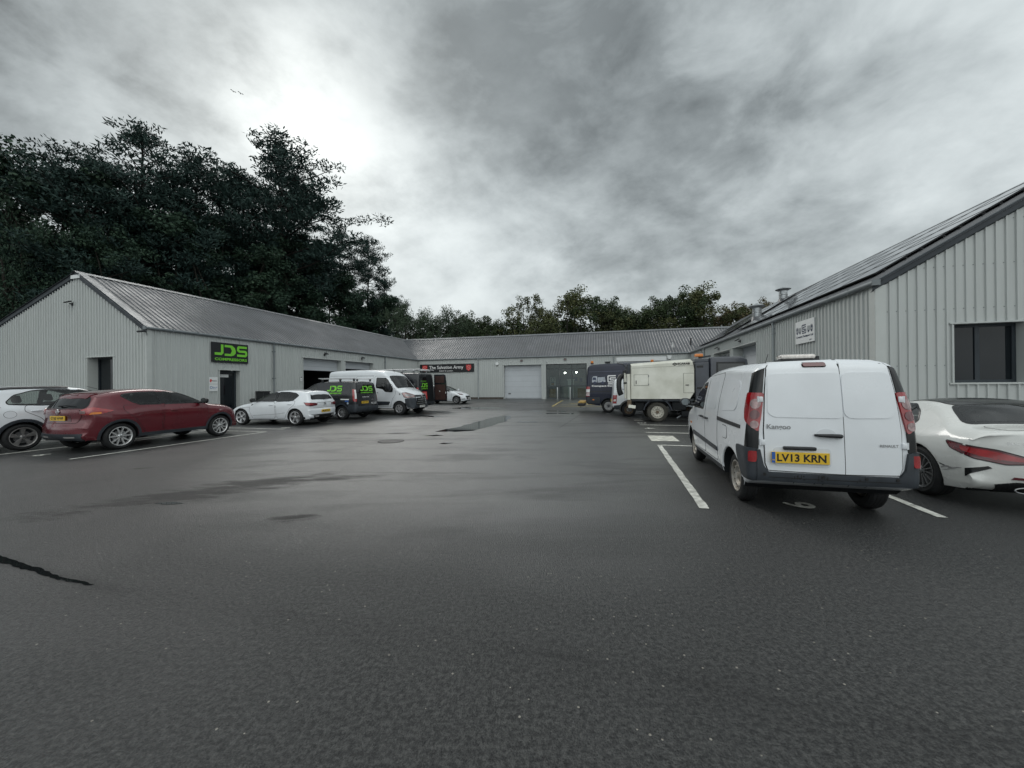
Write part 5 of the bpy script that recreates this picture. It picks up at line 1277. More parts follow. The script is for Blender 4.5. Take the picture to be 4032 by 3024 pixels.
    for y_ in (.70, .10, -.32, -.62):
        q = [(y_+math.cos(2*math.pi*k/12)*.017, .50+math.sin(2*math.pi*k/12)*.017) for k in range(12)]; v.E('parking_sensor', q, M_INK, off=.040, grid=.3, rim=M_CLAD, rimw=.006)
    rnd = random.Random(5)
    mb = MB()
    scuffs = []
    for k in range(26):
        y_ = rnd.choice([.42, .38, .34, .15, .12, .08, -.22, -.36, -.4])+rnd.uniform(-0.056, .06); z_ = rnd.uniform(0.402, .50); h_ = rnd.uniform(0.019, .06); w_ = rnd.uniform(0.003, .009)
        c = [v.cast(Vector((-.7, y_+a, z_+b)), Vector((-1, 0, 0)))[0]+Vector((-.0365, 0, 0)) for a, b in ((-w_, -h_/2), (w_, -h_/2), (w_, h_/2), (-w_, h_/2))]
        mb.add(c, [(0, 1, 2, 3)], M_INK)
    mb.build('bumper_scuffs', R, recalc=False)
    v.E('windscreen', [(.70, 1.18), (.58, 1.66), (-.58, 1.66), (-.70, 1.18)], M_GL, front=True, tilt=1, off=.008, rim=M_TRIM, rimw=.02, round_=.06)
    for sd in (1, -1): v.patch('headlight', [(3.3, sd*.80, .95), (3.5, sd*.55, .86), (3.52, sd*.60, .68), (3.36, sd*.84, .74)], (.8, sd*.6, 0), M_CLEAR, off=.008, round_=.04)
    v.E('front_bumper', [(.78, .60), (-.78, .60), (-.78, .32), (.78, .32)], M_CLAD, front=True, off=.02, round_=.06)
    v.plate('LV13 KRN', 0, .48, front=True, off=.03)
    v.E('number_plate_lamp', [(.1, .9), (.1, .92), (.05, .92), (.05, .9)], M_WHITE, off=.002) if False else None
    v.wheels(('steel', 12, M_STEEL, .03), .315, M_STEEL, .19, .205)
    # roof warning beacon bar
    e = empty('roof_beacon', (.05, .02, 1.825)); e.parent = R
    mb = MB(); mb.box((-.10, -.22, .0), (.10, .24, .02), M_BLACK, None, .006); mb.box((-.03, -.25, .01), (.03, -.215, .06), M_BLACK, None, .006); mb.build('base', e)
    bc = mat('beacon_lens', (.62, .58, .54), .15, .3, .6, (30, .35), None, 1); mb = MB(); mb.box((-.085, -.19, .021), (.085, .23, .085), bc, None, .03); mb.build('lens', e, 40)
    mb = MB(); mb.tube([(1.2, 0, 1.82), (1.05, 0, 1.99)], .005, M_BLACK, 6); mb.build('aerial', R)
    v.cabin([(1.55, 1.45)], (2.28, 1.12), .6, van=True); v.open_windows(); v.place((2.93, 4.98), 15.6, 1); v.root.scale = (1, .93, 1); return v
VN = van_near()
def glasshouse(v, sides, rim=None, off=.008):
    for sd in (1, -1):
        for nm, poly in sides: v.S(nm, poly, M_GL, sd, off=off, rim=rim or M_TRIM, rimw=.022, round_=.04, grid=.06)
def doors(v, polys, handles, m, hm=None):
    for sd in (1, -1):
        for (nm, poly) in polys: v.S(nm, poly, m, sd, off=.004, rim=M_SEAMD, rimw=.009, round_=.05, grid=.08)
        for (x, z) in handles: v.handle(x, z, sd, hm or m, w=.09, out=.03)
def arch_trim(v, m, ra_out, z0, off=.015):
    """moulded strip round each wheel opening"""
    c = v.cfg
    for sd in (1, -1):
        for xc in (0, c['wb']):
            ri = c['ra']+.004; a0 = math.asin((z0-c['wr'])/ri); pts = []
            N = 14
            for k in range(N+1):
                t = a0+(math.pi-2*a0)*k/N; pts.append((xc+math.cos(t)*(ri+ra_out), c['wr']+math.sin(t)*(ri+ra_out)))
            for k in range(N, -1, -1):
                t = a0+(math.pi-2*a0)*k/N; pts.append((xc+math.cos(t)*ri, c['wr']+math.sin(t)*ri))
            v.S('wheel_arch_trim', pts, m, sd, off=off, grid=.05, back=.03)
def rear_cluster(v, poly, m, d, off=.012, lens=(), **kw):
    for sd in (1, -1):
        o = v.patch('tail_light', [(x, sd*y, z) for x, y, z in poly], (d[0], sd*d[1], 0), m, off=off, grid=.04, round_=.03, **kw)
        for (q, mm) in lens: v.patch('lamp_lens', [(x, sd*y, z) for x, y, z in q], (d[0], sd*d[1], 0), mm, off=off+.006, grid=.05, parent=o, round_=.02)
def head_cluster(v, poly, d=(.75, .65, 0), m=None):
    for sd in (1, -1):
        o = v.patch('headlight', [(x, sd*y, z) for x, y, z in poly], (d[0], sd*d[1], 0), m or M_CLEAR, off=.010, grid=.05, round_=.03, rim=M_TRIM, rimw=.012)
        c = sum((Vector((x, sd*y, z)) for x, y, z in poly), Vector())/len(poly); dd = Vector((d[0], sd*d[1], 0)).normalized(); r = dd.cross(Vector((0, 0, 1)))
        for k in (-.06, .06):
            q = [c+r*k+r*math.cos(2*math.pi*j/10)*.042+Vector((0, 0, math.sin(2*math.pi*j/10)*.035)) for j in range(10)]
            v.patch('lamp_lens', q, dd, M_ALLOY_D, off=.014, grid=.2, parent=o)

# ---- white roadster -------------------------------------------------------
def roadster():
    cfg = dict(zb=.20, ra=.365, wr=.33, wb=2.43, track=.88, crown=.05, round=.10,
        top=[(3.20, .20, 0, .03), (3.30, .26, .12, .06), (3.32, .45, .18, .09), (3.22, .64, .18, .12), (2.85, .76, .06, .12), (2.3, .86, .04, .12), (1.72, .92, .04, .10), (1.60, .94, .04, .08), (1.20, 1.13, .05, .08), (.88, 1.255, .04, .10), (.55, 1.30, .03, .10), (.20, 1.285, .03, .10), (-.05, 1.215, .04, .08), (-.36, 1.05, .04, .07), (-.46, 1.00, .03, .10), (-.70, .985, .03, .10), (-.80, .965, .05, .08), (-.84, .90, .10, .08), (-.87, .72, .14, .09), (-.89, .50, .14, .08), (-.86, .36, .12, .06), (-.78, .27, .05, .04), (-.6, .22, 0, .03)],
        wz=[(.2, .84), (.35, .885), (.6, .905), (.80, .895), (.92, .83), (1.0, .76), (1.15, .67), (1.32, .58)],
        plan=[(-.95, .86), (-.7, .94), (-.3, .99), (0, 1.0), (1.2, .985), (2.4, .99), (2.9, .93), (3.35, .80)], flare=.012, bulge=())
    v = Veh('roadster', 'white two-seat roadster with black roof cut off by the right edge', 'car', cfg, M_PAINTW2)
    glasshouse(v, [('side_window', [(1.35, .97), (1.05, 1.13), (.80, 1.20), (.45, 1.20), (.28, 1.12), (.18, .97)])])
    for sd in (1, -1):
        v.S('window_pillar', [(.56, .965), (.60, .965), (.40, 1.18), (.37, 1.165)], M_TRIM, sd, off=.014)
        v.S('door', [(1.60, .90), (.42, .93), (.33, .70), (.50, .32), (1.50, .30), (1.66, .62)], M_PAINTW2, sd, off=.004, rim=M_SEAMD, rimw=.008, round_=.06)
    v.patch('roof_panel', [(.95, .46, 1.24), (.55, .50, 1.3), (.12, .50, 1.26), (.02, .44, 1.22), (.02, -.44, 1.22), (.12, -.50, 1.26), (.55, -.50, 1.3), (.95, -.46, 1.24)], (0, 0, 1), M_TRIM, off=.008, round_=.06)
    v.patch('rear_window', [(.0, .46, 1.20), (-.12, .52, 1.14), (-.36, .60, 1.03), (-.38, .0, 1.03), (-.36, -.60, 1.03), (-.12, -.52, 1.14), (.0, -.46, 1.20)], (-.55, 0, .85), M_GL, off=.008, rim=M_TRIM, rimw=.05, round_=.05)
    v.patch('windscreen', [(1.58, .62, .95), (1.0, .50, 1.22), (1.0, -.50, 1.22), (1.58, -.62, .95)], (.6, 0, .8), M_GL, off=.008, round_=.05)
    v.patch('boot_lid', [(-.47, .56, 1.0), (-.68, .52, .98), (-.73, .46, .95), (-.73, -.46, .95), (-.68, -.52, .98), (-.47, -.56, 1.0)], (0, 0, 1), M_PAINTW2, off=.003, rim=M_SEAMD, rimw=.007, round_=.08)
    rear_cluster(v, [(-.60, .86, .78), (-.45, .88, .80), (-.52, .885, .72), (-.72, .80, .63), (-.86, .62, .58), (-.87, .42, .60), (-.86, .44, .66), (-.80, .64, .73)], M_REDD, (-.80, .60), .010, lens=[([(-.60, .85, .765), (-.80, .66, .715), (-.86, .46, .65), (-.87, .45, .615), (-.80, .68, .62), (-.62, .85, .71)], M_RED), ([(-.72, .80, .665), (-.86, .62, .625), (-.86, .50, .618), (-.86, .50, .606), (-.86, .60, .610), (-.72, .80, .65)], M_REDD)], rim=M_INK, rimw=.012)
    for sd in (1, -1):
        v.patch('bumper_vent', [(-.64, sd*.83, .50), (-.78, sd*.72, .545), (-.80, sd*.70, .525), (-.68, sd*.80, .45), (-.64, sd*.83, .40)], (-.8, sd*.6, 0), M_TRIM, off=.010, grid=.04)
        v.patch('reflector', [(-.88, sd*.52, .44), (-.88, sd*.30, .43), (-.88, sd*.30, .41), (-.88, sd*.54, .41)], (-1, 0, 0), M_REDD, off=.012)
    v.E('diffuser', [(.66, .34), (.5, .38), (-.5, .38), (-.66, .34), (-.6, .23), (.6, .23)], M_TRIM, off=.012)
    for sd in (1, -1):
        mb = MB(); pts = [(-.80, sd*(.46+.10*math.cos(t)), .30+.032*math.sin(t)) for t in [2*math.pi*k/14 for k in range(15)]]
        mb.tube([(-.87, p[1], p[2]) for p in pts], .007, M_ALLOY_D, 6); mb.build('exhaust_trim', v.root, 40)
    v.text('SLC 200', .56, .36, .81, .835, M_ALLOY, off=.008, bold=.01, name='badge_lettering'); v.plate('LD67 OYK', 0, .55)
    head_cluster(v, [(3.1, .72, .66), (3.25, .45, .62), (3.28, .45, .50), (3.12, .75, .52)])
    v.S('side_scratch', [(-.30, .50), (-.50, .455), (-.50, .462), (-.32, .515)], M_SEAM, 1, off=.003, grid=.05)
    mb = MB()
    rnd = random.Random(3)
    for k in range(7):
        x0 = -.34-rnd.uniform(0, .22); z0 = .52-rnd.uniform(0, .10); L_ = rnd.uniform(.05, .14)
        P_ = []
        for t, w in ((0, .003), (.5, .006), (1, .002)):
            for s_ in (-1, 1):
                p = Vector((x0-L_*t, .88, z0+.02*t+s_*w)); h, nn_ = v.cast(p, Vector((-.3, 1, 0)).normalized()); P_.append(h+Vector((-.3, 1, 0))*.003)
        mb.add(P_, [(0, 1, 3, 2), (2, 3, 5, 4)], mat('scuff_grey', (.25, .25, .25), .6))
    mb.build('wing_scuffs', v.root, recalc=False)
    for sd in (1, -1): v.mirror(1.32, .95, sd, M_PAINTW2, .9)
    v.wheels(('spoke', 15, .008, .011, 0, .0), .33, M_ALLOY_D, .23, .238)
    v.S('wheel_arch_shadow', [(0, .70)]*3, M_VOID) if False else None
    v.cabin([(.75, 1.10)], (1.5, .90), .35); v.open_windows(); v.place((5.60, 5.12), 15.6, 1); return v

# ---- dark red crossover ---------------------------------------------------
def red_crossover():
    cfg = dict(zb=.27, ra=.385, wr=.335, wb=2.53, track=.865, crown=.05, round=.09,
        top=[(3.20, .27, 0, .03), (3.30, .34, .10, .06), (3.34, .55, .16, .08), (3.32, .78, .18, .10), (3.20, .93, .16, .12), (2.90, 1.02, .07, .12), (2.45, 1.08, .05, .12), (2.22, 1.10, .05, .08), (1.85, 1.32, .05, .08), (1.50, 1.47, .04, .09), (1.15, 1.545, .03, .09), (.65, 1.56, .03, .09), (.1, 1.52, .03, .09), (-.28, 1.445, .03, .08), (-.42, 1.41, .04, .05), (-.44, 1.365, .05, .05), (-.60, 1.18, .06, .08), (-.70, 1.07, .07, .09), (-.72, .98, .09, .09), (-.70, .80, .10, .09), (-.74, .70, .10, .07), (-.79, .62, .12, .08), (-.79, .45, .12, .08), (-.74, .34, .08, .05), (-.60, .28, 0, .03)],
        wz=[(.2, .80), (.45, .855), (.75, .88), (.98, .875), (1.08, .83), (1.2, .765), (1.4, .66), (1.58, .58)],
        plan=[(-.8, .86), (-.5, .95), (-.1, 1.0), (1.2, .975), (2.5, 1.0), (2.9, .95), (3.4, .80)], flare=.02, bulge=((.0, .86, .42, .18, .045), (2.5, .82, .42, .16, .03)))
    v = Veh('crossover_car', 'dark red crossover car parked between the painted lines by the left gable', 'car', cfg, M_PAINTR)
    glasshouse(v, [('front_window', [(2.02, 1.12), (1.66, 1.33), (1.42, 1.415), (1.08, 1.45), (1.02, 1.12)]), ('rear_side_window', [(.93, 1.13), (.90, 1.45), (.50, 1.44), (.20, 1.405), (.10, 1.37), (.32, 1.19), (.46, 1.135)])])
    doors(v, [('front_door', [(2.10, 1.09), (1.0, 1.10), (.96, .45), (1.05, .36), (2.02, .36), (2.16, .7)]), ('rear_door', [(.93, 1.10), (.08, 1.12), (.06, .98), (.30, .78), (.48, .50), (.55, .36), (.92, .36)])], [(1.22, .93)], M_PAINTR)
    for sd in (1, -1):
        v.S('sill_trim', [(2.12, .37), (.42, .37), (.42, .285), (2.12, .285)], M_CLAD, sd, off=.018)
        v.S('window_pillar', [(1.02, 1.12), (.93, 1.12), (.90, 1.45), (1.06, 1.45)], M_TRIM, sd, off=.007)
        v.S('indicator_repeater', [(2.52, .86), (2.46, .86), (2.46, .83), (2.52, .83)], M_CLEAR, sd, off=.010)
    arch_trim(v, M_CLAD, .055, .27, .012)
    v.patch('rear_window', [(-.45, .52, 1.355), (-.50, .60, 1.29), (-.60, .68, 1.17), (-.66, .66, 1.12), (-.68, .0, 1.085), (-.66, -.66, 1.12), (-.60, -.68, 1.17), (-.50, -.60, 1.29), (-.45, -.52, 1.355)], (-1, 0, .45), M_GLT, off=.008, rim=M_TRIM, rimw=.025, round_=.06, grid=.05)
    v.patch('roof_spoiler', [(-.26, .54, 1.45), (-.46, .50, 1.40), (-.50, 0, 1.41), (-.46, -.50, 1.40), (-.26, -.54, 1.45)], (0, 0, 1), M_PAINTR, off=.020, back=.02, round_=.04)
    v.patch('brake_lamp', [(-.47, .12, 1.42), (-.47, -.12, 1.42), (-.47, -.12, 1.40), (-.47, .12, 1.40)], (-1, 0, .2), M_REDD, off=.02)
    v.patch('windscreen', [(2.18, .66, 1.11), (1.45, .56, 1.47), (1.45, -.56, 1.47), (2.18, -.66, 1.11)], (.6, 0, .8), M_GL, off=.008, rim=M_TRIM, rimw=.02, round_=.05)
    rear_cluster(v, [(-.64, .66, 1.05), (-.50, .79, 1.10), (-.30, .84, 1.05), (-.12, .865, 1.0), (-.38, .86, .93), (-.60, .76, .915), (-.68, .66, .94)], M_RED, (-.72, .70), .014, lens=[([(-.50, .79, .985), (-.36, .85, .98), (-.38, .86, .935), (-.56, .78, .93)], M_AMBER), ([(-.68, .66, 1.02), (-.60, .73, 1.02), (-.60, .74, .95), (-.68, .66, .95)], M_CLEAR)])
    v.E('tailgate', [(.60, 1.05), (.66, .92), (.55, .73), (-.55, .73), (-.66, .92), (-.60, 1.05)], M_PAINTR, off=.006, rim=M_SEAMD, rimw=.009, round_=.06)
    v.E('plate_recess', [(.38, .93), (.42, .76), (-.42, .76), (-.38, .93)], mat('dark_red_shadow_paint', (.075, .008, .012), .2, .25, .6, None, None, 1), off=.009, rim=M_PAINTR, rimw=.016, round_=.04)
    v.plate('GY60 WWP', 0, .845, off=.02)
    mb = MB(); x_ = v.cast(Vector((-.7, 0, 1.0)), Vector((-1, 0, 0)))[0].x-.012; T = frame((x_, 0, 1.0), (0, -1, 0)); mb.lathe([(.058, .0), (.058, -.012), (.046, -.014), (.046, 0)], M_CHROME, 20, 'y', (0, 0, 0), T); mb.box((-.068, -.012, -.012), (.068, -.002, .012), M_CHROME, T, .003); mb.build('emblem', v.root, 40)
    v.E('rear_bumper_skirt', [(.72, .47), (-.72, .47), (-.70, .30), (.70, .30)], M_CLAD, off=.012, grid=.06)
    for sd in (1, -1): v.E('reflector_strip', [(sd*.55, .405), (sd*.28, .405), (sd*.28, .375), (sd*.55, .375)], mat('clear_strip', (.35, .34, .33), .3, .2), off=.020)
    mb = MB(); mb.tube([(-.62, 0, 1.135), (-.70, .0, 1.14), (-.66, -.22, 1.16), (-.65, -.40, 1.17)], [.02, .02, .012, .008], M_BLACK, 8); mb.build('wiper', v.root, 40)
    head_cluster(v, [(3.0, .78, 1.0), (3.18, .58, .99), (3.25, .55, .90), (3.1, .76, .90)])
    v.patch('lamp_pod', [(2.95, -.62, 1.01), (2.65, -.72, 1.06), (2.62, -.66, 1.07), (2.92, -.50, 1.03)], (0, 0, 1), M_CLEAR, off=.014, grid=.04); v.patch('lamp_pod', [(2.95, .62, 1.01), (2.65, .72, 1.06), (2.62, .66, 1.07), (2.92, .50, 1.03)], (0, 0, 1), M_CLEAR, off=.014, grid=.04)
    v.E('grille', [(.42, .82), (-.42, .82), (-.36, .62), (.36, .62)], M_TRIM, front=True, off=.01, round_=.04); v.plate('GY60 WWP', 0, .50, front=True)
    for sd in (1, -1): v.mirror(1.92, 1.12, sd, M_TRIM if sd < 0 else M_TRIM, 1.0)
    v.wheels(('spoke', 5, .020, .017, .34, 0), .335, M_ALLOY, .21, .243)
    mb = MB(); mb.tube([(.0, 0, 1.55), (-.2, 0, 1.62)], .005, M_BLACK, 6); mb.build('aerial', v.root)
    v.cabin([(1.15, 1.38), (.25, 1.34)], (1.95, 1.08), .5); v.open_windows(); v.place((-10.02, 9.50), 13.8, -1); return v

# ---- white suv at the left edge -------------------------------------------
def white_suv():
    cfg = dict(zb=.30, ra=.39, wr=.34, wb=2.555, track=.865, crown=.05, round=.09,
        top=[(3.28, .30, 0, .03), (3.38, .36, .10, .06), (3.42, .60, .16, .09), (3.36, .85, .18, .10), (3.1, 1.0, .10, .12), (2.5, 1.10, .05, .12), (2.28, 1.13, .05, .08), (1.85, 1.38, .05, .08), (1.45, 1.55, .04, .09), (1.1, 1.63, .03, .09), (.5, 1.655, .03, .09), (-.1, 1.63, .03, .09), (-.45, 1.575, .03, .08), (-.58, 1.53, .04, .06), (-.62, 1.45, .05, .06), (-.76, 1.16, .06, .09), (-.82, 1.05, .08, .09), (-.84, .85, .10, .09), (-.86, .72, .12, .08), (-.87, .50, .12, .08), (-.80, .36, .08, .05), (-.66, .31, 0, .03)],
        wz=[(.2, .80), (.45, .855), (.8, .885), (1.02, .875), (1.12, .83), (1.3, .755), (1.5, .675), (1.66, .61)],
        plan=[(-.9, .86), (-.55, .95), (-.1, .995), (1.2, .98), (2.5, 1.0), (2.9, .95), (3.5, .80)], flare=.012)
    v = Veh('suv', 'white suv with black roof rails and red tail lights at the left edge', 'car', cfg, M_PAINTW)
    glasshouse(v, [('front_window', [(2.06, 1.15), (1.70, 1.38), (1.42, 1.49), (1.10, 1.53), (1.06, 1.14)]), ('rear_side_window', [(.96, 1.14), (.95, 1.53), (.50, 1.54), (.22, 1.51), (-.10, 1.40), (-.24, 1.24), (-.22, 1.19), (.3, 1.145)])])
    doors(v, [('front_door', [(2.14, 1.12), (1.04, 1.11), (1.0, .50), (1.05, .42), (2.06, .42), (2.2, .7)]), ('rear_door', [(.97, 1.11), (.05, 1.14), (.02, 1.0), (.30, .82), (.45, .6), (.52, .42), (.95, .42)])], [(1.20, .99), (.22, 1.0)], M_PAINTW)
    for sd in (1, -1):
        v.S('sill_trim', [(2.14, .42), (.42, .42), (.42, .315), (2.14, .315)], M_CLAD, sd, off=.018)
        v.S('window_pillar', [(1.06, 1.14), (.96, 1.14), (.95, 1.53), (1.1, 1.53)], M_TRIM, sd, off=.007)
        v.patch('roof_rail', [(.95, sd*.56, 1.62), (.92, sd*.63, 1.60), (-.35, sd*.63, 1.585), (-.42, sd*.57, 1.575)], (0, sd*.5, 1), M_BLACK, off=.035, back=.02, round_=.03)
        v.patch('quarter_window', [(-.50, sd*.70, 1.40), (-.66, sd*.66, 1.36), (-.74, sd*.70, 1.20), (-.60, sd*.74, 1.24), (-.44, sd*.76, 1.30)], (-.6, sd*.8, 0), M_GLT, off=.008, grid=.05, round_=.03)
        n_ = 18; v.S('fuel_flap', [(-.22+math.cos(2*math.pi*k/n_)*.10, .93+math.sin(2*math.pi*k/n_)*.085) for k in range(n_)], M_PAINTW, sd, off=.004, rim=M_SEAM, rimw=.006)
    arch_trim(v, M_CLAD, .07, .30, .012)
    rear_cluster(v, [(-.40, .875, 1.12), (-.60, .80, 1.14), (-.78, .70, 1.10), (-.82, .55, 1.0), (-.84, .52, .86), (-.78, .68, .84), (-.66, .80, .93), (-.50, .86, 1.04)], M_RED, (-.70, .72), .014)
    v.patch('rear_window', [(-.63, .58, 1.42), (-.76, .66, 1.18), (-.76, -.66, 1.18), (-.63, -.58, 1.42)], (-1, 0, .4), M_GLT, off=.008, rim=M_TRIM, rimw=.02, round_=.06)
    v.patch('windscreen', [(2.22, .68, 1.14), (1.42, .58, 1.55), (1.42, -.58, 1.55), (2.22, -.68, 1.14)], (.6, 0, .8), M_GL, off=.008, rim=M_TRIM, rimw=.02, round_=.05)
    v.E('rear_bumper', [(.74, .58), (-.74, .58), (-.72, .33), (.72, .33)], M_CLAD, off=.012)
    for sd in (1, -1): v.patch('bumper_corner', [(-.80, sd*.70, .60), (-.42, sd*.87, .60), (-.40, sd*.86, .50), (-.46, sd*.84, .34), (-.80, sd*.70, .33)], (-.6, sd*.8, 0), M_CLAD, off=.012, grid=.05)
    head_cluster(v, [(3.05, .80, .98), (3.28, .62, .95), (3.36, .55, .84), (3.15, .80, .84)]); v.E('grille', [(.45, .84), (-.45, .84), (-.4, .66), (.4, .66)], M_TRIM, front=True, off=.01, round_=.04)
    v.plate('GK13 XVD', 0, .80)
    for sd in (1, -1): v.mirror(1.95, 1.16, sd, M_PAINTW, 1.0)
    mb = MB(); mb.tube([(-.30, .05, 1.60), (-.62, .05, 1.80)], [.01, .004], M_BLACK, 6); mb.box((-.36, .02, 1.60), (-.24, .08, 1.635), M_BLACK, None, .01); mb.build('aerial', v.root, 40)
    v.wheels(('spoke', 5, .020, .062, 0, 0), .34, mat('alloy_grey', (.36, .355, .35), .35, .7, .5, (9, .25)), .21, .246)
    v.cabin([(1.15, 1.44), (.25, 1.42)], (2.0, 1.12), .55); v.open_windows(); v.place((-12.45, 9.45), 14.2, -1); return v

# ---- white hatchback ------------------------------------------------------
def white_hatch():
    cfg = dict(zb=.22, ra=.365, wr=.325, wb=2.564, track=.875, crown=.045, round=.08,
        top=[(3.20, .22, 0, .03), (3.30, .28, .12, .06), (3.34, .50, .16, .08), (3.28, .68, .16, .10), (3.05, .80, .10, .11), (2.5, .90, .05, .11), (2.10, .955, .05, .08), (1.75, 1.16, .05, .08), (1.40, 1.33, .04, .08), (1.05, 1.415, .03, .08), (.6, 1.44, .03, .08), (.1, 1.425, .03, .08), (-.30, 1.37, .03, .07), (-.44, 1.335, .04, .04), (-.45, 1.30, .05, .05), (-.62, 1.03, .05, .08), (-.68, .94, .06, .08), (-.70, .78, .08, .08), (-.68, .68, .08, .06), (-.73, .62, .10, .07), (-.74, .40, .12, .08), (-.70, .30, .08, .05), (-.56, .23, 0, .03)],
        wz=[(.2, .80), (.40, .87), (.7, .89), (.88, .875), (.98, .83), (1.15, .75), (1.3, .67), (1.45, .60)],
        plan=[(-.8, .87), (-.5, .95), (-.1, 1.0), (1.2, .985), (2.5, 1.0), (2.9, .94), (3.4, .80)], flare=.008)
    v = Veh('hatchback', 'white hatchback with dark five-star alloy wheels parked nose to the reception wall', 'car', cfg, M_PAINTW)
    glasshouse(v, [('front_window', [(1.94, .985), (1.62, 1.17), (1.35, 1.29), (1.02, 1.335), (.98, .985)]), ('rear_side_window', [(.90, .985), (.88, 1.335), (.45, 1.335), (.10, 1.29), (-.06, 1.20), (.12, 1.02), (.3, .985)])])
    doors(v, [('front_door', [(2.08, .93), (.96, .945), (.92, .40), (1.0, .28), (2.02, .28), (2.14, .6)]), ('rear_door', [(.89, .945), (.02, .99), (.02, .86), (.22, .70), (.40, .46), (.50, .28), (.86, .28)])], [(1.12, .83), (.25, .86)], M_PAINTW)
    for sd in (1, -1):
        v.S('window_pillar', [(.98, .985), (.90, .985), (.88, 1.335), (1.02, 1.335)], M_TRIM, sd, off=.007)
        v.S('crease', [(2.6, .735), (.9, .765), (-.4, .80), (-.4, .793), (.9, .757), (2.6, .726)], M_SEAM, sd, off=.0025, grid=.1)
        v.S('crease', [(2.0, .40), (.9, .46), (.45, .52), (.45, .51), (.9, .452), (2.0, .393)], M_SEAM, sd, off=.0055, grid=.1)
    v.patch('rear_window', [(-.47, .50, 1.27), (-.58, .62, 1.06), (-.60, .0, 1.03), (-.58, -.62, 1.06), (-.47, -.50, 1.27)], (-1, 0, .45), M_GLT, off=.008, rim=M_TRIM, rimw=.022, round_=.05, grid=.05)
    v.patch('roof_spoiler', [(-.26, .55, 1.38), (-.48, .52, 1.34), (-.50, 0, 1.35), (-.48, -.52, 1.34), (-.26, -.55, 1.38)], (0, 0, 1), M_PAINTW, off=.018, back=.02, round_=.04)
    v.patch('windscreen', [(2.06, .68, .965), (1.35, .56, 1.34), (1.35, -.56, 1.34), (2.06, -.68, .965)], (.6, 0, .8), M_GL, off=.008, rim=M_TRIM, rimw=.02, round_=.05)
    rear_cluster(v, [(-.40, .86, .93), (-.60, .76, .915), (-.68, .56, .90), (-.69, .42, .87), (-.69, .46, .80), (-.62, .72, .77), (-.50, .84, .79)], M_REDD, (-.78, .62), .012, lens=[([(-.46, .84, .90), (-.62, .72, .885), (-.66, .56, .86), (-.60, .74, .82), (-.50, .83, .84)], M_RED)])
    v.E('tailgate_line', [(.60, .70), (-.60, .70), (-.60, .692), (.60, .692)], M_SEAM, off=.004); v.E('boot_crease', [(.44, .915), (-.44, .915), (-.44, .905), (.44, .905)], M_SEAM, off=.004)
    mb = MB(); x_ = v.cast(Vector((-.7, 0, .86)), Vector((-1, 0, 0)))[0].x-.012; T = frame((x_, 0, .87), (0, -1, 0)); mb.stroke([(.05, .045), (-.05, .03), (-.05, .005), (.05, -.005), (.05, -.03), (-.05, -.045)], .022, -.008, 0, M_ALLOY_D, T); mb.build('emblem', v.root, recalc=False)
    v.text('IBIZA', .12, -.12, .775, .795, M_ALLOY_D, off=.008, name='badge_lettering'); v.text('FR', -.40, -.47, .785, .805, M_ALLOY_D, off=.010, name='badge_lettering')
    v.plate('ML60 SLV', 0, .56, off=.014)
    v.E('rear_diffuser', [(.62, .40), (.45, .42), (-.45, .42), (-.62, .40), (-.55, .27), (.55, .27)], M_TRIM, off=.010); v.E('bumper_line', [(.70, .44), (-.70, .44), (-.70, .428), (.70, .428)], M_INK, off=.013)
    for sd in (1, -1): v.E('exhaust_trim', [(sd*.56, .385), (sd*.38, .385), (sd*.38, .335), (sd*.54, .335)], M_ALLOY, off=.022, rim=M_INK, rimw=.008, round_=.02)
    mb = MB(); mb.tube([(-.63, 0, 1.03), (-.69, .0, 1.045), (-.64, -.26, 1.07)], [.018, .018, .008], M_BLACK, 8); mb.build('wiper', v.root, 40)
    head_cluster(v, [(2.95, .82, .80), (3.20, .66, .76), (3.28, .55, .66), (3.08, .80, .68)]); v.E('grille', [(.40, .70), (-.40, .70), (-.35, .54), (.35, .54)], M_TRIM, front=True, off=.01, round_=.04)
    for sd in (1, -1): v.mirror(1.82, .99, sd, M_TRIM, .95)
    v.patch('roof_aerial', [(-.05, .02, 1.43), (-.20, .02, 1.40), (-.20, -.02, 1.40), (-.05, -.02, 1.43)], (0, 0, 1), M_BLACK, off=.04)
    v.wheels(('spoke', 5, .014, .030, .16, 0), .325, mat('machined_alloy', (.62, .62, .63), .25, .8), .21, .240)
    v.cabin([(1.12, 1.24), (.25, 1.20)], (1.86, .94), .42); v.open_windows(); v.place((-8.73, 14.88), -79, 1); return v

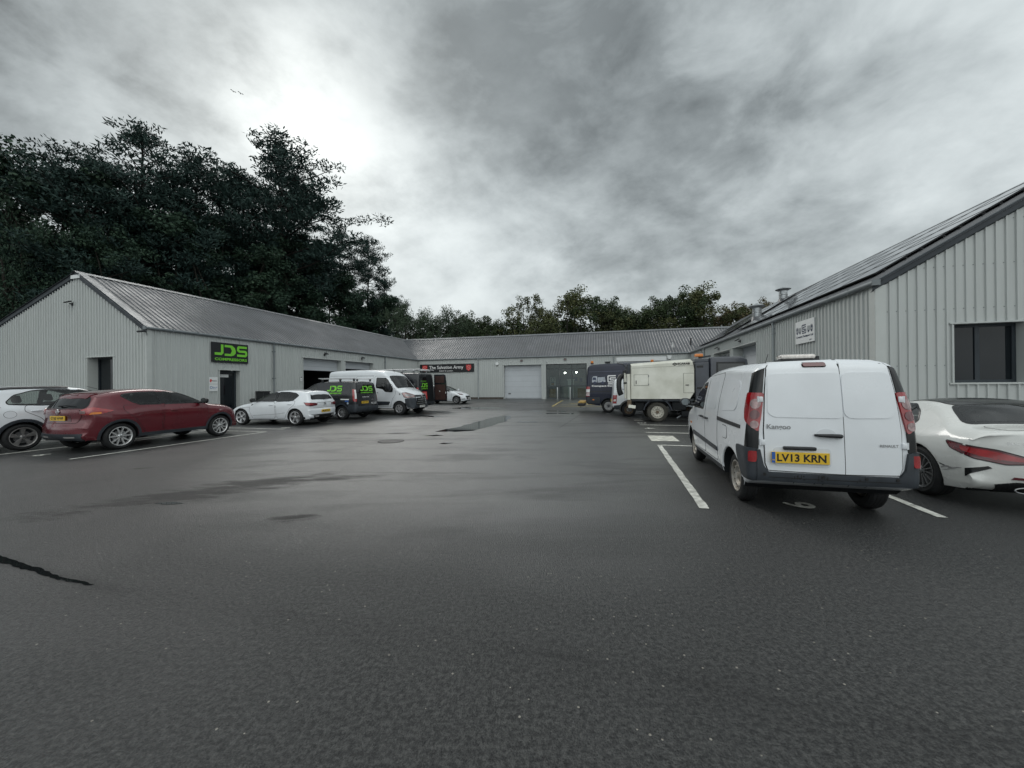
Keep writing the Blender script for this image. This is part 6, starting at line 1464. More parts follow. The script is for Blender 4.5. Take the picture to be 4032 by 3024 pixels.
# ---- small white saloon nosed hatch by the far unit -----------------------
def far_hatch():
    cfg = dict(zb=.20, ra=.35, wr=.305, wb=2.489, track=.84, crown=.045, round=.08,
        top=[(3.10, .20, 0, .03), (3.22, .26, .12, .06), (3.26, .45, .18, .08), (3.18, .66, .20, .10), (2.85, .84, .10, .11), (2.35, .96, .05, .11), (2.12, 1.01, .05, .08), (1.65, 1.27, .05, .08), (1.25, 1.42, .04, .08), (.8, 1.485, .03, .08), (.2, 1.48, .03, .08), (-.25, 1.40, .03, .07), (-.45, 1.32, .04, .05), (-.60, 1.05, .05, .08), (-.66, .9, .06, .08), (-.68, .6, .10, .08), (-.66, .35, .08, .05), (-.5, .22, 0, .03)],
        wz=[(.2, .78), (.40, .84), (.7, .86), (.9, .85), (1.02, .80), (1.2, .72), (1.48, .58)],
        plan=[(-.8, .87), (-.3, .97), (.2, 1.0), (2.4, 1.0), (2.8, .94), (3.3, .78)], flare=.008)
    v = Veh('small_hatchback', 'small white hatchback beneath the charity sign, nose pointing right', 'car', cfg, M_PAINTW)
    glasshouse(v, [('front_window', [(1.98, 1.03), (1.60, 1.24), (1.30, 1.36), (.85, 1.39), (.75, 1.0)]), ('rear_side_window', [(.66, 1.0), (.74, 1.39), (.2, 1.37), (-.1, 1.25), (.0, 1.05)])])
    doors(v, [('front_door', [(2.10, .98), (.72, .96), (.68, .35), (1.95, .27), (2.08, .55)])], [(.92, .86)], M_PAINTW)
    v.patch('windscreen', [(2.08, .66, 1.02), (1.25, .54, 1.43), (1.25, -.54, 1.43), (2.08, -.66, 1.02)], (.6, 0, .8), M_GL, off=.008, rim=M_TRIM, rimw=.02, round_=.05)
    for sd in (1, -1):
        v.patch('headlight', [(2.55, sd*.80, .86), (2.92, sd*.62, .78), (3.0, sd*.55, .70), (2.75, sd*.76, .72)], (.55, sd*.8, .1), M_CLEAR, off=.010, grid=.05, rim=M_TRIM, rimw=.012)
        v.patch('fog_lamp_recess', [(3.02, sd*.66, .42), (3.1, sd*.50, .40), (3.1, sd*.48, .33), (2.9, sd*.74, .36)], (.7, sd*.7, 0), M_TRIM, off=.008)
        v.mirror(1.85, 1.04, sd, M_PAINTW, .95)
        v.patch('tail_light', [(-.50, sd*.78, 1.05), (-.62, sd*.62, 1.0), (-.64, sd*.62, .8), (-.5, sd*.8, .82)], (-.7, sd*.7, 0), M_RED, off=.01)
    v.E('grille', [(.44, .62), (-.44, .62), (-.36, .36), (.36, .36)], M_TRIM, front=True, off=.012, round_=.08)
    v.patch('rear_window', [(-.47, .52, 1.28), (-.58, .60, 1.06), (-.58, -.60, 1.06), (-.47, -.52, 1.28)], (-1, 0, .45), M_GLT, off=.008)
    v.plate('GJ14 UYX', 0, .43, front=True); v.plate('GJ14 UYX', 0, .68)
    v.wheels(('spoke', 11, .008, .012, 0, .12), .305, mat('silver_trim', (.42, .42, .43), .35, .6), .19, .205)
    v.cabin([(1.05, 1.28), (.2, 1.2)], (1.85, 1.0), .42); v.open_windows(); v.place((-4.42, 29.3), 106, -1, xl=2.489); return v
M_GLO = mat('dark_vehicle_glass', (.010, .013, .014), .03, 0, .75, None, None, .4)
def jds_on(v, side, x0, x1, z0, z1, name='lettering', rear=False, m=None, comp=True):
    """logo projected on to a flank (side=+-1) or on the rear (y range)"""
    mb = MB(); jds(mb, 1.9, 1.02, None, 0, m, comp); V = []
    for (a, b, c) in mb.v:
        t = (a/1.9-.07)/.89; u = (c/1.02-.09)/.82; z = z0+(z1-z0)*u; dep = -b
        if rear: p = Vector((v.cfg['top'][-1][0], x0+(x1-x0)*t, z)); d = Vector((-1, 0, 0))
        else: x = x0+(x1-x0)*t; p = Vector((x, side*v.Wf(x, z), z)); d = Vector((0, side, 0))
        h, n_ = v.cast(p, d); V.append(tuple(h+d*(.022+dep*.3)))
    mb.v = V; return mb.build(name, v.root, recalc=False)
# ---- black small van with lime lettering ----------------------------------
def black_van():
    cfg = dict(zb=.26, ra=.375, wr=.325, wb=2.66, track=.855, crown=.03, round=.08,
        top=[(3.38, .26, 0, .03), (3.48, .34, .10, .06), (3.52, .60, .15, .08), (3.42, .88, .15, .09), (3.05, 1.06, .08, .09), (2.60, 1.16, .05, .08), (2.42, 1.21, .05, .07), (2.0, 1.52, .05, .07), (1.70, 1.70, .04, .08), (1.35, 1.79, .03, .09), (.8, 1.82, .03, .09), (0, 1.82, .03, .09), (-.55, 1.80, .03, .08), (-.68, 1.74, .03, .07), (-.72, 1.55, .03, .08), (-.78, 1.15, .03, .09), (-.82, .80, .04, .09), (-.85, .60, .06, .06), (-.85, .45, .05, .04), (-.74, .32, 0, .03)],
        wz=[(.2, .82), (.45, .885), (.8, .905), (1.1, .895), (1.3, .865), (1.6, .79), (1.85, .72)],
        plan=[(-.9, .94), (-.4, .985), (.2, 1.0), (2.3, 1.0), (2.8, .97), (3.2, .91), (3.6, .82)], flare=.012)
    v = Veh('panel_van', 'black small van with lime green lettering and roof bars beside the tall white van', 'van', cfg, M_PAINTK)
    for sd in (1, -1):
        v.S('front_window', [(2.20, 1.20), (1.92, 1.46), (1.66, 1.62), (1.42, 1.64), (1.38, 1.17)], M_GL, sd, off=.009, rim=M_TRIM, rimw=.02, round_=.05)
        v.S('front_door', [(2.36, 1.16), (1.34, 1.15), (1.32, .42), (2.1, .38), (2.34, .6)], M_PAINTK, sd, off=.004, rim=M_INK, rimw=.01, round_=.05)
        v.S('sliding_door', [(1.29, 1.70), (.45, 1.72), (.42, .42), (1.28, .42)], M_PAINTK, sd, off=.004, rim=M_INK, rimw=.01, round_=.05)
        v.S('pressed_panel', [(1.2, 1.62), (.53, 1.64), (.50, 1.12), (1.2, 1.12)], M_PAINTK, sd, off=.009, rim=MATS['bumper_plastic'], rimw=.008, round_=.08)
        v.S('pressed_panel', [(.38, 1.64), (-.42, 1.62), (-.48, 1.20), (.36, 1.14)], M_PAINTK, sd, off=.009, rim=MATS['bumper_plastic'], rimw=.008, round_=.08)
        v.S('door_rail', [(.40, 1.08), (-.50, 1.06), (-.50, 1.03), (.40, 1.04)], M_INK, sd, off=.010)
        v.handle(1.45, 1.02, sd, M_BLACK); v.handle(1.12, 1.02, sd, M_BLACK); v.mirror(2.1, 1.22, sd, M_BLACK, 1.1)
        v.S('side_rubbing_strip', [(2.28, .60), (.45, .58), (.45, .52), (2.28, .53)], M_CLAD, sd, off=.015)
        dd = (-.7, sd*.7, 0)
        tl = v.patch('tail_light', [(-.70, sd*.80, 1.42), (-.58, sd*.84, 1.42), (-.62, sd*.885, 1.02), (-.66, sd*.88, .86), (-.78, sd*.80, .84), (-.76, sd*.79, 1.1)], dd, M_RED, off=.014, grid=.04)
        v.patch('lamp_lens', [(-.72, sd*.795, 1.40), (-.67, sd*.82, 1.40), (-.70, sd*.84, 1.1), (-.70, sd*.84, .98), (-.77, sd*.80, .98), (-.75, sd*.79, 1.15)], dd, M_WHITE, off=.022, grid=.04, parent=tl)
        v.patch('bumper_corner', [(-.84, sd*.80, .72), (-.36, sd*.90, .70), (-.38, sd*.89, .48), (-.5, sd*.86, .36), (-.84, sd*.78, .36)], (-.5, sd*.85, 0), M_CLAD, off=.018, grid=.05)
    arch_trim(v, M_CLAD, .06, .27, .012)
    jds_on(v, 1, .78, -.02, 1.20, 1.60)
    # decals by the rear wheel
    v.S('decal', [(.02, .98), (-.42, .97), (-.42, .92), (.02, .93)], M_WHITE, 1, off=.008)
    v.S('decal', [(-.22, .90), (-.40, .90), (-.40, .84), (-.22, .84)], MATS['plate_blue'], 1, off=.008)
    v.S('decal', [(-.36+math.cos(k*.52)*.05, .77+math.sin(k*.52)*.05) for k in range(12)], mat('decal_pale', (.35, .42, .48), .4), 1, off=.008, grid=.3)
    dl = v.E('rear_door', [(.77, 1.10), (.775, .68), (.05, .66), (.05, 1.72), (.66, 1.70), (.70, 1.5)], M_PAINTK, off=.010, rim=M_INK, rimw=.01, round_=.05)
    dr = v.E('rear_door', [(-.77, 1.10), (-.775, .68), (.035, .66), (.035, 1.72), (-.66, 1.70), (-.70, 1.5)], M_PAINTK, off=.010, rim=M_INK, rimw=.01, round_=.05)
    v.E('rear_window', [(.62, 1.62), (.66, 1.22), (.10, 1.18), (.10, 1.64)], M_GLT, off=.016, rim=M_CLAD, rimw=.01, round_=.06, parent=dl); v.E('rear_window', [(-.62, 1.62), (-.66, 1.22), (-.02, 1.18), (-.02, 1.64)], M_GLT, off=.016, rim=M_CLAD, rimw=.01, round_=.06, parent=dr)
    jds_on(v, 0, .50, -.42, 1.22, 1.58, rear=True)
    v.text('Carbon Gas', .42, -.08, 1.03, 1.08, M_WHINK, off=.018); v.text('FORD', -.25, -.45, .90, .93, M_CHROME, off=.018)
    v.text('0845 121 5212', -.20, -.70, .745, .78, M_WHINK, off=.018, name='phone_number'); v.text('01483 55 5217', -.20, -.70, .69, .725, M_WHINK, off=.018, name='phone_number')
    v.plate('JD59 BAR', .28, .80, w=.50, off=.018)
    v.E('rear_bumper', [(.80, .62), (-.80, .62), (-.80, .38), (.80, .38)], M_CLAD, off=.03, round_=.04)
    head_cluster(v, [(3.1, .80, .98), (3.38, .60, .90), (3.45, .55, .78), (3.22, .80, .80)]); v.E('grille', [(.5, .80), (-.5, .80), (-.45, .5), (.45, .5)], M_TRIM, front=True, off=.01, round_=.05); v.plate('JD59 BAR', 0, .45, front=True)
    v.patch('windscreen', [(2.36, .70, 1.24), (1.70, .60, 1.68), (1.70, -.60, 1.68), (2.36, -.70, 1.24)], (.6, 0, .8), M_GL, off=.008, rim=M_TRIM, rimw=.02, round_=.05)
    # roof bars
    AL = mat('aluminium_bar', (.55, .56, .57), .3, .7)
    for x in (1.25, .25, -.5):
        e = empty('roof_bar', (x, 0, 1.80)); e.parent = v.root
        mb = MB(); mb.box((-.03, -.72, .10), (.03, .72, .125), AL, None, .008); mb.build('crossbar', e)
        for sd in (1, -1): mb = MB(); mb.box((-.04, sd*.62-.03, -.01), (.04, sd*.62+.03, .099), M_BLACK, None, .01); mb.build('foot', e)
    for sd in (1, -1): mb = MB(); mb.tube([(1.4, sd*.70, 1.94), (-.62, sd*.70, 1.94)], .016, AL, 8); mb.build('side_rail', v.root, 40)
    v.wheels(('spoke', 5, .015, .014, .36, 0), .325, MATS['machined_alloy'], .2, .205)
    v.cabin([(1.5, 1.5)], (2.3, 1.16), .6, van=True); v.open_windows(); v.place((-7.98, 17.35), -76, 1); return v
# ---- tall white van facing the yard ---------------------------------------
def tall_van():
    cfg = dict(zb=.34, ra=.41, wr=.355, wb=3.68, track=.985, crown=.04, round=.11,
        top=[(4.38, .34, 0, .03), (4.48, .42, .12, .07), (4.50, .75, .18, .10), (4.46, 1.02, .20, .10), (4.30, 1.20, .18, .12), (3.95, 1.34, .10, .12), (3.62, 1.44, .06, .10), (3.50, 1.50, .06, .08), (3.08, 2.02, .06, .09), (2.92, 2.20, .06, .10), (2.65, 2.38, .06, .12), (2.2, 2.46, .05, .13), (1.5, 2.49, .04, .13), (0, 2.48, .04, .13), (-.80, 2.45, .04, .12), (-.98, 2.38, .04, .08), (-1.02, 2.1, .03, .07), (-1.05, 1.0, .03, .07), (-1.08, .60, .05, .06), (-1.04, .42, .04, .04), (-.9, .36, 0, .03)],
        wz=[(.3, .93), (.6, 1.0), (.95, 1.02), (1.4, 1.0), (1.9, .955), (2.3, .90), (2.5, .86)],
        plan=[(-1.1, .97), (-.5, 1.0), (2.9, 1.0), (3.4, .985), (3.9, .95), (4.3, .87), (4.6, .78)], flare=.006)
    v = Veh('tall_van', 'tall white long-wheelbase van facing the yard between the two black vans', 'van', cfg, M_PAINTW)
    for sd in (1, -1):
        v.S('front_door', [(3.50, 1.40), (3.05, 1.98), (2.86, 2.08), (2.16, 2.10), (2.12, .50), (3.15, .44), (3.28, .85), (3.46, 1.1)], M_PAINTW, sd, off=.004, rim=M_SEAM, rimw=.010, round_=.08)
        v.S('front_window', [(3.30, 1.42), (3.00, 1.86), (2.86, 1.98), (2.28, 2.00), (2.26, 1.48), (2.70, 1.40), (2.85, 1.26), (3.28, 1.24)], M_GL, sd, off=.010, rim=M_TRIM, rimw=.02, round_=.05)
        v.S('window_bar', [(2.80, 1.34), (2.84, 1.34), (2.84, 1.98), (2.80, 1.98)], M_TRIM, sd, off=.014)
        v.S('sliding_door', [(2.08, 2.10), (.95, 2.10), (.92, .48), (2.08, .48)], M_PAINTW, sd, off=.004, rim=M_SEAM, rimw=.008, round_=.06)
        v.S('pressed_panel', [(.85, 2.06), (-.85, 2.06), (-.88, 1.25), (.85, 1.25)], M_PAINTW, sd, off=.007, rim=MATS['pressed_panel_white'], rimw=.010, round_=.1)
        v.S('side_rubbing_strip', [(3.16, .72), (2.15, .74), (2.15, .52), (3.05, .54)], M_CLAD, sd, off=.016, round_=.05)
        v.S('side_rubbing_strip', [(2.05, .74), (.50, .74), (.50, .60), (2.05, .60)], M_CLAD, sd, off=.016, round_=.03)
        v.S('crease', [(2.1, 2.13), (-.95, 2.15), (-.95, 2.14), (2.1, 2.118)], M_SEAM, sd, off=.003, grid=.1)
        q = [(3.72+math.cos(2*math.pi*k/12)*.035, 1.12+math.sin(2*math.pi*k/12)*.035) for k in range(12)]; v.S('indicator_repeater', q, M_BLACK, sd, off=.01, grid=.3)
        v.handle(2.30, 1.20, sd, M_BLACK, w=.10); v.mirror(3.22, 1.46, sd, M_BLACK, 1.5, 'van')
        dd = (.72, sd*.70, 0)
        hl = v.patch('headlight', [(3.86, sd*.97, 1.18), (4.10, sd*.90, 1.20), (4.42, sd*.62, 1.06), (4.44, sd*.60, .96), (4.15, sd*.90, .92), (3.98, sd*.95, .96)], dd, M_CLEAR, off=.012, grid=.05, rim=M_INK, rimw=.02, round_=.03)
        v.patch('lamp_lens', [(4.0, sd*.93, 1.12), (4.36, sd*.70, 1.04), (4.38, sd*.68, .99), (4.06, sd*.92, 1.0)], dd, M_ALLOY_D, off=.018, grid=.06, parent=hl, round_=.03)
        v.patch('bumper_corner', [(4.46, sd*.50, .92), (4.20, sd*.86, .90), (4.04, sd*.98, .88), (4.08, sd*.98, .60), (4.02, sd*.97, .42), (4.4, sd*.70, .36), (4.5, sd*.45, .38)], (.68, sd*.72, 0), M_CLAD, off=.018, grid=.05, round_=.05)
        v.patch('tail_light', [(-1.0, sd*.95, 1.7), (-1.0, sd*.88, 1.7), (-1.04, sd*.92, 1.1), (-1.04, sd*.99, 1.1)], (-.8, sd*.6, 0), M_RED, off=.01)
    v.patch('windscreen', [(3.52, .82, 1.46), (3.10, .80, 2.00), (2.98, .74, 2.10), (2.98, -.74, 2.10), (3.10, -.80, 2.00), (3.52, -.82, 1.46)], (.8, 0, .6), M_GL, off=.010, rim=M_TRIM, rimw=.03, round_=.06)
    gr = v.E('grille', [(.55, 1.06), (-.55, 1.06), (-.50, .52), (-.40, .48), (.40, .48), (.50, .52)], M_TRIM, front=True, off=.022, round_=.06, grid=.05)
    for z_ in (.93, .82, .71, .60): v.E('grille_bar', [(.50, z_+.014), (-.50, z_+.014), (-.49, z_-.010), (.49, z_-.010)], M_CHROME, front=True, off=.034, parent=gr)
    for sd in (1, -1): v.E('grille_bar', [(sd*.52, .96), (sd*.49, .96), (sd*.45, .56), (sd*.48, .56)], M_CHROME, front=True, off=.034, parent=gr, grid=.05)
    mb = MB(); x_ = v.cast(Vector((4.5, 0, 1.0)), Vector((1, 0, 0)))[0].x+.03; T = frame((x_, 0, 1.0), (0, 1, 0)); mb.stroke([(0, .11), (-.065, 0), (0, -.11), (.065, 0), (0, .11)], .034, -.02, 0, M_CHROME, T); mb.build('emblem', v.root, recalc=False)
    v.E('front_bumper', [(.52, .50), (-.52, .50), (-.50, .35), (.50, .35)], M_CLAD, front=True, off=.02, round_=.04); v.plate('HJ73 XRE', 0, .44, front=True, off=.03)
    mb = MB(); mb.tube([(3.50, .2, 1.475), (3.40, -.45, 1.60)], .012, M_BLACK, 6); mb.tube([(3.50, -.3, 1.475), (3.44, -.75, 1.56)], .012, M_BLACK, 6); mb.build('wipers', v.root)
    mb = MB(); mb.tube([(2.75, 0, 2.33), (2.60, 0, 2.56)], .008, M_BLACK, 6); mb.build('aerial', v.root)
    v.plate('HJ73 XRE', .2, .70)
    v.wheels(('trim', 6, 1), .355, mat('silver_trim', (.42, .42, .43), .35, .6), .215, .215)
    v.cabin([(2.5, 1.78)], (3.2, 1.38), .85, van=True); v.open_windows(); v.place((-6.02, 19.72), 107, -1, xl=3.68); return v
# ---- large black van with rear door open ----------------------------------
def open_van():
    cfg = dict(zb=.36, ra=.40, wr=.345, wb=3.2, track=.965, crown=.03, round=.08,
        top=[(4.05, .36, 0, .03), (4.15, .45, .12, .07), (4.18, .8, .18, .10), (3.95, 1.18, .12, .12), (3.3, 1.42, .06, .10), (3.15, 1.48, .06, .08), (2.6, 2.08, .06, .09), (2.25, 2.30, .05, .12), (1.6, 2.36, .04, .12), (0, 2.36, .04, .12), (-.82, 2.34, .03, .09), (-.90, 2.28, .02, .06), (-.94, 2.0, .02, .06), (-.99, 1.0, .02, .06), (-1.02, .62, .03, .05), (-1.0, .45, .03, .04), (-.85, .38, 0, .03)],
        wz=[(.3, .90), (.6, .975), (1.0, 1.0), (1.4, .975), (1.9, .91), (2.2, .86), (2.4, .82)],
        plan=[(-1.1, .98), (0, 1.0), (2.5, 1.0), (3.3, .97), (4.2, .80)], flare=.006)
    v = Veh('large_van', 'large black van with ladder rack and its rear door swung open', 'van', cfg, M_PAINTK)
    for sd in (1, -1):
        v.S('front_door', [(3.10, 1.42), (2.6, 1.96), (2.0, 2.02), (1.95, .5), (2.75, .46), (3.1, .9)], M_PAINTK, sd, off=.004, rim=M_INK, rimw=.01, round_=.06)
        v.S('front_window', [(2.95, 1.42), (2.55, 1.88), (2.08, 1.92), (2.06, 1.36)], M_GLO, sd, off=.01, rim=M_TRIM, rimw=.02, round_=.05)
        v.S('pressed_panel', [(1.85, 2.0), (.85, 2.0), (.85, 1.45), (1.85, 1.45)], M_PAINTK, sd, off=.007, rim=M_CLAD, rimw=.01, round_=.1)
        v.S('pressed_panel', [(.70, 2.0), (-.70, 2.0), (-.74, 1.45), (.70, 1.45)], M_PAINTK, sd, off=.007, rim=M_CLAD, rimw=.01, round_=.1)
        v.S('pressed_panel', [(.70, 1.38), (-.70, 1.38), (-.70, 1.0), (.70, 1.0)], M_PAINTK, sd, off=.007, rim=M_CLAD, rimw=.01, round_=.08)
        v.mirror(2.85, 1.5, sd, M_BLACK, 1.4, 'van'); v.patch('tail_light', [(-.93, sd*.94, 1.45), (-.82, sd*.97, 1.45), (-.86, sd*.99, .85), (-.98, sd*.95, .85)], (-.7, sd*.7, 0), M_RED, off=.012, grid=.06)
    v.patch('windscreen', [(3.1, .8, 1.5), (2.6, .74, 2.05), (2.6, -.74, 2.05), (3.1, -.8, 1.5)], (.8, 0, .6), M_GLO, off=.01)
    dl = v.E('rear_door', [(.86, 1.0), (.88, .60), (.02, .58), (.02, 2.24), (.74, 2.22), (.80, 1.8)], M_PAINTK, off=.012, rim=M_INK, rimw=.012, round_=.05)
    v.E('rear_window', [(.70, 2.12), (.72, 1.86), (.08, 1.86), (.08, 2.14)], M_GLT, off=.018, rim=M_CLAD, rimw=.01, round_=.05, parent=dl)
    v.E('rear_window', [(.74, 1.74), (.78, 1.28), (.08, 1.26), (.08, 1.74)], M_GLT, off=.018, rim=M_CLAD, rimw=.01, round_=.08, parent=dl)
    jds_on(v, 0, .70, -.05, 1.34, 1.72, rear=True, name='lettering')
    # keep only the closed half of the lettering
    o = v.root.children[-1]; bm = bmesh.new(); bm.from_mesh(o.data); bmesh.ops.bisect_plane(bm, geom=bm.verts[:]+bm.edges[:]+bm.faces[:], plane_co=(0, .03, 0), plane_no=(0, -1, 0), clear_outer=True); bm.to_mesh(o.data); bm.free()
    v.text('JDSCOMPRESSORS', .70, .06, 1.80, 1.85, M_GREEN, off=.020, name='web_address')
    v.E('red_panel', [(.80, 1.20), (.83, .74), (.06, .72), (.06, 1.20)], M_SHIELD, off=.016, round_=.03, parent=dl)
    for z_, t_ in ((1.10, '0845 121'), (1.01, '5212')): v.text(t_, .62, .18, z_-.03, z_+.03, M_WHINK, off=.022, name='phone_number')
    v.plate('CT17 YLW', .42, .66, w=.44, off=.022)
    v.E('load_opening', [(-.03, .60), (-.84, .60), (-.78, 1.8), (-.70, 2.20), (-.03, 2.22)], M_VOID, off=.006)
    v.E('rear_bumper', [(.84, .56), (-.84, .56), (-.84, .40), (.84, .40)], M_CLAD, off=.06, round_=.03)
    mb = MB(); mb.tube([(-.95, .0, .42), (-1.18, 0, .42), (-1.2, 0, .50)], .03, M_BLACK, 8); mb.box((-1.12, -.25, .36), (-1.02, .25, .44), M_BLACK, None, .01); mb.build('tow_bar', v.root, 40)
    # open far door hinged at the far corner, brown lined inside
    e = empty('open_rear_door', (-1.0, -.90, 0), rad(-4)); e.parent = v.root
    sh = lambda z: .02+(.10 if z < 1.4 else .10+(z-1.4)*.0)
    outl = [(0, .58), (-.90, .58), (-.905, 1.2), (-.86, 1.8), (-.80, 2.22), (-.72, 2.26), (0, 2.26)]
    mb = MB(); mb.prism(outl, -.03, .03, M_PAINTK); mb.build('door_panel', e)
    BR = mat('brown_ply_lining', (.050, .026, .022), .6, 0, .3, (3, .3))
    mb = MB(); mb.box((-.82, .031, .66), (-.08, .045, 1.62), BR, None, .006); mb.box((-.74, .031, 1.72), (-.10, .045, 2.16), BR, None, .006); mb.box((-.86, .031, 1.05), (-.83, .055, 1.16), M_WHITE, None, .003); mb.box((-.45, .046, 1.18), (-.38, .055, 1.23), M_WHITE, None, .003)
    mb.build('door_lining', e)
    # ladder rack
    AL = mat('aluminium_bar', (.55, .56, .57), .3, .7)
    for x in (1.9, 1.1, .3, -.5):
        mb = MB(); mb.tube([(x, -.78, 2.33), (x, -.78, 2.50), (x, .78, 2.50), (x, .78, 2.33)], .02, AL, 8); mb.box((x-.04, .70, 2.34), (x+.04, .80, 2.42), M_BLACK, None, .01); mb.box((x-.04, .30, 2.51), (x+.04, .38, 2.57), M_BLACK, None, .01); mb.build('rack_bar', v.root, 40)
    for y in (.74, .36, -.2, -.74): mb = MB(); mb.tube([(2.0, y, 2.54), (-.95, y, 2.54), (-1.05, y, 2.50)], .018, AL, 8); mb.build('rack_rail', v.root, 40)
    mb = MB(); mb.tube([(-.9, -.5, 2.46), (-.9, .5, 2.46)], .03, AL, 10); mb.build('rack_roller', v.root, 40)
    v.wheels(('steel', 12, M_STEEL, .03), .345, M_STEEL, .2, .215)
    v.place((-6.42, 22.1), -74, 1); return v
# ---- navy high-roof van ---------------------------------------------------
def navy_van():
    cfg = dict(zb=.38, ra=.42, wr=.355, wb=3.66, track=.975, crown=.03, round=.10,
        top=[(4.55, .38, 0, .03), (4.68, .48, .12, .07), (4.70, .85, .18, .10), (4.5, 1.15, .14, .12), (4.0, 1.35, .06, .10), (3.8, 1.45, .06, .08), (3.2, 2.15, .06, .09), (2.85, 2.50, .05, .12), (2.3, 2.66, .04, .13), (1.2, 2.72, .04, .13), (-.2, 2.70, .04, .13), (-1.0, 2.64, .04, .10), (-1.12, 2.52, .04, .08), (-1.16, 2.0, .03, .08), (-1.20, 1.2, .03, .08), (-1.22, .75, .03, .06), (-1.22, .55, .03, .05), (-1.1, .46, 0, .03)],
        wz=[(.3, .92), (.65, .985), (1.0, 1.0), (1.4, .98), (1.9, .93), (2.4, .86), (2.75, .80)],
        plan=[(-1.25, .975), (0, 1.0), (3.0, 1.0), (3.8, .96), (4.8, .78)], flare=.006)
    v = Veh('high_roof_van', 'navy blue high-roof van with sweeper emblem and orange roof beacon', 'van', cfg, M_PAINTN)
    sd = -1
    for sd in (1, -1):
        v.S('front_door', [(3.75, 1.4), (3.2, 2.05), (2.5, 2.12), (2.45, .55), (3.15, .5), (3.6, .9)], M_PAINTN, sd, off=.004, rim=M_INK, rimw=.01, round_=.06); v.S('front_window', [(3.6, 1.42), (3.15, 1.95), (2.6, 2.0), (2.55, 1.36)], M_GLO, sd, off=.01, rim=M_TRIM, rimw=.02, round_=.05)
        v.S('pressed_panel', [(1.05, 2.05), (-.92, 2.03), (-.95, 1.36), (1.05, 1.36)], M_PAINTN, sd, off=.007, rim=mat('navy_edge', (.05, .06, .10), .3), rimw=.010, round_=.12)
        v.S('pressed_panel', [(2.3, 2.05), (1.2, 2.05), (1.2, 1.36), (2.3, 1.36)], M_PAINTN, sd, off=.007, rim=MATS['navy_edge'], rimw=.010, round_=.12)
        v.S('crease', [(2.3, 2.28), (-1.05, 2.24), (-1.05, 2.215), (2.3, 2.255)], MATS['navy_edge'], sd, off=.003, grid=.1); v.S('crease', [(2.3, 1.20), (-1.1, 1.16), (-1.1, 1.13), (2.3, 1.17)], M_INK, sd, off=.003, grid=.1)
        v.S('lower_cladding', [(3.1, .62), (.46, .62), (.42, .42), (3.1, .40)], M_PAINTN, sd, off=.008); v.S('rear_cladding', [(-.46, .84), (-1.15, .84), (-1.18, .50), (-.44, .48)], M_CLAD, sd, off=.012)
        v.patch('tail_light', [(-.98, sd*.99, 1.42), (-1.16, sd*.93, 1.42), (-1.19, sd*.95, .88), (-1.02, sd*1.0, .88)], (-.35, sd*.94, 0), M_RED, off=.014, grid=.05)
        for z0, z1, mm in ((1.10, 1.27, M_WHITE), (.99, 1.035, M_WHITE), (.925, .96, M_WHITE), (1.05, 1.09, M_REDD)): v.patch('lamp_lens', [(-.985, sd*.99, z1), (-1.16, sd*.93, z1), (-1.18, sd*.94, z0), (-1.0, sd*.99, z0)], (-.35, sd*.94, 0), mm, off=.020, grid=.06)
        q = [(-.80+math.cos(2*math.pi*k/12)*.06, .70+math.sin(2*math.pi*k/12)*.028) for k in range(12)]; v.S('side_marker', q, M_AMBER, sd, off=.02, grid=.3)
        v.mirror(3.4, 1.5, sd, M_BLACK, 1.4, 'van')
    arch_trim(v, M_CLAD, .03, .40, .008)
    # flank emblem: x decreases to the left as seen on the right flank, so build in (x) directly
    mb = MB(); T = None; cs_logo(mb, 0, 0, .46, T, 0, M_WHINK); V = []
    for a, b, c in mb.v: p = Vector((-.04+a, -v.Wf(a, 1.6+c), 1.56+c)); h, n_ = v.cast(p, Vector((0, -1, 0))); V.append(tuple(h+Vector((0, -.010+b*.5, 0))))
    mb.v = V; mb.build('emblem', v.root, recalc=False)
    GRT = mat('pale_truck_print', (.40, .43, .48), .5, 0, .4, (9, .4)); NV = mat('navy_ink', (.02, .03, .07), .5)
    for x0, fl in ((-.86, False), (.52, True)):
        mb = MB(); mini_truck(mb, 0, 0, .72, .44, None, 0, fl, GRT, NV); V = []
        for a, b, c in mb.v: p = Vector((x0+a, -v.Wf(x0+a, 1.56+c), 1.54+c)); h, n_ = v.cast(p, Vector((0, -1, 0))); V.append(tuple(h+Vector((0, -.010+b*.8, 0))))
        mb.v = V; mb.build('truck_print', v.root, recalc=False)
    v.text('Compact Sweepers Ltd', -.88, 1.10, 1.38, 1.50, M_WHINK, side=-1, off=.014, bold=.04, name='lettering')
    v.E('rear_door', [(.86, 1.0), (.88, .70), (.01, .70), (.01, 2.45), (.74, 2.42)], M_PAINTN, off=.01, rim=M_INK, rimw=.01, round_=.05); v.E('rear_door', [(-.86, 1.0), (-.88, .70), (-.01, .70), (-.01, 2.45), (-.74, 2.42)], M_PAINTN, off=.01, rim=M_INK, rimw=.01, round_=.05)
    mb = MB(); mb.box((-1.62, -.80, .50), (-1.22, .80, .60), mat('yellow_step_top', (.50, .33, .10), .55, 0, .4, (6, .4)), None, .02); mb.build('rear_step', v.root); mb = MB(); mb.box((-1.66, -.86, .34), (-1.26, .86, .499), M_BLACK, None, .03); mb.tube([(-1.5, -.6, .36), (-1.5, -.6, .25)], .015, M_BLACK, 6); mb.build('rear_bumper', v.root)
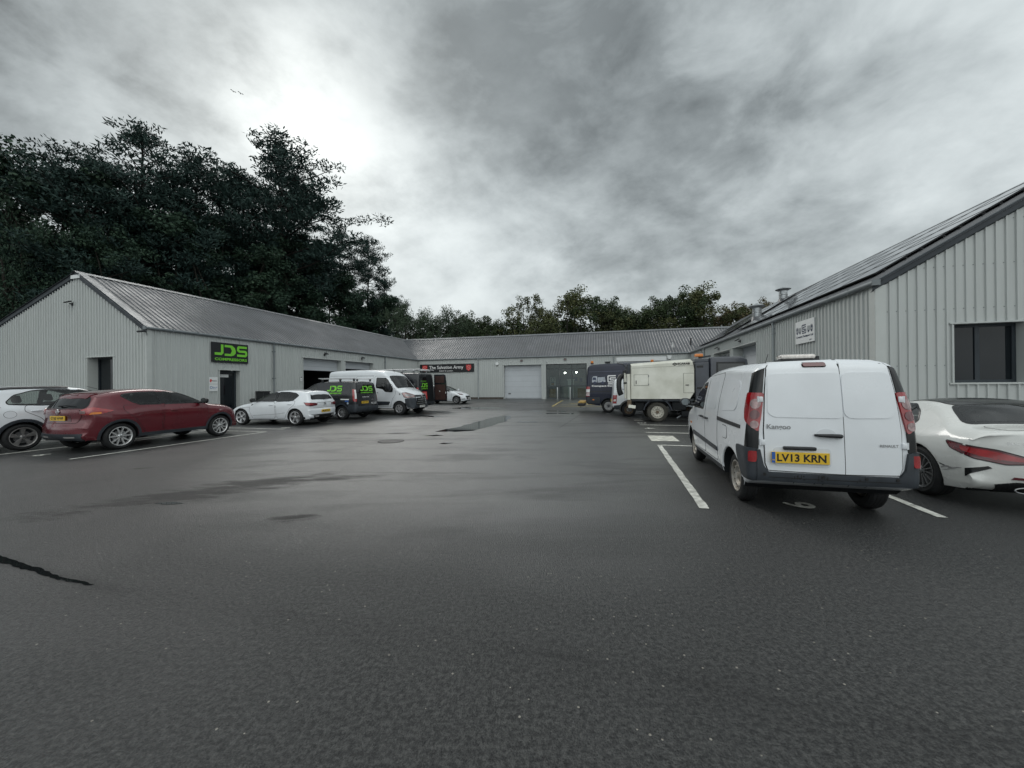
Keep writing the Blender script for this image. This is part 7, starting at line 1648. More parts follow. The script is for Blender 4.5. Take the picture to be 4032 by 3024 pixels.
    for (x, y) in ((-.86, -.45), (2.35, -.2)):
        e = empty('beacon', (x, y, 2.66 if x < 0 else 2.67)); e.parent = v.root; mb = MB(); mb.lathe([(.085, 0), (.085, .06), (.07, .07)], M_BLACK, 16, 'z'); mb.build('base', e, 40); mb = MB(); mb.lathe([(.075, .07), (.08, .12), (.07, .19), (.001, .20)], M_AMBER, 16, 'z'); mb.build('lens', e, 40)
    mb = MB(); mb.box((-.15, -.50, 2.70), (.12, -.30, 2.76), M_BLACK, None, .01); mb.box((-.18, -.52, 2.77), (.15, -.28, 2.80), M_BLACK, None, .008); mb.build('roof_vent', v.root)
    v.wheels(('steel', 16, M_BLACK, .035), .355, mat('silver_steel', (.45, .45, .45), .4, .5, .5, (12, .3)), .22, .225)
    v.place((5.22, 20.1), 103.5, -1); return v
# ---- small white van behind the sweeper -----------------------------------
def small_van():
    cfg = dict(zb=.28, ra=.385, wr=.33, wb=2.72, track=.85, crown=.03, round=.07,
        top=[(3.45, .28, 0, .03), (3.56, .40, .12, .06), (3.55, .8, .15, .09), (3.1, 1.05, .06, .09), (2.6, 1.15, .05, .08), (2.1, 1.55, .05, .08), (1.7, 1.76, .03, .09), (1.0, 1.84, .03, .09), (0, 1.85, .03, .08), (-.55, 1.82, .03, .08), (-.66, 1.74, .03, .06), (-.70, 1.4, .03, .05), (-.74, .8, .03, .05), (-.78, .55, .05, .05), (-.75, .42, .05, .04), (-.6, .34, 0, .03)],
        wz=[(.2, .82), (.45, .88), (.9, .90), (1.1, .885), (1.4, .83), (1.85, .72)],
        plan=[(-.8, .98), (0, 1.0), (2.3, 1.0), (2.8, .97), (3.6, .82)], flare=.01)
    v = Veh('small_van', 'small white van squeezed between the navy van and the cream sweeper', 'van', cfg, M_PAINTW)
    for sd in (1, -1):
        v.S('front_window', [(2.2, 1.18), (1.9, 1.48), (1.4, 1.60), (1.38, 1.16)], M_GLO, sd, off=.009, rim=M_TRIM, rimw=.02, round_=.05); v.S('sliding_door', [(1.3, 1.66), (.42, 1.68), (.42, .42), (1.3, .42)], M_PAINTW, sd, off=.004, rim=M_SEAM, rimw=.008, round_=.05)
        v.S('front_door', [(2.36, 1.12), (1.34, 1.12), (1.32, .42), (2.1, .38), (2.34, .6)], M_PAINTW, sd, off=.004, rim=M_SEAM, rimw=.008, round_=.05)
        v.patch('tail_light', [(-.52, sd*.87, 1.02), (-.72, sd*.82, 1.02), (-.76, sd*.83, .62), (-.56, sd*.89, .62)], (-.4, sd*.9, 0), M_RED, off=.012, grid=.05); v.patch('lamp_lens', [(-.56, sd*.87, .82), (-.66, sd*.84, .82), (-.68, sd*.85, .73), (-.58, sd*.88, .73)], (-.4, sd*.9, 0), M_WHITE, off=.018)
        v.S('rear_bumper_side', [(-.36, .56), (-.74, .52), (-.74, .34), (-.42, .34)], M_CLAD, sd, off=.015); v.mirror(2.1, 1.2, sd, M_BLACK, 1.1)
        q = [(-.10+math.cos(2*math.pi*k/16)*.09, .93+math.sin(2*math.pi*k/16)*.09) for k in range(16)]; v.S('fuel_flap', q, M_PAINTW, sd, off=.004, rim=M_SEAM, rimw=.006, grid=.1)
    arch_trim(v, mat('grey_arch_plastic', (.13, .135, .135), .6, 0, .4, (6, .3)), .07, .30, .014)
    v.text('Tel: 01483 233', -.40, .6, 1.28, 1.33, MATS['navy_ink'], side=-1, off=.01, name='lettering'); v.text('CS', .0, .35, 1.42, 1.66, MATS['navy_ink'], side=-1, off=.01, bold=.03, name='lettering')
    v.E('rear_door', [(.72, 1.0), (.74, .60), (.01, .60), (.01, 1.74), (.60, 1.72)], M_PAINTW, off=.008, rim=M_SEAM, rimw=.008, round_=.05); v.E('rear_door', [(-.72, 1.0), (-.74, .60), (-.01, .60), (-.01, 1.74), (-.60, 1.72)], M_PAINTW, off=.008, rim=M_SEAM, rimw=.008, round_=.05); v.plate('BV10 TKE', .2, .74)
    v.wheels(('steel', 16, M_RUST, .03), .33, M_RUST, .19, .205)
    v.place((5.5, 17.5), 103, -1); return v
# ---- cream road sweeper ---------------------------------------------------
def sweeper():
    r = empty('road_sweeper'); tag(r, 'cream road sweeper lorry with dark cab parked in front of the small vans', 'sweeper')
    h = rad(103.5); f = Vector((math.sin(h), math.cos(h), 0)); l = Vector((-f.y, f.x, 0)); p = Vector((5.82, 14.86, 0))+l*.88
    r.location = p; r.rotation_euler = (0, 0, math.pi/2-h)
    WR = .40
    # hopper: flank outline with leaning front edge and chamfered top
    out = [(-1.03, .94), (1.20, .94), (1.36, 1.20), (1.36, 2.10), (1.30, 2.40), (1.22, 2.50), (-1.02, 2.36)]
    mb = MB(); n_ = len(out); ys = [(-.98, .0), (-.90, .07), (.90, .07), (.98, .0)]
    def ins(k):
        cx_, cz_ = .15, 1.7; o = []
        for x, z in out: o.append((x+(.03 if x < cx_ else -.03)*k, z-(.10*k if z > 2 else 0)+(.0)))
        return o
    rings = [[(x, -.99, z) for x, z in ins(1)], [(x, -.93, z) for x, z in ins(0)], [(x, .93, z) for x, z in ins(0)], [(x, .99, z) for x, z in ins(1)]]
    vs = [q for rg in rings for q in rg]; fs = [tuple(range(n_)), tuple(range(3*n_, 4*n_))]
    for a in range(3):
        for i in range(n_): fs.append((a*n_+i, a*n_+(i+1) % n_, (a+1)*n_+(i+1) % n_, (a+1)*n_+i))
    mb.add(vs, fs, M_PAINTC); mb.build('hopper', r)
    S_ = mat('seam_cream', (.22, .22, .19), .7); y = -.99
    def flank(name, poly, m, d=.006, parent=None):
        k = MB(); k.prism(poly, y-d, y+.004, m); return k.build(name, parent or r)
    flank('seam', [(-.97, 2.185), (1.30, 2.245), (1.30, 2.235), (-.97, 2.175)], S_, .002)
    hd = flank('access_hatch', [(-.90, 1.47), (-.34, 1.47), (-.34, 1.92), (-.90, 1.92)], S_, .003); k = MB(); k.box((-.885, y-.012, 1.485), (-.355, y-.0035, 1.905), M_PAINTC, None, .003); k.build('hatch_panel', hd); k = MB(); k.box((-.83, y-.03, 1.54), (-.80, y-.0125, 1.68), M_BLACK, None, .004); k.build('handle', hd)
    for z in (1.52, 1.86): k = MB(); k.box((-.35, y-.02, z-.03), (-.325, y-.0035, z+.03), M_GUTTER, None, .003); k.build('hinge', hd)
    hd = flank('locker_door', [(.95, 1.17), (1.34, 1.17), (1.34, 1.95), (.95, 1.95)], S_, .003); k = MB(); k.box((.965, y-.012, 1.185), (1.33, y-.0035, 1.935), M_PAINTC, None, .003); k.build('door_panel', hd); k = MB(); k.box((1.02, y-.03, 1.47), (1.15, y-.0125, 1.50), M_BLACK, None, .006); k.build('handle', hd)
    T = Matrix.Translation((0, y-.002, 0)); k = MB(); add_text(k, 'SCARAB', .74, 1.19, 2.36-.0, 2.435, M_INK, .004, Matrix.Translation((0, -.93+.0, 0)) @ Matrix.Identity(4), .05)
    k.v = [(a, -1.0, c-.075) for a, b, c in k.v]; k.build('lettering', r, recalc=False)
    k = MB(); k.stroke([(.56, 2.40), (.64, 2.45), (.72, 2.40), (.64, 2.35), (.56, 2.40)], .028, -.001, 0, M_INK); k.box((.625, -.001, 2.385), (.655, 0, 2.415), M_INK); k.box((.76, -.001, 2.325), (1.0, 0, 2.335), M_INK)
    k.v = [(a, -.996+b, c-.09) for a, b, c in k.v]; k.build('emblem', r, recalc=False)
    # rear frame, hose, lower skirts
    mb = MB(); mb.box((-1.16, -.97, .90), (-1.04, .97, 1.95), M_PAINTC, None, .015); mb.build('rear_frame', r)
    mb = MB(); mb.box((-1.14, -.975, 1.96), (-1.035, .9, 2.36), M_CLAD, None, .02); mb.build('rear_lamp_box', r)
    pts = [(-1.22, -.55, 1.86), (-1.36, -.56, 1.88), (-1.46, -.60, 1.72), (-1.47, -.62, 1.45), (-1.44, -.62, 1.22), (-1.38, -.60, 1.10)]
    mb = MB(); mb.tube(pts, .10, M_BLACK, 14)
    for i in range(len(pts)-1):
        for t in (.2, .5, .8): q = Vector(pts[i]).lerp(Vector(pts[i+1]), t); dd = (Vector(pts[i+1])-Vector(pts[i])).normalized()*.015; mb.tube([q-dd, q+dd], .112, M_BLACK, 14)
    mb.build('suction_hose', r, 40)
    mb = MB(); mb.tube([(-1.17, -.85, 2.2), (-1.30, -.80, 2.36), (-1.50, -.5, 2.42)], .03, M_CLAD, 8); mb.tube([(-1.22, -.86, .95), (-1.24, -.84, 2.05)], .035, M_PAINTC, 8); mb.tube([(-1.22, -.70, 1.0), (-1.30, -.68, 2.1)], .02, M_BLACK, 8); mb.box((-1.30, -.90, 1.55), (-1.17, -.80, 1.62), M_BLACK, None, .01); mb.box((-1.28, -.9, 2.0), (-1.17, -.78, 2.12), M_BLACK, None, .01); mb.build('hydraulic_arms', r, 40)
    mb = MB(); mb.box((-1.16, -.95, .62), (-1.0, -.80, .92), M_RUST, None, .02); mb.box((-1.10, -.92, .42), (-.98, -.70, .64), M_BLACK, None, .02); mb.build('rear_bracket', r)
    mb = MB(); mb.box((-1.20, -.98, .42), (-.92, -.93, .55), M_PAINTC, Matrix.Rotation(rad(8), 4, 'Y'), .01); mb.build('rear_skirt', r)
    # chassis
    mb = MB(); mb.box((-1.05, -.42, .60), (2.9, .42, .82), M_BLACK, None, .02); mb.box((-1.0, -.93, .84), (1.30, .93, .925), M_CLAD, None, .01); mb.box((.55, -.9, .50), (1.05, -.45, .80), M_VOID, None, .02); mb.box((-.85, -.8, .45), (-.5, .8, .8), M_VOID, None, .02); mb.build('chassis', r)
    mb = MB(); rnd = random.Random(9)
    for k_ in range(16):
        a = Vector((rnd.uniform(.55, 1.9), rnd.uniform(-.85, -.5), rnd.uniform(.3, .8))); b = a+Vector((rnd.uniform(-.4, .4), rnd.uniform(-.1, .1), rnd.uniform(-.3, .3))); mb.tube([a, (a+b)/2+Vector((0, -.03, .03)), b], rnd.uniform(.012, .035), rnd.choice([M_BLACK, M_CLAD, M_GUTTER, M_VOID]), 8)
    mb.box((.9, -.85, .22), (1.5, -.4, .45), M_VOID, None, .03); mb.build('suction_gear', r, 40)
    mb = MB(); mb.lathe([(.02, .02), (.34, .0), (.36, .06), (.30, .14), (.02, .22)], mat('brush_bristle', (.10, .10, .09), .9, 0, .2, (12, .4)), 24, 'z', (1.75, -.78, 0)); mb.build('gutter_broom', r, 40)
    # mudguard
    for sd in (-1, 1):
        mb = MB(); pts = []; N = 12
        for k_ in range(N+1):
            t = rad(8)+(math.pi-rad(16))*k_/N; pts.append((math.cos(t), math.sin(t)))
        V = []; F = []
        for c, s_ in pts:
            for rr, yy in ((.50, -.93), (.55, -.93), (.55, -.62), (.50, -.62)): V.append((c*rr, sd*-yy*-1*-1, WR+.02+s_*rr))
        for i in range(N):
            for a, b in ((0, 1), (1, 2), (2, 3), (3, 0)): F.append((i*4+a, i*4+b, (i+1)*4+b, (i+1)*4+a))
        F.append((0, 1, 2, 3)); F.append((N*4, N*4+1, N*4+2, N*4+3)); mb.add(V, F, mat('mudguard_plastic', (.028, .034, .045), .5, 0, .4, (5, .3))); mb.build('mudguard', r, 40)
    # wheels
    src = {}
    DT = mat('dusty_tyre', (.065, .062, .054), .85, 0, .2, (5, .4), (60, .3, .004)); SW = mat('silver_steel', (.45, .45, .45), .4, .5, .5, (12, .3))
    for xc in (0, 2.55):
        for sd in (-1, 1):
            w = empty('wheel', (xc, sd*.88, WR), 0 if sd > 0 else math.pi); w.parent = r
            if not src:
                R, q = WR, .245; mb = MB(); mb.lathe([(q*.93, -.02), (q+.01, -.004), ((R+q)/2, .006), (R-.03, -.006), (R, -.045), (R, -.19), (R-.03, -.22), (q, -.2)], DT, 40); src['tyre'] = mb.build('tyre', w, 35)
                mb = MB(); rim_geo(mb, ('steel', 12, MATS['rusty_steel'], .02), q, .2, mat('pale_steel_rim', (.50, .48, .42), .5, .2, .4, (9, .25))); src['rim'] = mb.build('rim', w, 35)
            else:
                for k_ in ('tyre', 'rim'): c = src[k_].copy(); COL.objects.link(c); c.parent = w
    # dark engine cabinet and cab
    mb = MB(); mb.box((1.40, -.92, .90), (1.90, .92, 2.36), M_PAINTG, None, .03); mb.build('engine_cabinet', r)
    for z in (2.16, 1.32): k = MB(); k.box((1.45, -.93, z), (1.68, -.921, z+.08), M_TRIM, None, .003); k.build('louvre_panel', r)
    out = [(1.94, .55), (3.35, .55), (3.42, 1.2), (3.22, 2.45), (3.0, 2.56), (1.94, 2.56)]
    mb = MB(); mb.prism(out, -.93, .93, M_PAINTG); o = mb.build('cab', r); bm = bmesh.new(); bm.from_mesh(o.data); bmesh.ops.bevel(bm, geom=bm.edges[:], offset=.05, segments=3, affect='EDGES', profile=.5); bm.to_mesh(o.data); bm.free(); o.data.shade_smooth(); o.data.set_sharp_from_angle(angle=rad(40))
    k = MB(); k.prism([(2.20, 1.35), (3.20, 1.35), (3.08, 2.28), (2.20, 2.30)], -.945, -.925, M_GLO); k.prism([(2.14, 1.29), (3.27, 1.29), (3.13, 2.35), (2.14, 2.36)], -.938, -.92, M_TRIM); k.build('cab_window', r)
    k = MB(); k.add([(3.435, -.8, 1.25), (3.435, .8, 1.25), (3.245, .78, 2.38), (3.245, -.78, 2.38)], [(0, 1, 2, 3)], M_GLO); k.build('windscreen', r, recalc=False)
    k = MB(); k.box((1.40, -.80, 2.361), (1.93, .80, 2.52), M_PAINTG, None, .03); k.build('cabinet_top', r)
    e = empty('beacon', (1.66, -.55, 2.52)); e.parent = r; k = MB(); k.box((-.05, -.05, 0), (.05, .05, .10), M_BLACK, None, .01); k.box((.05, -.03, .02), (.40, .03, .09), M_CLAD, Matrix.Rotation(rad(-8), 4, 'Y'), .01); k.build('bracket', e); k = MB(); k.box((-.20, -.09, .08), (.10, .09, .20), M_AMBER, None, .03); k.build('lens', e)
    k = MB(); k.tube([(3.3, -.95, 1.6), (3.4, -1.18, 1.65), (3.4, -1.18, 2.1)], .012, M_BLACK, 8); k.box((3.36, -1.30, 1.65), (3.42, -1.10, 2.05), M_BLACK, None, .03); k.build('door_mirror', r)
    k = MB(); k.lathe([(.001, -.012), (.06, -.012), (.06, 0)], M_AMBER, 12, 'y', (3.0, -.93, .95)); k.build('side_marker', r)
roadster(); red_crossover(); white_suv(); white_hatch(); far_hatch(); black_van(); tall_van(); open_van(); navy_van(); small_van(); sweeper()
# ------------------------------------------------------------------ trees
def rv(rnd):
    z = rnd.uniform(-1, 1); t = rnd.uniform(0, 2*math.pi); s = math.sqrt(1-z*z); return Vector((s*math.cos(t), s*math.sin(t), z))
def leaf(V, F, c, L, w, rnd, dirn=None):
    d = dirn if dirn is not None else rv(rnd); a = rv(rnd).cross(d)
    if a.length < .1: a = Vector((1, 0, 0)).cross(d)
    a.normalize(); d = d.normalized(); b = len(V)
    V += [tuple(c-d*L*.5), tuple(c+a*w*.5), tuple(c+d*L*.5), tuple(c-a*w*.5)]; F.append((b, b+1, b+2, b+3))
def leafmesh(V, F, m, name='crown'):
    me = bpy.data.meshes.new(name); me.from_pydata(V, [], F); me.materials.append(m); me.update(); return me
def limb(mb, a, b, r0, r1, rnd, m, bend=.12, n=5):
    a, b = Vector(a), Vector(b); L = (b-a).length; pts = []; rs = []; off = rv(rnd)*L*bend
    for i in range(n+1): t = i/n; pts.append(a.lerp(b, t)+off*math.sin(math.pi*t)+rv(rnd)*L*.015); rs.append(r0+(r1-r0)*t)
    mb.tube(pts, rs, m, 7); return pts
def make_pine(seed, H=20, base=.38, R=4.0, dens=1.0, flat=.5, m=None, blade=.34):
    """Scots-pine habit: bare leaning trunk, tiered irregular limbs carrying flattened needle pads"""
    rnd = random.Random(seed); mb = MB(); V, F = [], []; m = m or L_PINE
    lean = Vector((rnd.uniform(-.5, .5), rnd.uniform(-.5, .5), 0)); tr = []
    for i in range(13):
        t = i/12; tr.append(Vector((0, 0, H*t))+lean*math.sin(t*2.2)+Vector((rnd.uniform(-.12, .12), rnd.uniform(-.12, .12), 0))*t)
    mb.tube(tr, [.27*(1-.90*i/12) for i in range(13)], M_BARK, 9)
    def at(z): t = max(0, min(.999, z/H))*12; i = int(t); return tr[i].lerp(tr[i+1], t-i)
    nb = int(74*dens); gaps = [(rnd.uniform(base, .92), rnd.uniform(0, 6.28)) for _ in range(4)]
    for k in range(nb):
        t = base+(1-base)*((k+rnd.random())/nb)**.9; z = H*t; a = k*2.4+rnd.uniform(-.5, .5)
        u = (t-base)/(1-base); prof = (.62+.38*math.sin(min(1, u*1.6)*math.pi*.5))*(1-u**1.7)**.75+.12
        if any(abs(t-g0) < .06 and math.cos(a-g1) > .35 for g0, g1 in gaps): continue
        Lb = R*prof*rnd.uniform(.6, 1.2); rise = rnd.uniform(-.05, .35)+u*.55
        s = at(z); d = Vector((math.cos(a), math.sin(a), rise)).normalized(); e = s+d*Lb
        limb(mb, s, e, .07*(1-u)+.025, .014, rnd, M_BARK, .10)
        nt = max(2, int(Lb*2.3))
        for j in range(nt):
            q = .30+.72*(j+rnd.random())/nt; c = s.lerp(e, q)+Vector((rnd.gauss(0, .32), rnd.gauss(0, .32), rnd.gauss(.12, .18)))
            rr = rnd.uniform(.50, .98)*(1-.30*u); nn = int(rr*rr*125)
            for _ in range(nn):
                o = rv(rnd)*(rnd.random()**.45)*rr; o.z *= flat; dd = (Vector((o.x, o.y, abs(o.z)*1.5+.25))+rv(rnd)*.55); leaf(V, F, c+o, blade*rnd.uniform(.5, 1.2), .085, rnd, dd)
    for _ in range(3):
        c = tr[-1]+Vector((rnd.gauss(0, .15), rnd.gauss(0, .15), rnd.uniform(-.9, .1)))
        for _ in range(60): leaf(V, F, c+rv(rnd)*rnd.random()*.35, blade, .08, rnd, Vector((rnd.gauss(0, .4), rnd.gauss(0, .4), 1)))
    t_ = mb.build('trunk', None, 60); c_ = leafmesh(V, F, m); return t_.data, c_, t_
def make_broad(seed, H=12, R=4, m=None, n=9000, size=.26, base=.28, bark=None, lobes=16, feather=0, droop=0, hollow=.0):
    rnd = random.Random(seed); mb = MB(); V, F = [], []; m = m or L_OAK; bark = bark or M_OAKBARK
    fork = H*base; mb.tube([(0, 0, 0), (.05, .03, fork*.5), (0, 0, fork)], [.30, .24, .20], bark, 9)
    cz = H*(base+1)/2+H*.02; hz = H*(1-base)/2; L = []
    for k in range(lobes):
        d = rv(rnd); d.z = d.z*.9+.12; q = rnd.uniform(.50, .86); c = Vector((d.x*R*q, d.y*R*q, cz+d.z*hz*q)); rr = rnd.uniform(.26, .44)*min(R, hz)*(1.1-.25*q)
        L.append((c, rr)); limb(mb, (0, 0, fork*rnd.uniform(.75, 1.1)), c, .11, .02, rnd, bark, .10)
    top = Vector((rnd.uniform(-.3, .3)*R, 0, cz+hz*.74)); L.append((top, R*.30)); limb(mb, (0, 0, fork), top, .14, .02, rnd, bark, .06)
    tot = sum(r*r for _, r in L)
    for c, rr in L:
        sub = [(c+rv(rnd)*rr*rnd.uniform(.35, .95), rr*rnd.uniform(.22, .42)) for _ in range(int(9+hollow*4))]
        for (sc, sr) in sub:
            if rnd.random() < .45: limb(mb, c, sc, .025, .008, rnd, bark, .1, 3)
            k = int(n*rr*rr/tot/len(sub))
            for _ in range(k):
                o = rv(rnd)*(rnd.random()**.4)*sr
                if feather: o.z = o.z*1.7-abs(rnd.gauss(0, sr*.5))*droop
                dd = None if not feather else Vector((rnd.gauss(0, .5), rnd.gauss(0, .5), -1))
                leaf(V, F, sc+o, size*rnd.uniform(.6, 1.3), size*(.65 if not feather else .35)*rnd.uniform(.7, 1.2), rnd, dd)
    t_ = mb.build('trunk', None, 60); return t_.data, leafmesh(V, F, m), t_
VAR = {}
def variant(key, fn, *a, **k):
    if key not in VAR:
        td, cd, to = fn(*a, **k); bpy.data.objects.remove(to); VAR[key] = (td, cd)
    return VAR[key]
def tree(name, key, px_, top_y, dist, h0, label, group, width=1.0, rot=0, cat='tree'):
    """px_/top_y: bearing and elevation read off the photograph; dist metres; height follows"""
    dist = max(dist, interp([(-300, 50), (0, 47), (500, 46), (800, 49), (1060, 53), (1200, 56), (1330, 57), (1530, 58), (1600, 50), (1601, 0)], px_)+(dist-40)*.8*(px_ < 1600)) if px_ < 1600 else dist
    d = _f+_r*((px_-2016)/F_PX)-_u*((top_y-1512)/F_PX); hh = math.hypot(d.x, d.y); k = dist/hh; p = (d.x*k, d.y*k); H = EYE+d.z*k+.5
    r = empty(name, (p[0], p[1], 0), rot); s = H/h0; r.scale = (s*width, s*width, s); tag(r, label, cat, group); td, cd = VAR[key]
    for nm, me in (('trunk', td), ('crown', cd)):
        o = bpy.data.objects.new(nm, me); COL.objects.link(o); o.parent = r
    return r
def build_trees():
    variant('pine_a', make_pine, 11, 20, .34, 4.6, 1.1); variant('pine_b', make_pine, 23, 20, .42, 4.6, 1.0); variant('pine_c', make_pine, 37, 20, .22, 3.9, 1.2, .6); variant('pine_d', make_pine, 52, 20, .34, 5.2, 1.1)
    variant('dark_a', make_broad, 5, 14, 4.8, L_DARK, 22000, .21, .22); variant('dark_b', make_broad, 6, 14, 4.4, L_DARK, 21000, .20, .18, lobes=19)
    variant('birch_a', make_broad, 8, 12, 3.4, L_BIRCH, 11000, .20, .12, None, 22, 1, 1.0); variant('willow', make_broad, 9, 12, 4.6, L_DARK, 22000, .19, .10, None, 26, 1, 1.2)
    variant('oak_a', make_broad, 14, 12, 4.3, L_OAK, 13000, .20, .25, None, 17, hollow=1); variant('oak_b', make_broad, 15, 12, 5.4, L_OAKG, 21000, .20, .22, None, 22); variant('oak_c', make_broad, 16, 12, 5.2, L_BROWN, 17000, .20, .2, None, 20); variant('oak_d', make_broad, 19, 12, 5.4, L_OAK, 20000, .20, .2, None, 24)
    gp = 'pines behind the left unit'; gu = 'broad dark trees below the pines'; gb = 'trees beyond the far unit'
    P = 'pine_tree'
    T = [
     (P, 'pine_a', 355, 640, 40, 20, 'flat-topped pine with a bare leaning stem, next left of the tallest pine', gp, 1.25, .4),
     (P, 'pine_c', 520, 520, 41, 20, 'tallest pine with a pointed top above the apex of the left gable', gp, 1.25, 1.9),
     (P, 'pine_d', 650, 700, 42, 20, 'pine just right of the tallest pine, with a ragged shoulder', gp, 1.0, 3.0),
     (P, 'pine_b', 800, 655, 40, 20, 'pine with open sky gaps, midway between the two highest tops', gp, 1.1, 2.2),
     (P, 'pine_a', 925, 705, 43, 20, 'pine tucked against the left flank of the big rounded pine', gp, 1.05, 4.4),
     (P, 'pine_d', 1060, 580, 38, 20, 'big wide pine with a high crest towards the right of the group', gp, 1.30, .9),
     (P, 'pine_b', 1185, 720, 41, 20, 'pine forming the right shoulder of the big wide pine', gp, .95, 2.4),
     (P, 'pine_c', 1325, 920, 42, 20, 'slim pine, first of two narrow tops right of the big pine', gp, .9, 1.4),
     (P, 'pine_a', 1448, 960, 43, 20, 'slim pine, second and farther right of the two narrow tops', gp, .8, 2.6),
     (P, 'pine_d', 1525, 1120, 45, 20, 'lowest pine at the right end of the pine group', gp, .95, 3.6),
     (P, 'pine_b', 215, 690, 43, 20, 'pine half hidden between the edge tree and the flat-topped pine', gp, 1.1, 1.0),
     ('broadleaf_tree', 'dark_a', 40, 560, 46, 14, 'massive dark tree filling the left edge above the gable', gu, 1.15, .3),
     ('broadleaf_tree', 'dark_b', -230, 640, 50, 14, 'dark tree at the very edge behind the massive one', gu, 1.2, 2.0),
     ('broadleaf_tree', 'willow', 240, 850, 42, 12, 'feathery drooping tree just behind the gable peak', gu, 1.15, 1.0),
     ('broadleaf_tree', 'willow', 30, 790, 44, 12, 'feathery drooping tree over the left verge of the gable', gu, 1.1, 3.0),
     ('broadleaf_tree', 'dark_b', 640, 900, 39, 14, 'dark leafy tree below the tallest pine behind the roof ridge', gu, 1.15, 4.0),
     ('broadleaf_tree', 'dark_a', 880, 860, 39, 14, 'dark leafy tree filling beneath the middle pines', gu, 1.2, 5.0),
     ('broadleaf_tree', 'dark_b', 1120, 930, 40, 14, 'dark leafy tree beneath the big wide pine', gu, 1.2, .7),
     ('broadleaf_tree', 'dark_a', 1330, 1090, 40, 14, 'rounded dark tree beneath the two slim pines', gu, 1.3, 1.7),
     ('broadleaf_tree', 'dark_b', 450, 960, 38, 14, 'low dark tree showing through the gap beside the leaning stem', gu, 1.1, 2.7),
     ('broadleaf_tree', 'dark_a', 1000, 1010, 40, 14, 'low dark tree close behind the ridge under the big pine', gu, 1.3, 3.3),
     ('broadleaf_tree', 'dark_b', 1530, 1210, 44, 14, 'low bushy tree where the pines end above the roof valley', gu, 1.3, 3.9),
     ('birch_tree', 'birch_a', 1612, 1188, 48, 12, 'slender birch with a pointed top, first right of the pines', gb, 1.0, .5),
     ('birch_tree', 'birch_a', 1680, 1222, 50, 12, 'second slender birch right of the pines', gb, 1.15, 1.5),
     ('birch_tree', 'birch_a', 1745, 1212, 49, 12, 'third and highest topped birch in the middle of its row', gb, 1.1, 2.5),
     ('birch_tree', 'birch_a', 1815, 1240, 50, 12, 'fourth birch, last before the dark broadleaf trees', gb, 1.15, 3.5),
     ('oak_tree', 'oak_b', 1868, 1256, 50, 12, 'small dark green tree right beside the birches', gb, 1.10, .3),
     ('oak_tree', 'oak_b', 1935, 1285, 52, 12, 'lowest dark green tree over the far ridge', gb, 1.22, 1.3),
     ('oak_tree', 'oak_d', 2000, 1290, 53, 12, 'low pale tree left of the sparse twin-topped tree', gb, 0.98, 2.0),
     ('oak_tree', 'oak_a', 2070, 1180, 50, 12, 'sparse twin-topped tree showing sky through its leaves', gb, 0.98, 2.3),
     ('oak_tree', 'oak_a', 2130, 1240, 52, 12, 'thin-leaved tree between the sparse tree and the broad oak', gb, 0.98, 5.3),
     ('oak_tree', 'oak_d', 2232, 1165, 49, 12, 'broad yellowish oak above the grey shutter', gb, 1.22, 3.3),
     ('oak_tree', 'oak_b', 2360, 1196, 51, 12, 'dense dark round tree above the glazed front', gb, 1.22, 4.3),
     ('oak_tree', 'oak_d', 2480, 1232, 54, 12, 'smaller yellowish tree between the dark round tree and the largest oak', gb, 1.16, 5.0),
     ('oak_tree', 'oak_c', 2560, 1275, 55, 12, 'low brownish tree over the ridge left of the largest oak', gb, 1.22, .9),
     ('oak_tree', 'oak_b', 2640, 1180, 50, 12, 'left part of the large oak clump behind the far roof', gb, 1.10, 1.9),
     ('oak_tree', 'oak_d', 2722, 1158, 50, 12, 'largest oak, highest crown beyond the far unit', gb, 1.28, 2.9),
     ('oak_tree', 'oak_c', 2850, 1225, 52, 12, 'brownish autumn tree just right of the largest oak', gb, 1.22, 3.9),
     ('oak_tree', 'oak_c', 2945, 1205, 52, 12, 'last autumn tree beside the nearer steel roof cowl', gb, 1.10, 4.9),
     ('oak_tree', 'oak_c', 3060, 1195, 60, 12, 'autumn tree peeping above the solar roof behind the cowls', gb, 0.98, 5.9)]
    for (nm, key, x, y, dist, h0, lb, g_, w, rt) in T: tree(nm, key, x, y, dist, h0, lb, g_, w, rt)
    # low growth that closes the gaps behind the units
    def scrub(name, pts, h, m, seed, n):
        rnd = random.Random(seed); V, F = [], []
        for _ in range(n):
            i = rnd.randrange(len(pts)-1); t = rnd.random(); a, b = Vector(pts[i]), Vector(pts[i+1]); p = a.lerp(b, t); w = mnoise.noise(Vector((p.x*.25, p.y*.25, seed)))
            z = rnd.random()**.8*(h*(1+w*.6)); leaf(V, F, Vector((p.x+rnd.gauss(0, 1.1), p.y+rnd.gauss(0, 1.1), z)), .32, .20, rnd)
        me = leafmesh(V, F, m, name); o = bpy.data.objects.new(name, me); COL.objects.link(o); kind(o, 'stuff')
    scrub('undergrowth', [(-50, 36), (-43, 38), (-37, 42), (-31, 48), (-24, 53), (-15, 56)], 8.5, L_DARK, 3, 40000)
    scrub('undergrowth', [(-13, 49), (-4, 51), (5, 50), (14, 49), (24, 46), (33, 43)], 8.3, L_OAKG, 4, 32000)
build_trees()
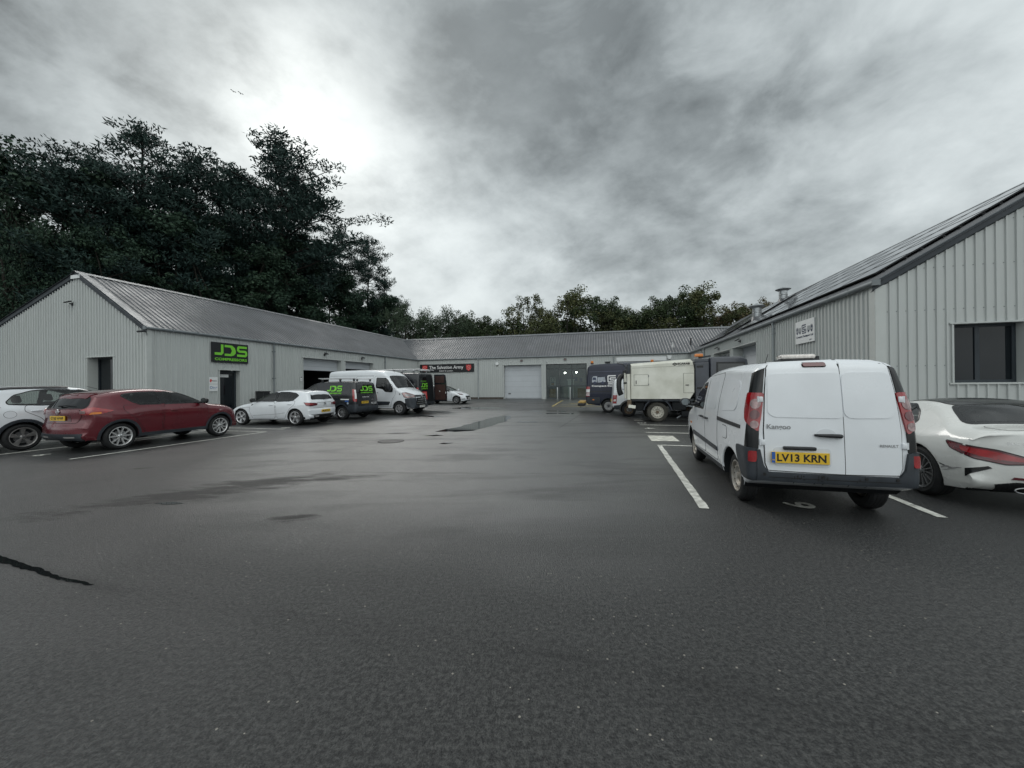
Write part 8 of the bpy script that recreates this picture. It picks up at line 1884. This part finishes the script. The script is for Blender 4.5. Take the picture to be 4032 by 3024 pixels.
# two birds high over the yard
for (x, y, lb) in ((918, 360, 'upper left of two tiny birds against the bright cloud'), (947, 368, 'lower right of two tiny birds against the bright cloud')):
    d = _f+_r*((x-2016)/F_PX)-_u*((y-1512)/F_PX); p = Vector((0, 0, EYE))+d*55
    me = MB(); me.add([(0, 0, 0), (.22, -.10, .10), (.42, -.04, .04), (.20, .06, .07)], [(0, 1, 2, 3)], M_INK); me.add([(0, 0, 0), (-.22, -.10, .10), (-.42, -.04, .04), (-.20, .06, .07)], [(0, 1, 2, 3)], M_INK)
    me.lathe([(.001, -.22), (.05, -.12), (.06, 0), (.03, .14), (.001, .2)], M_INK, 8, 'y'); o = me.build('bird'); o.location = p; o.rotation_euler = (0, .3, .6); tag(o, lb, 'bird', 'birds over the yard')
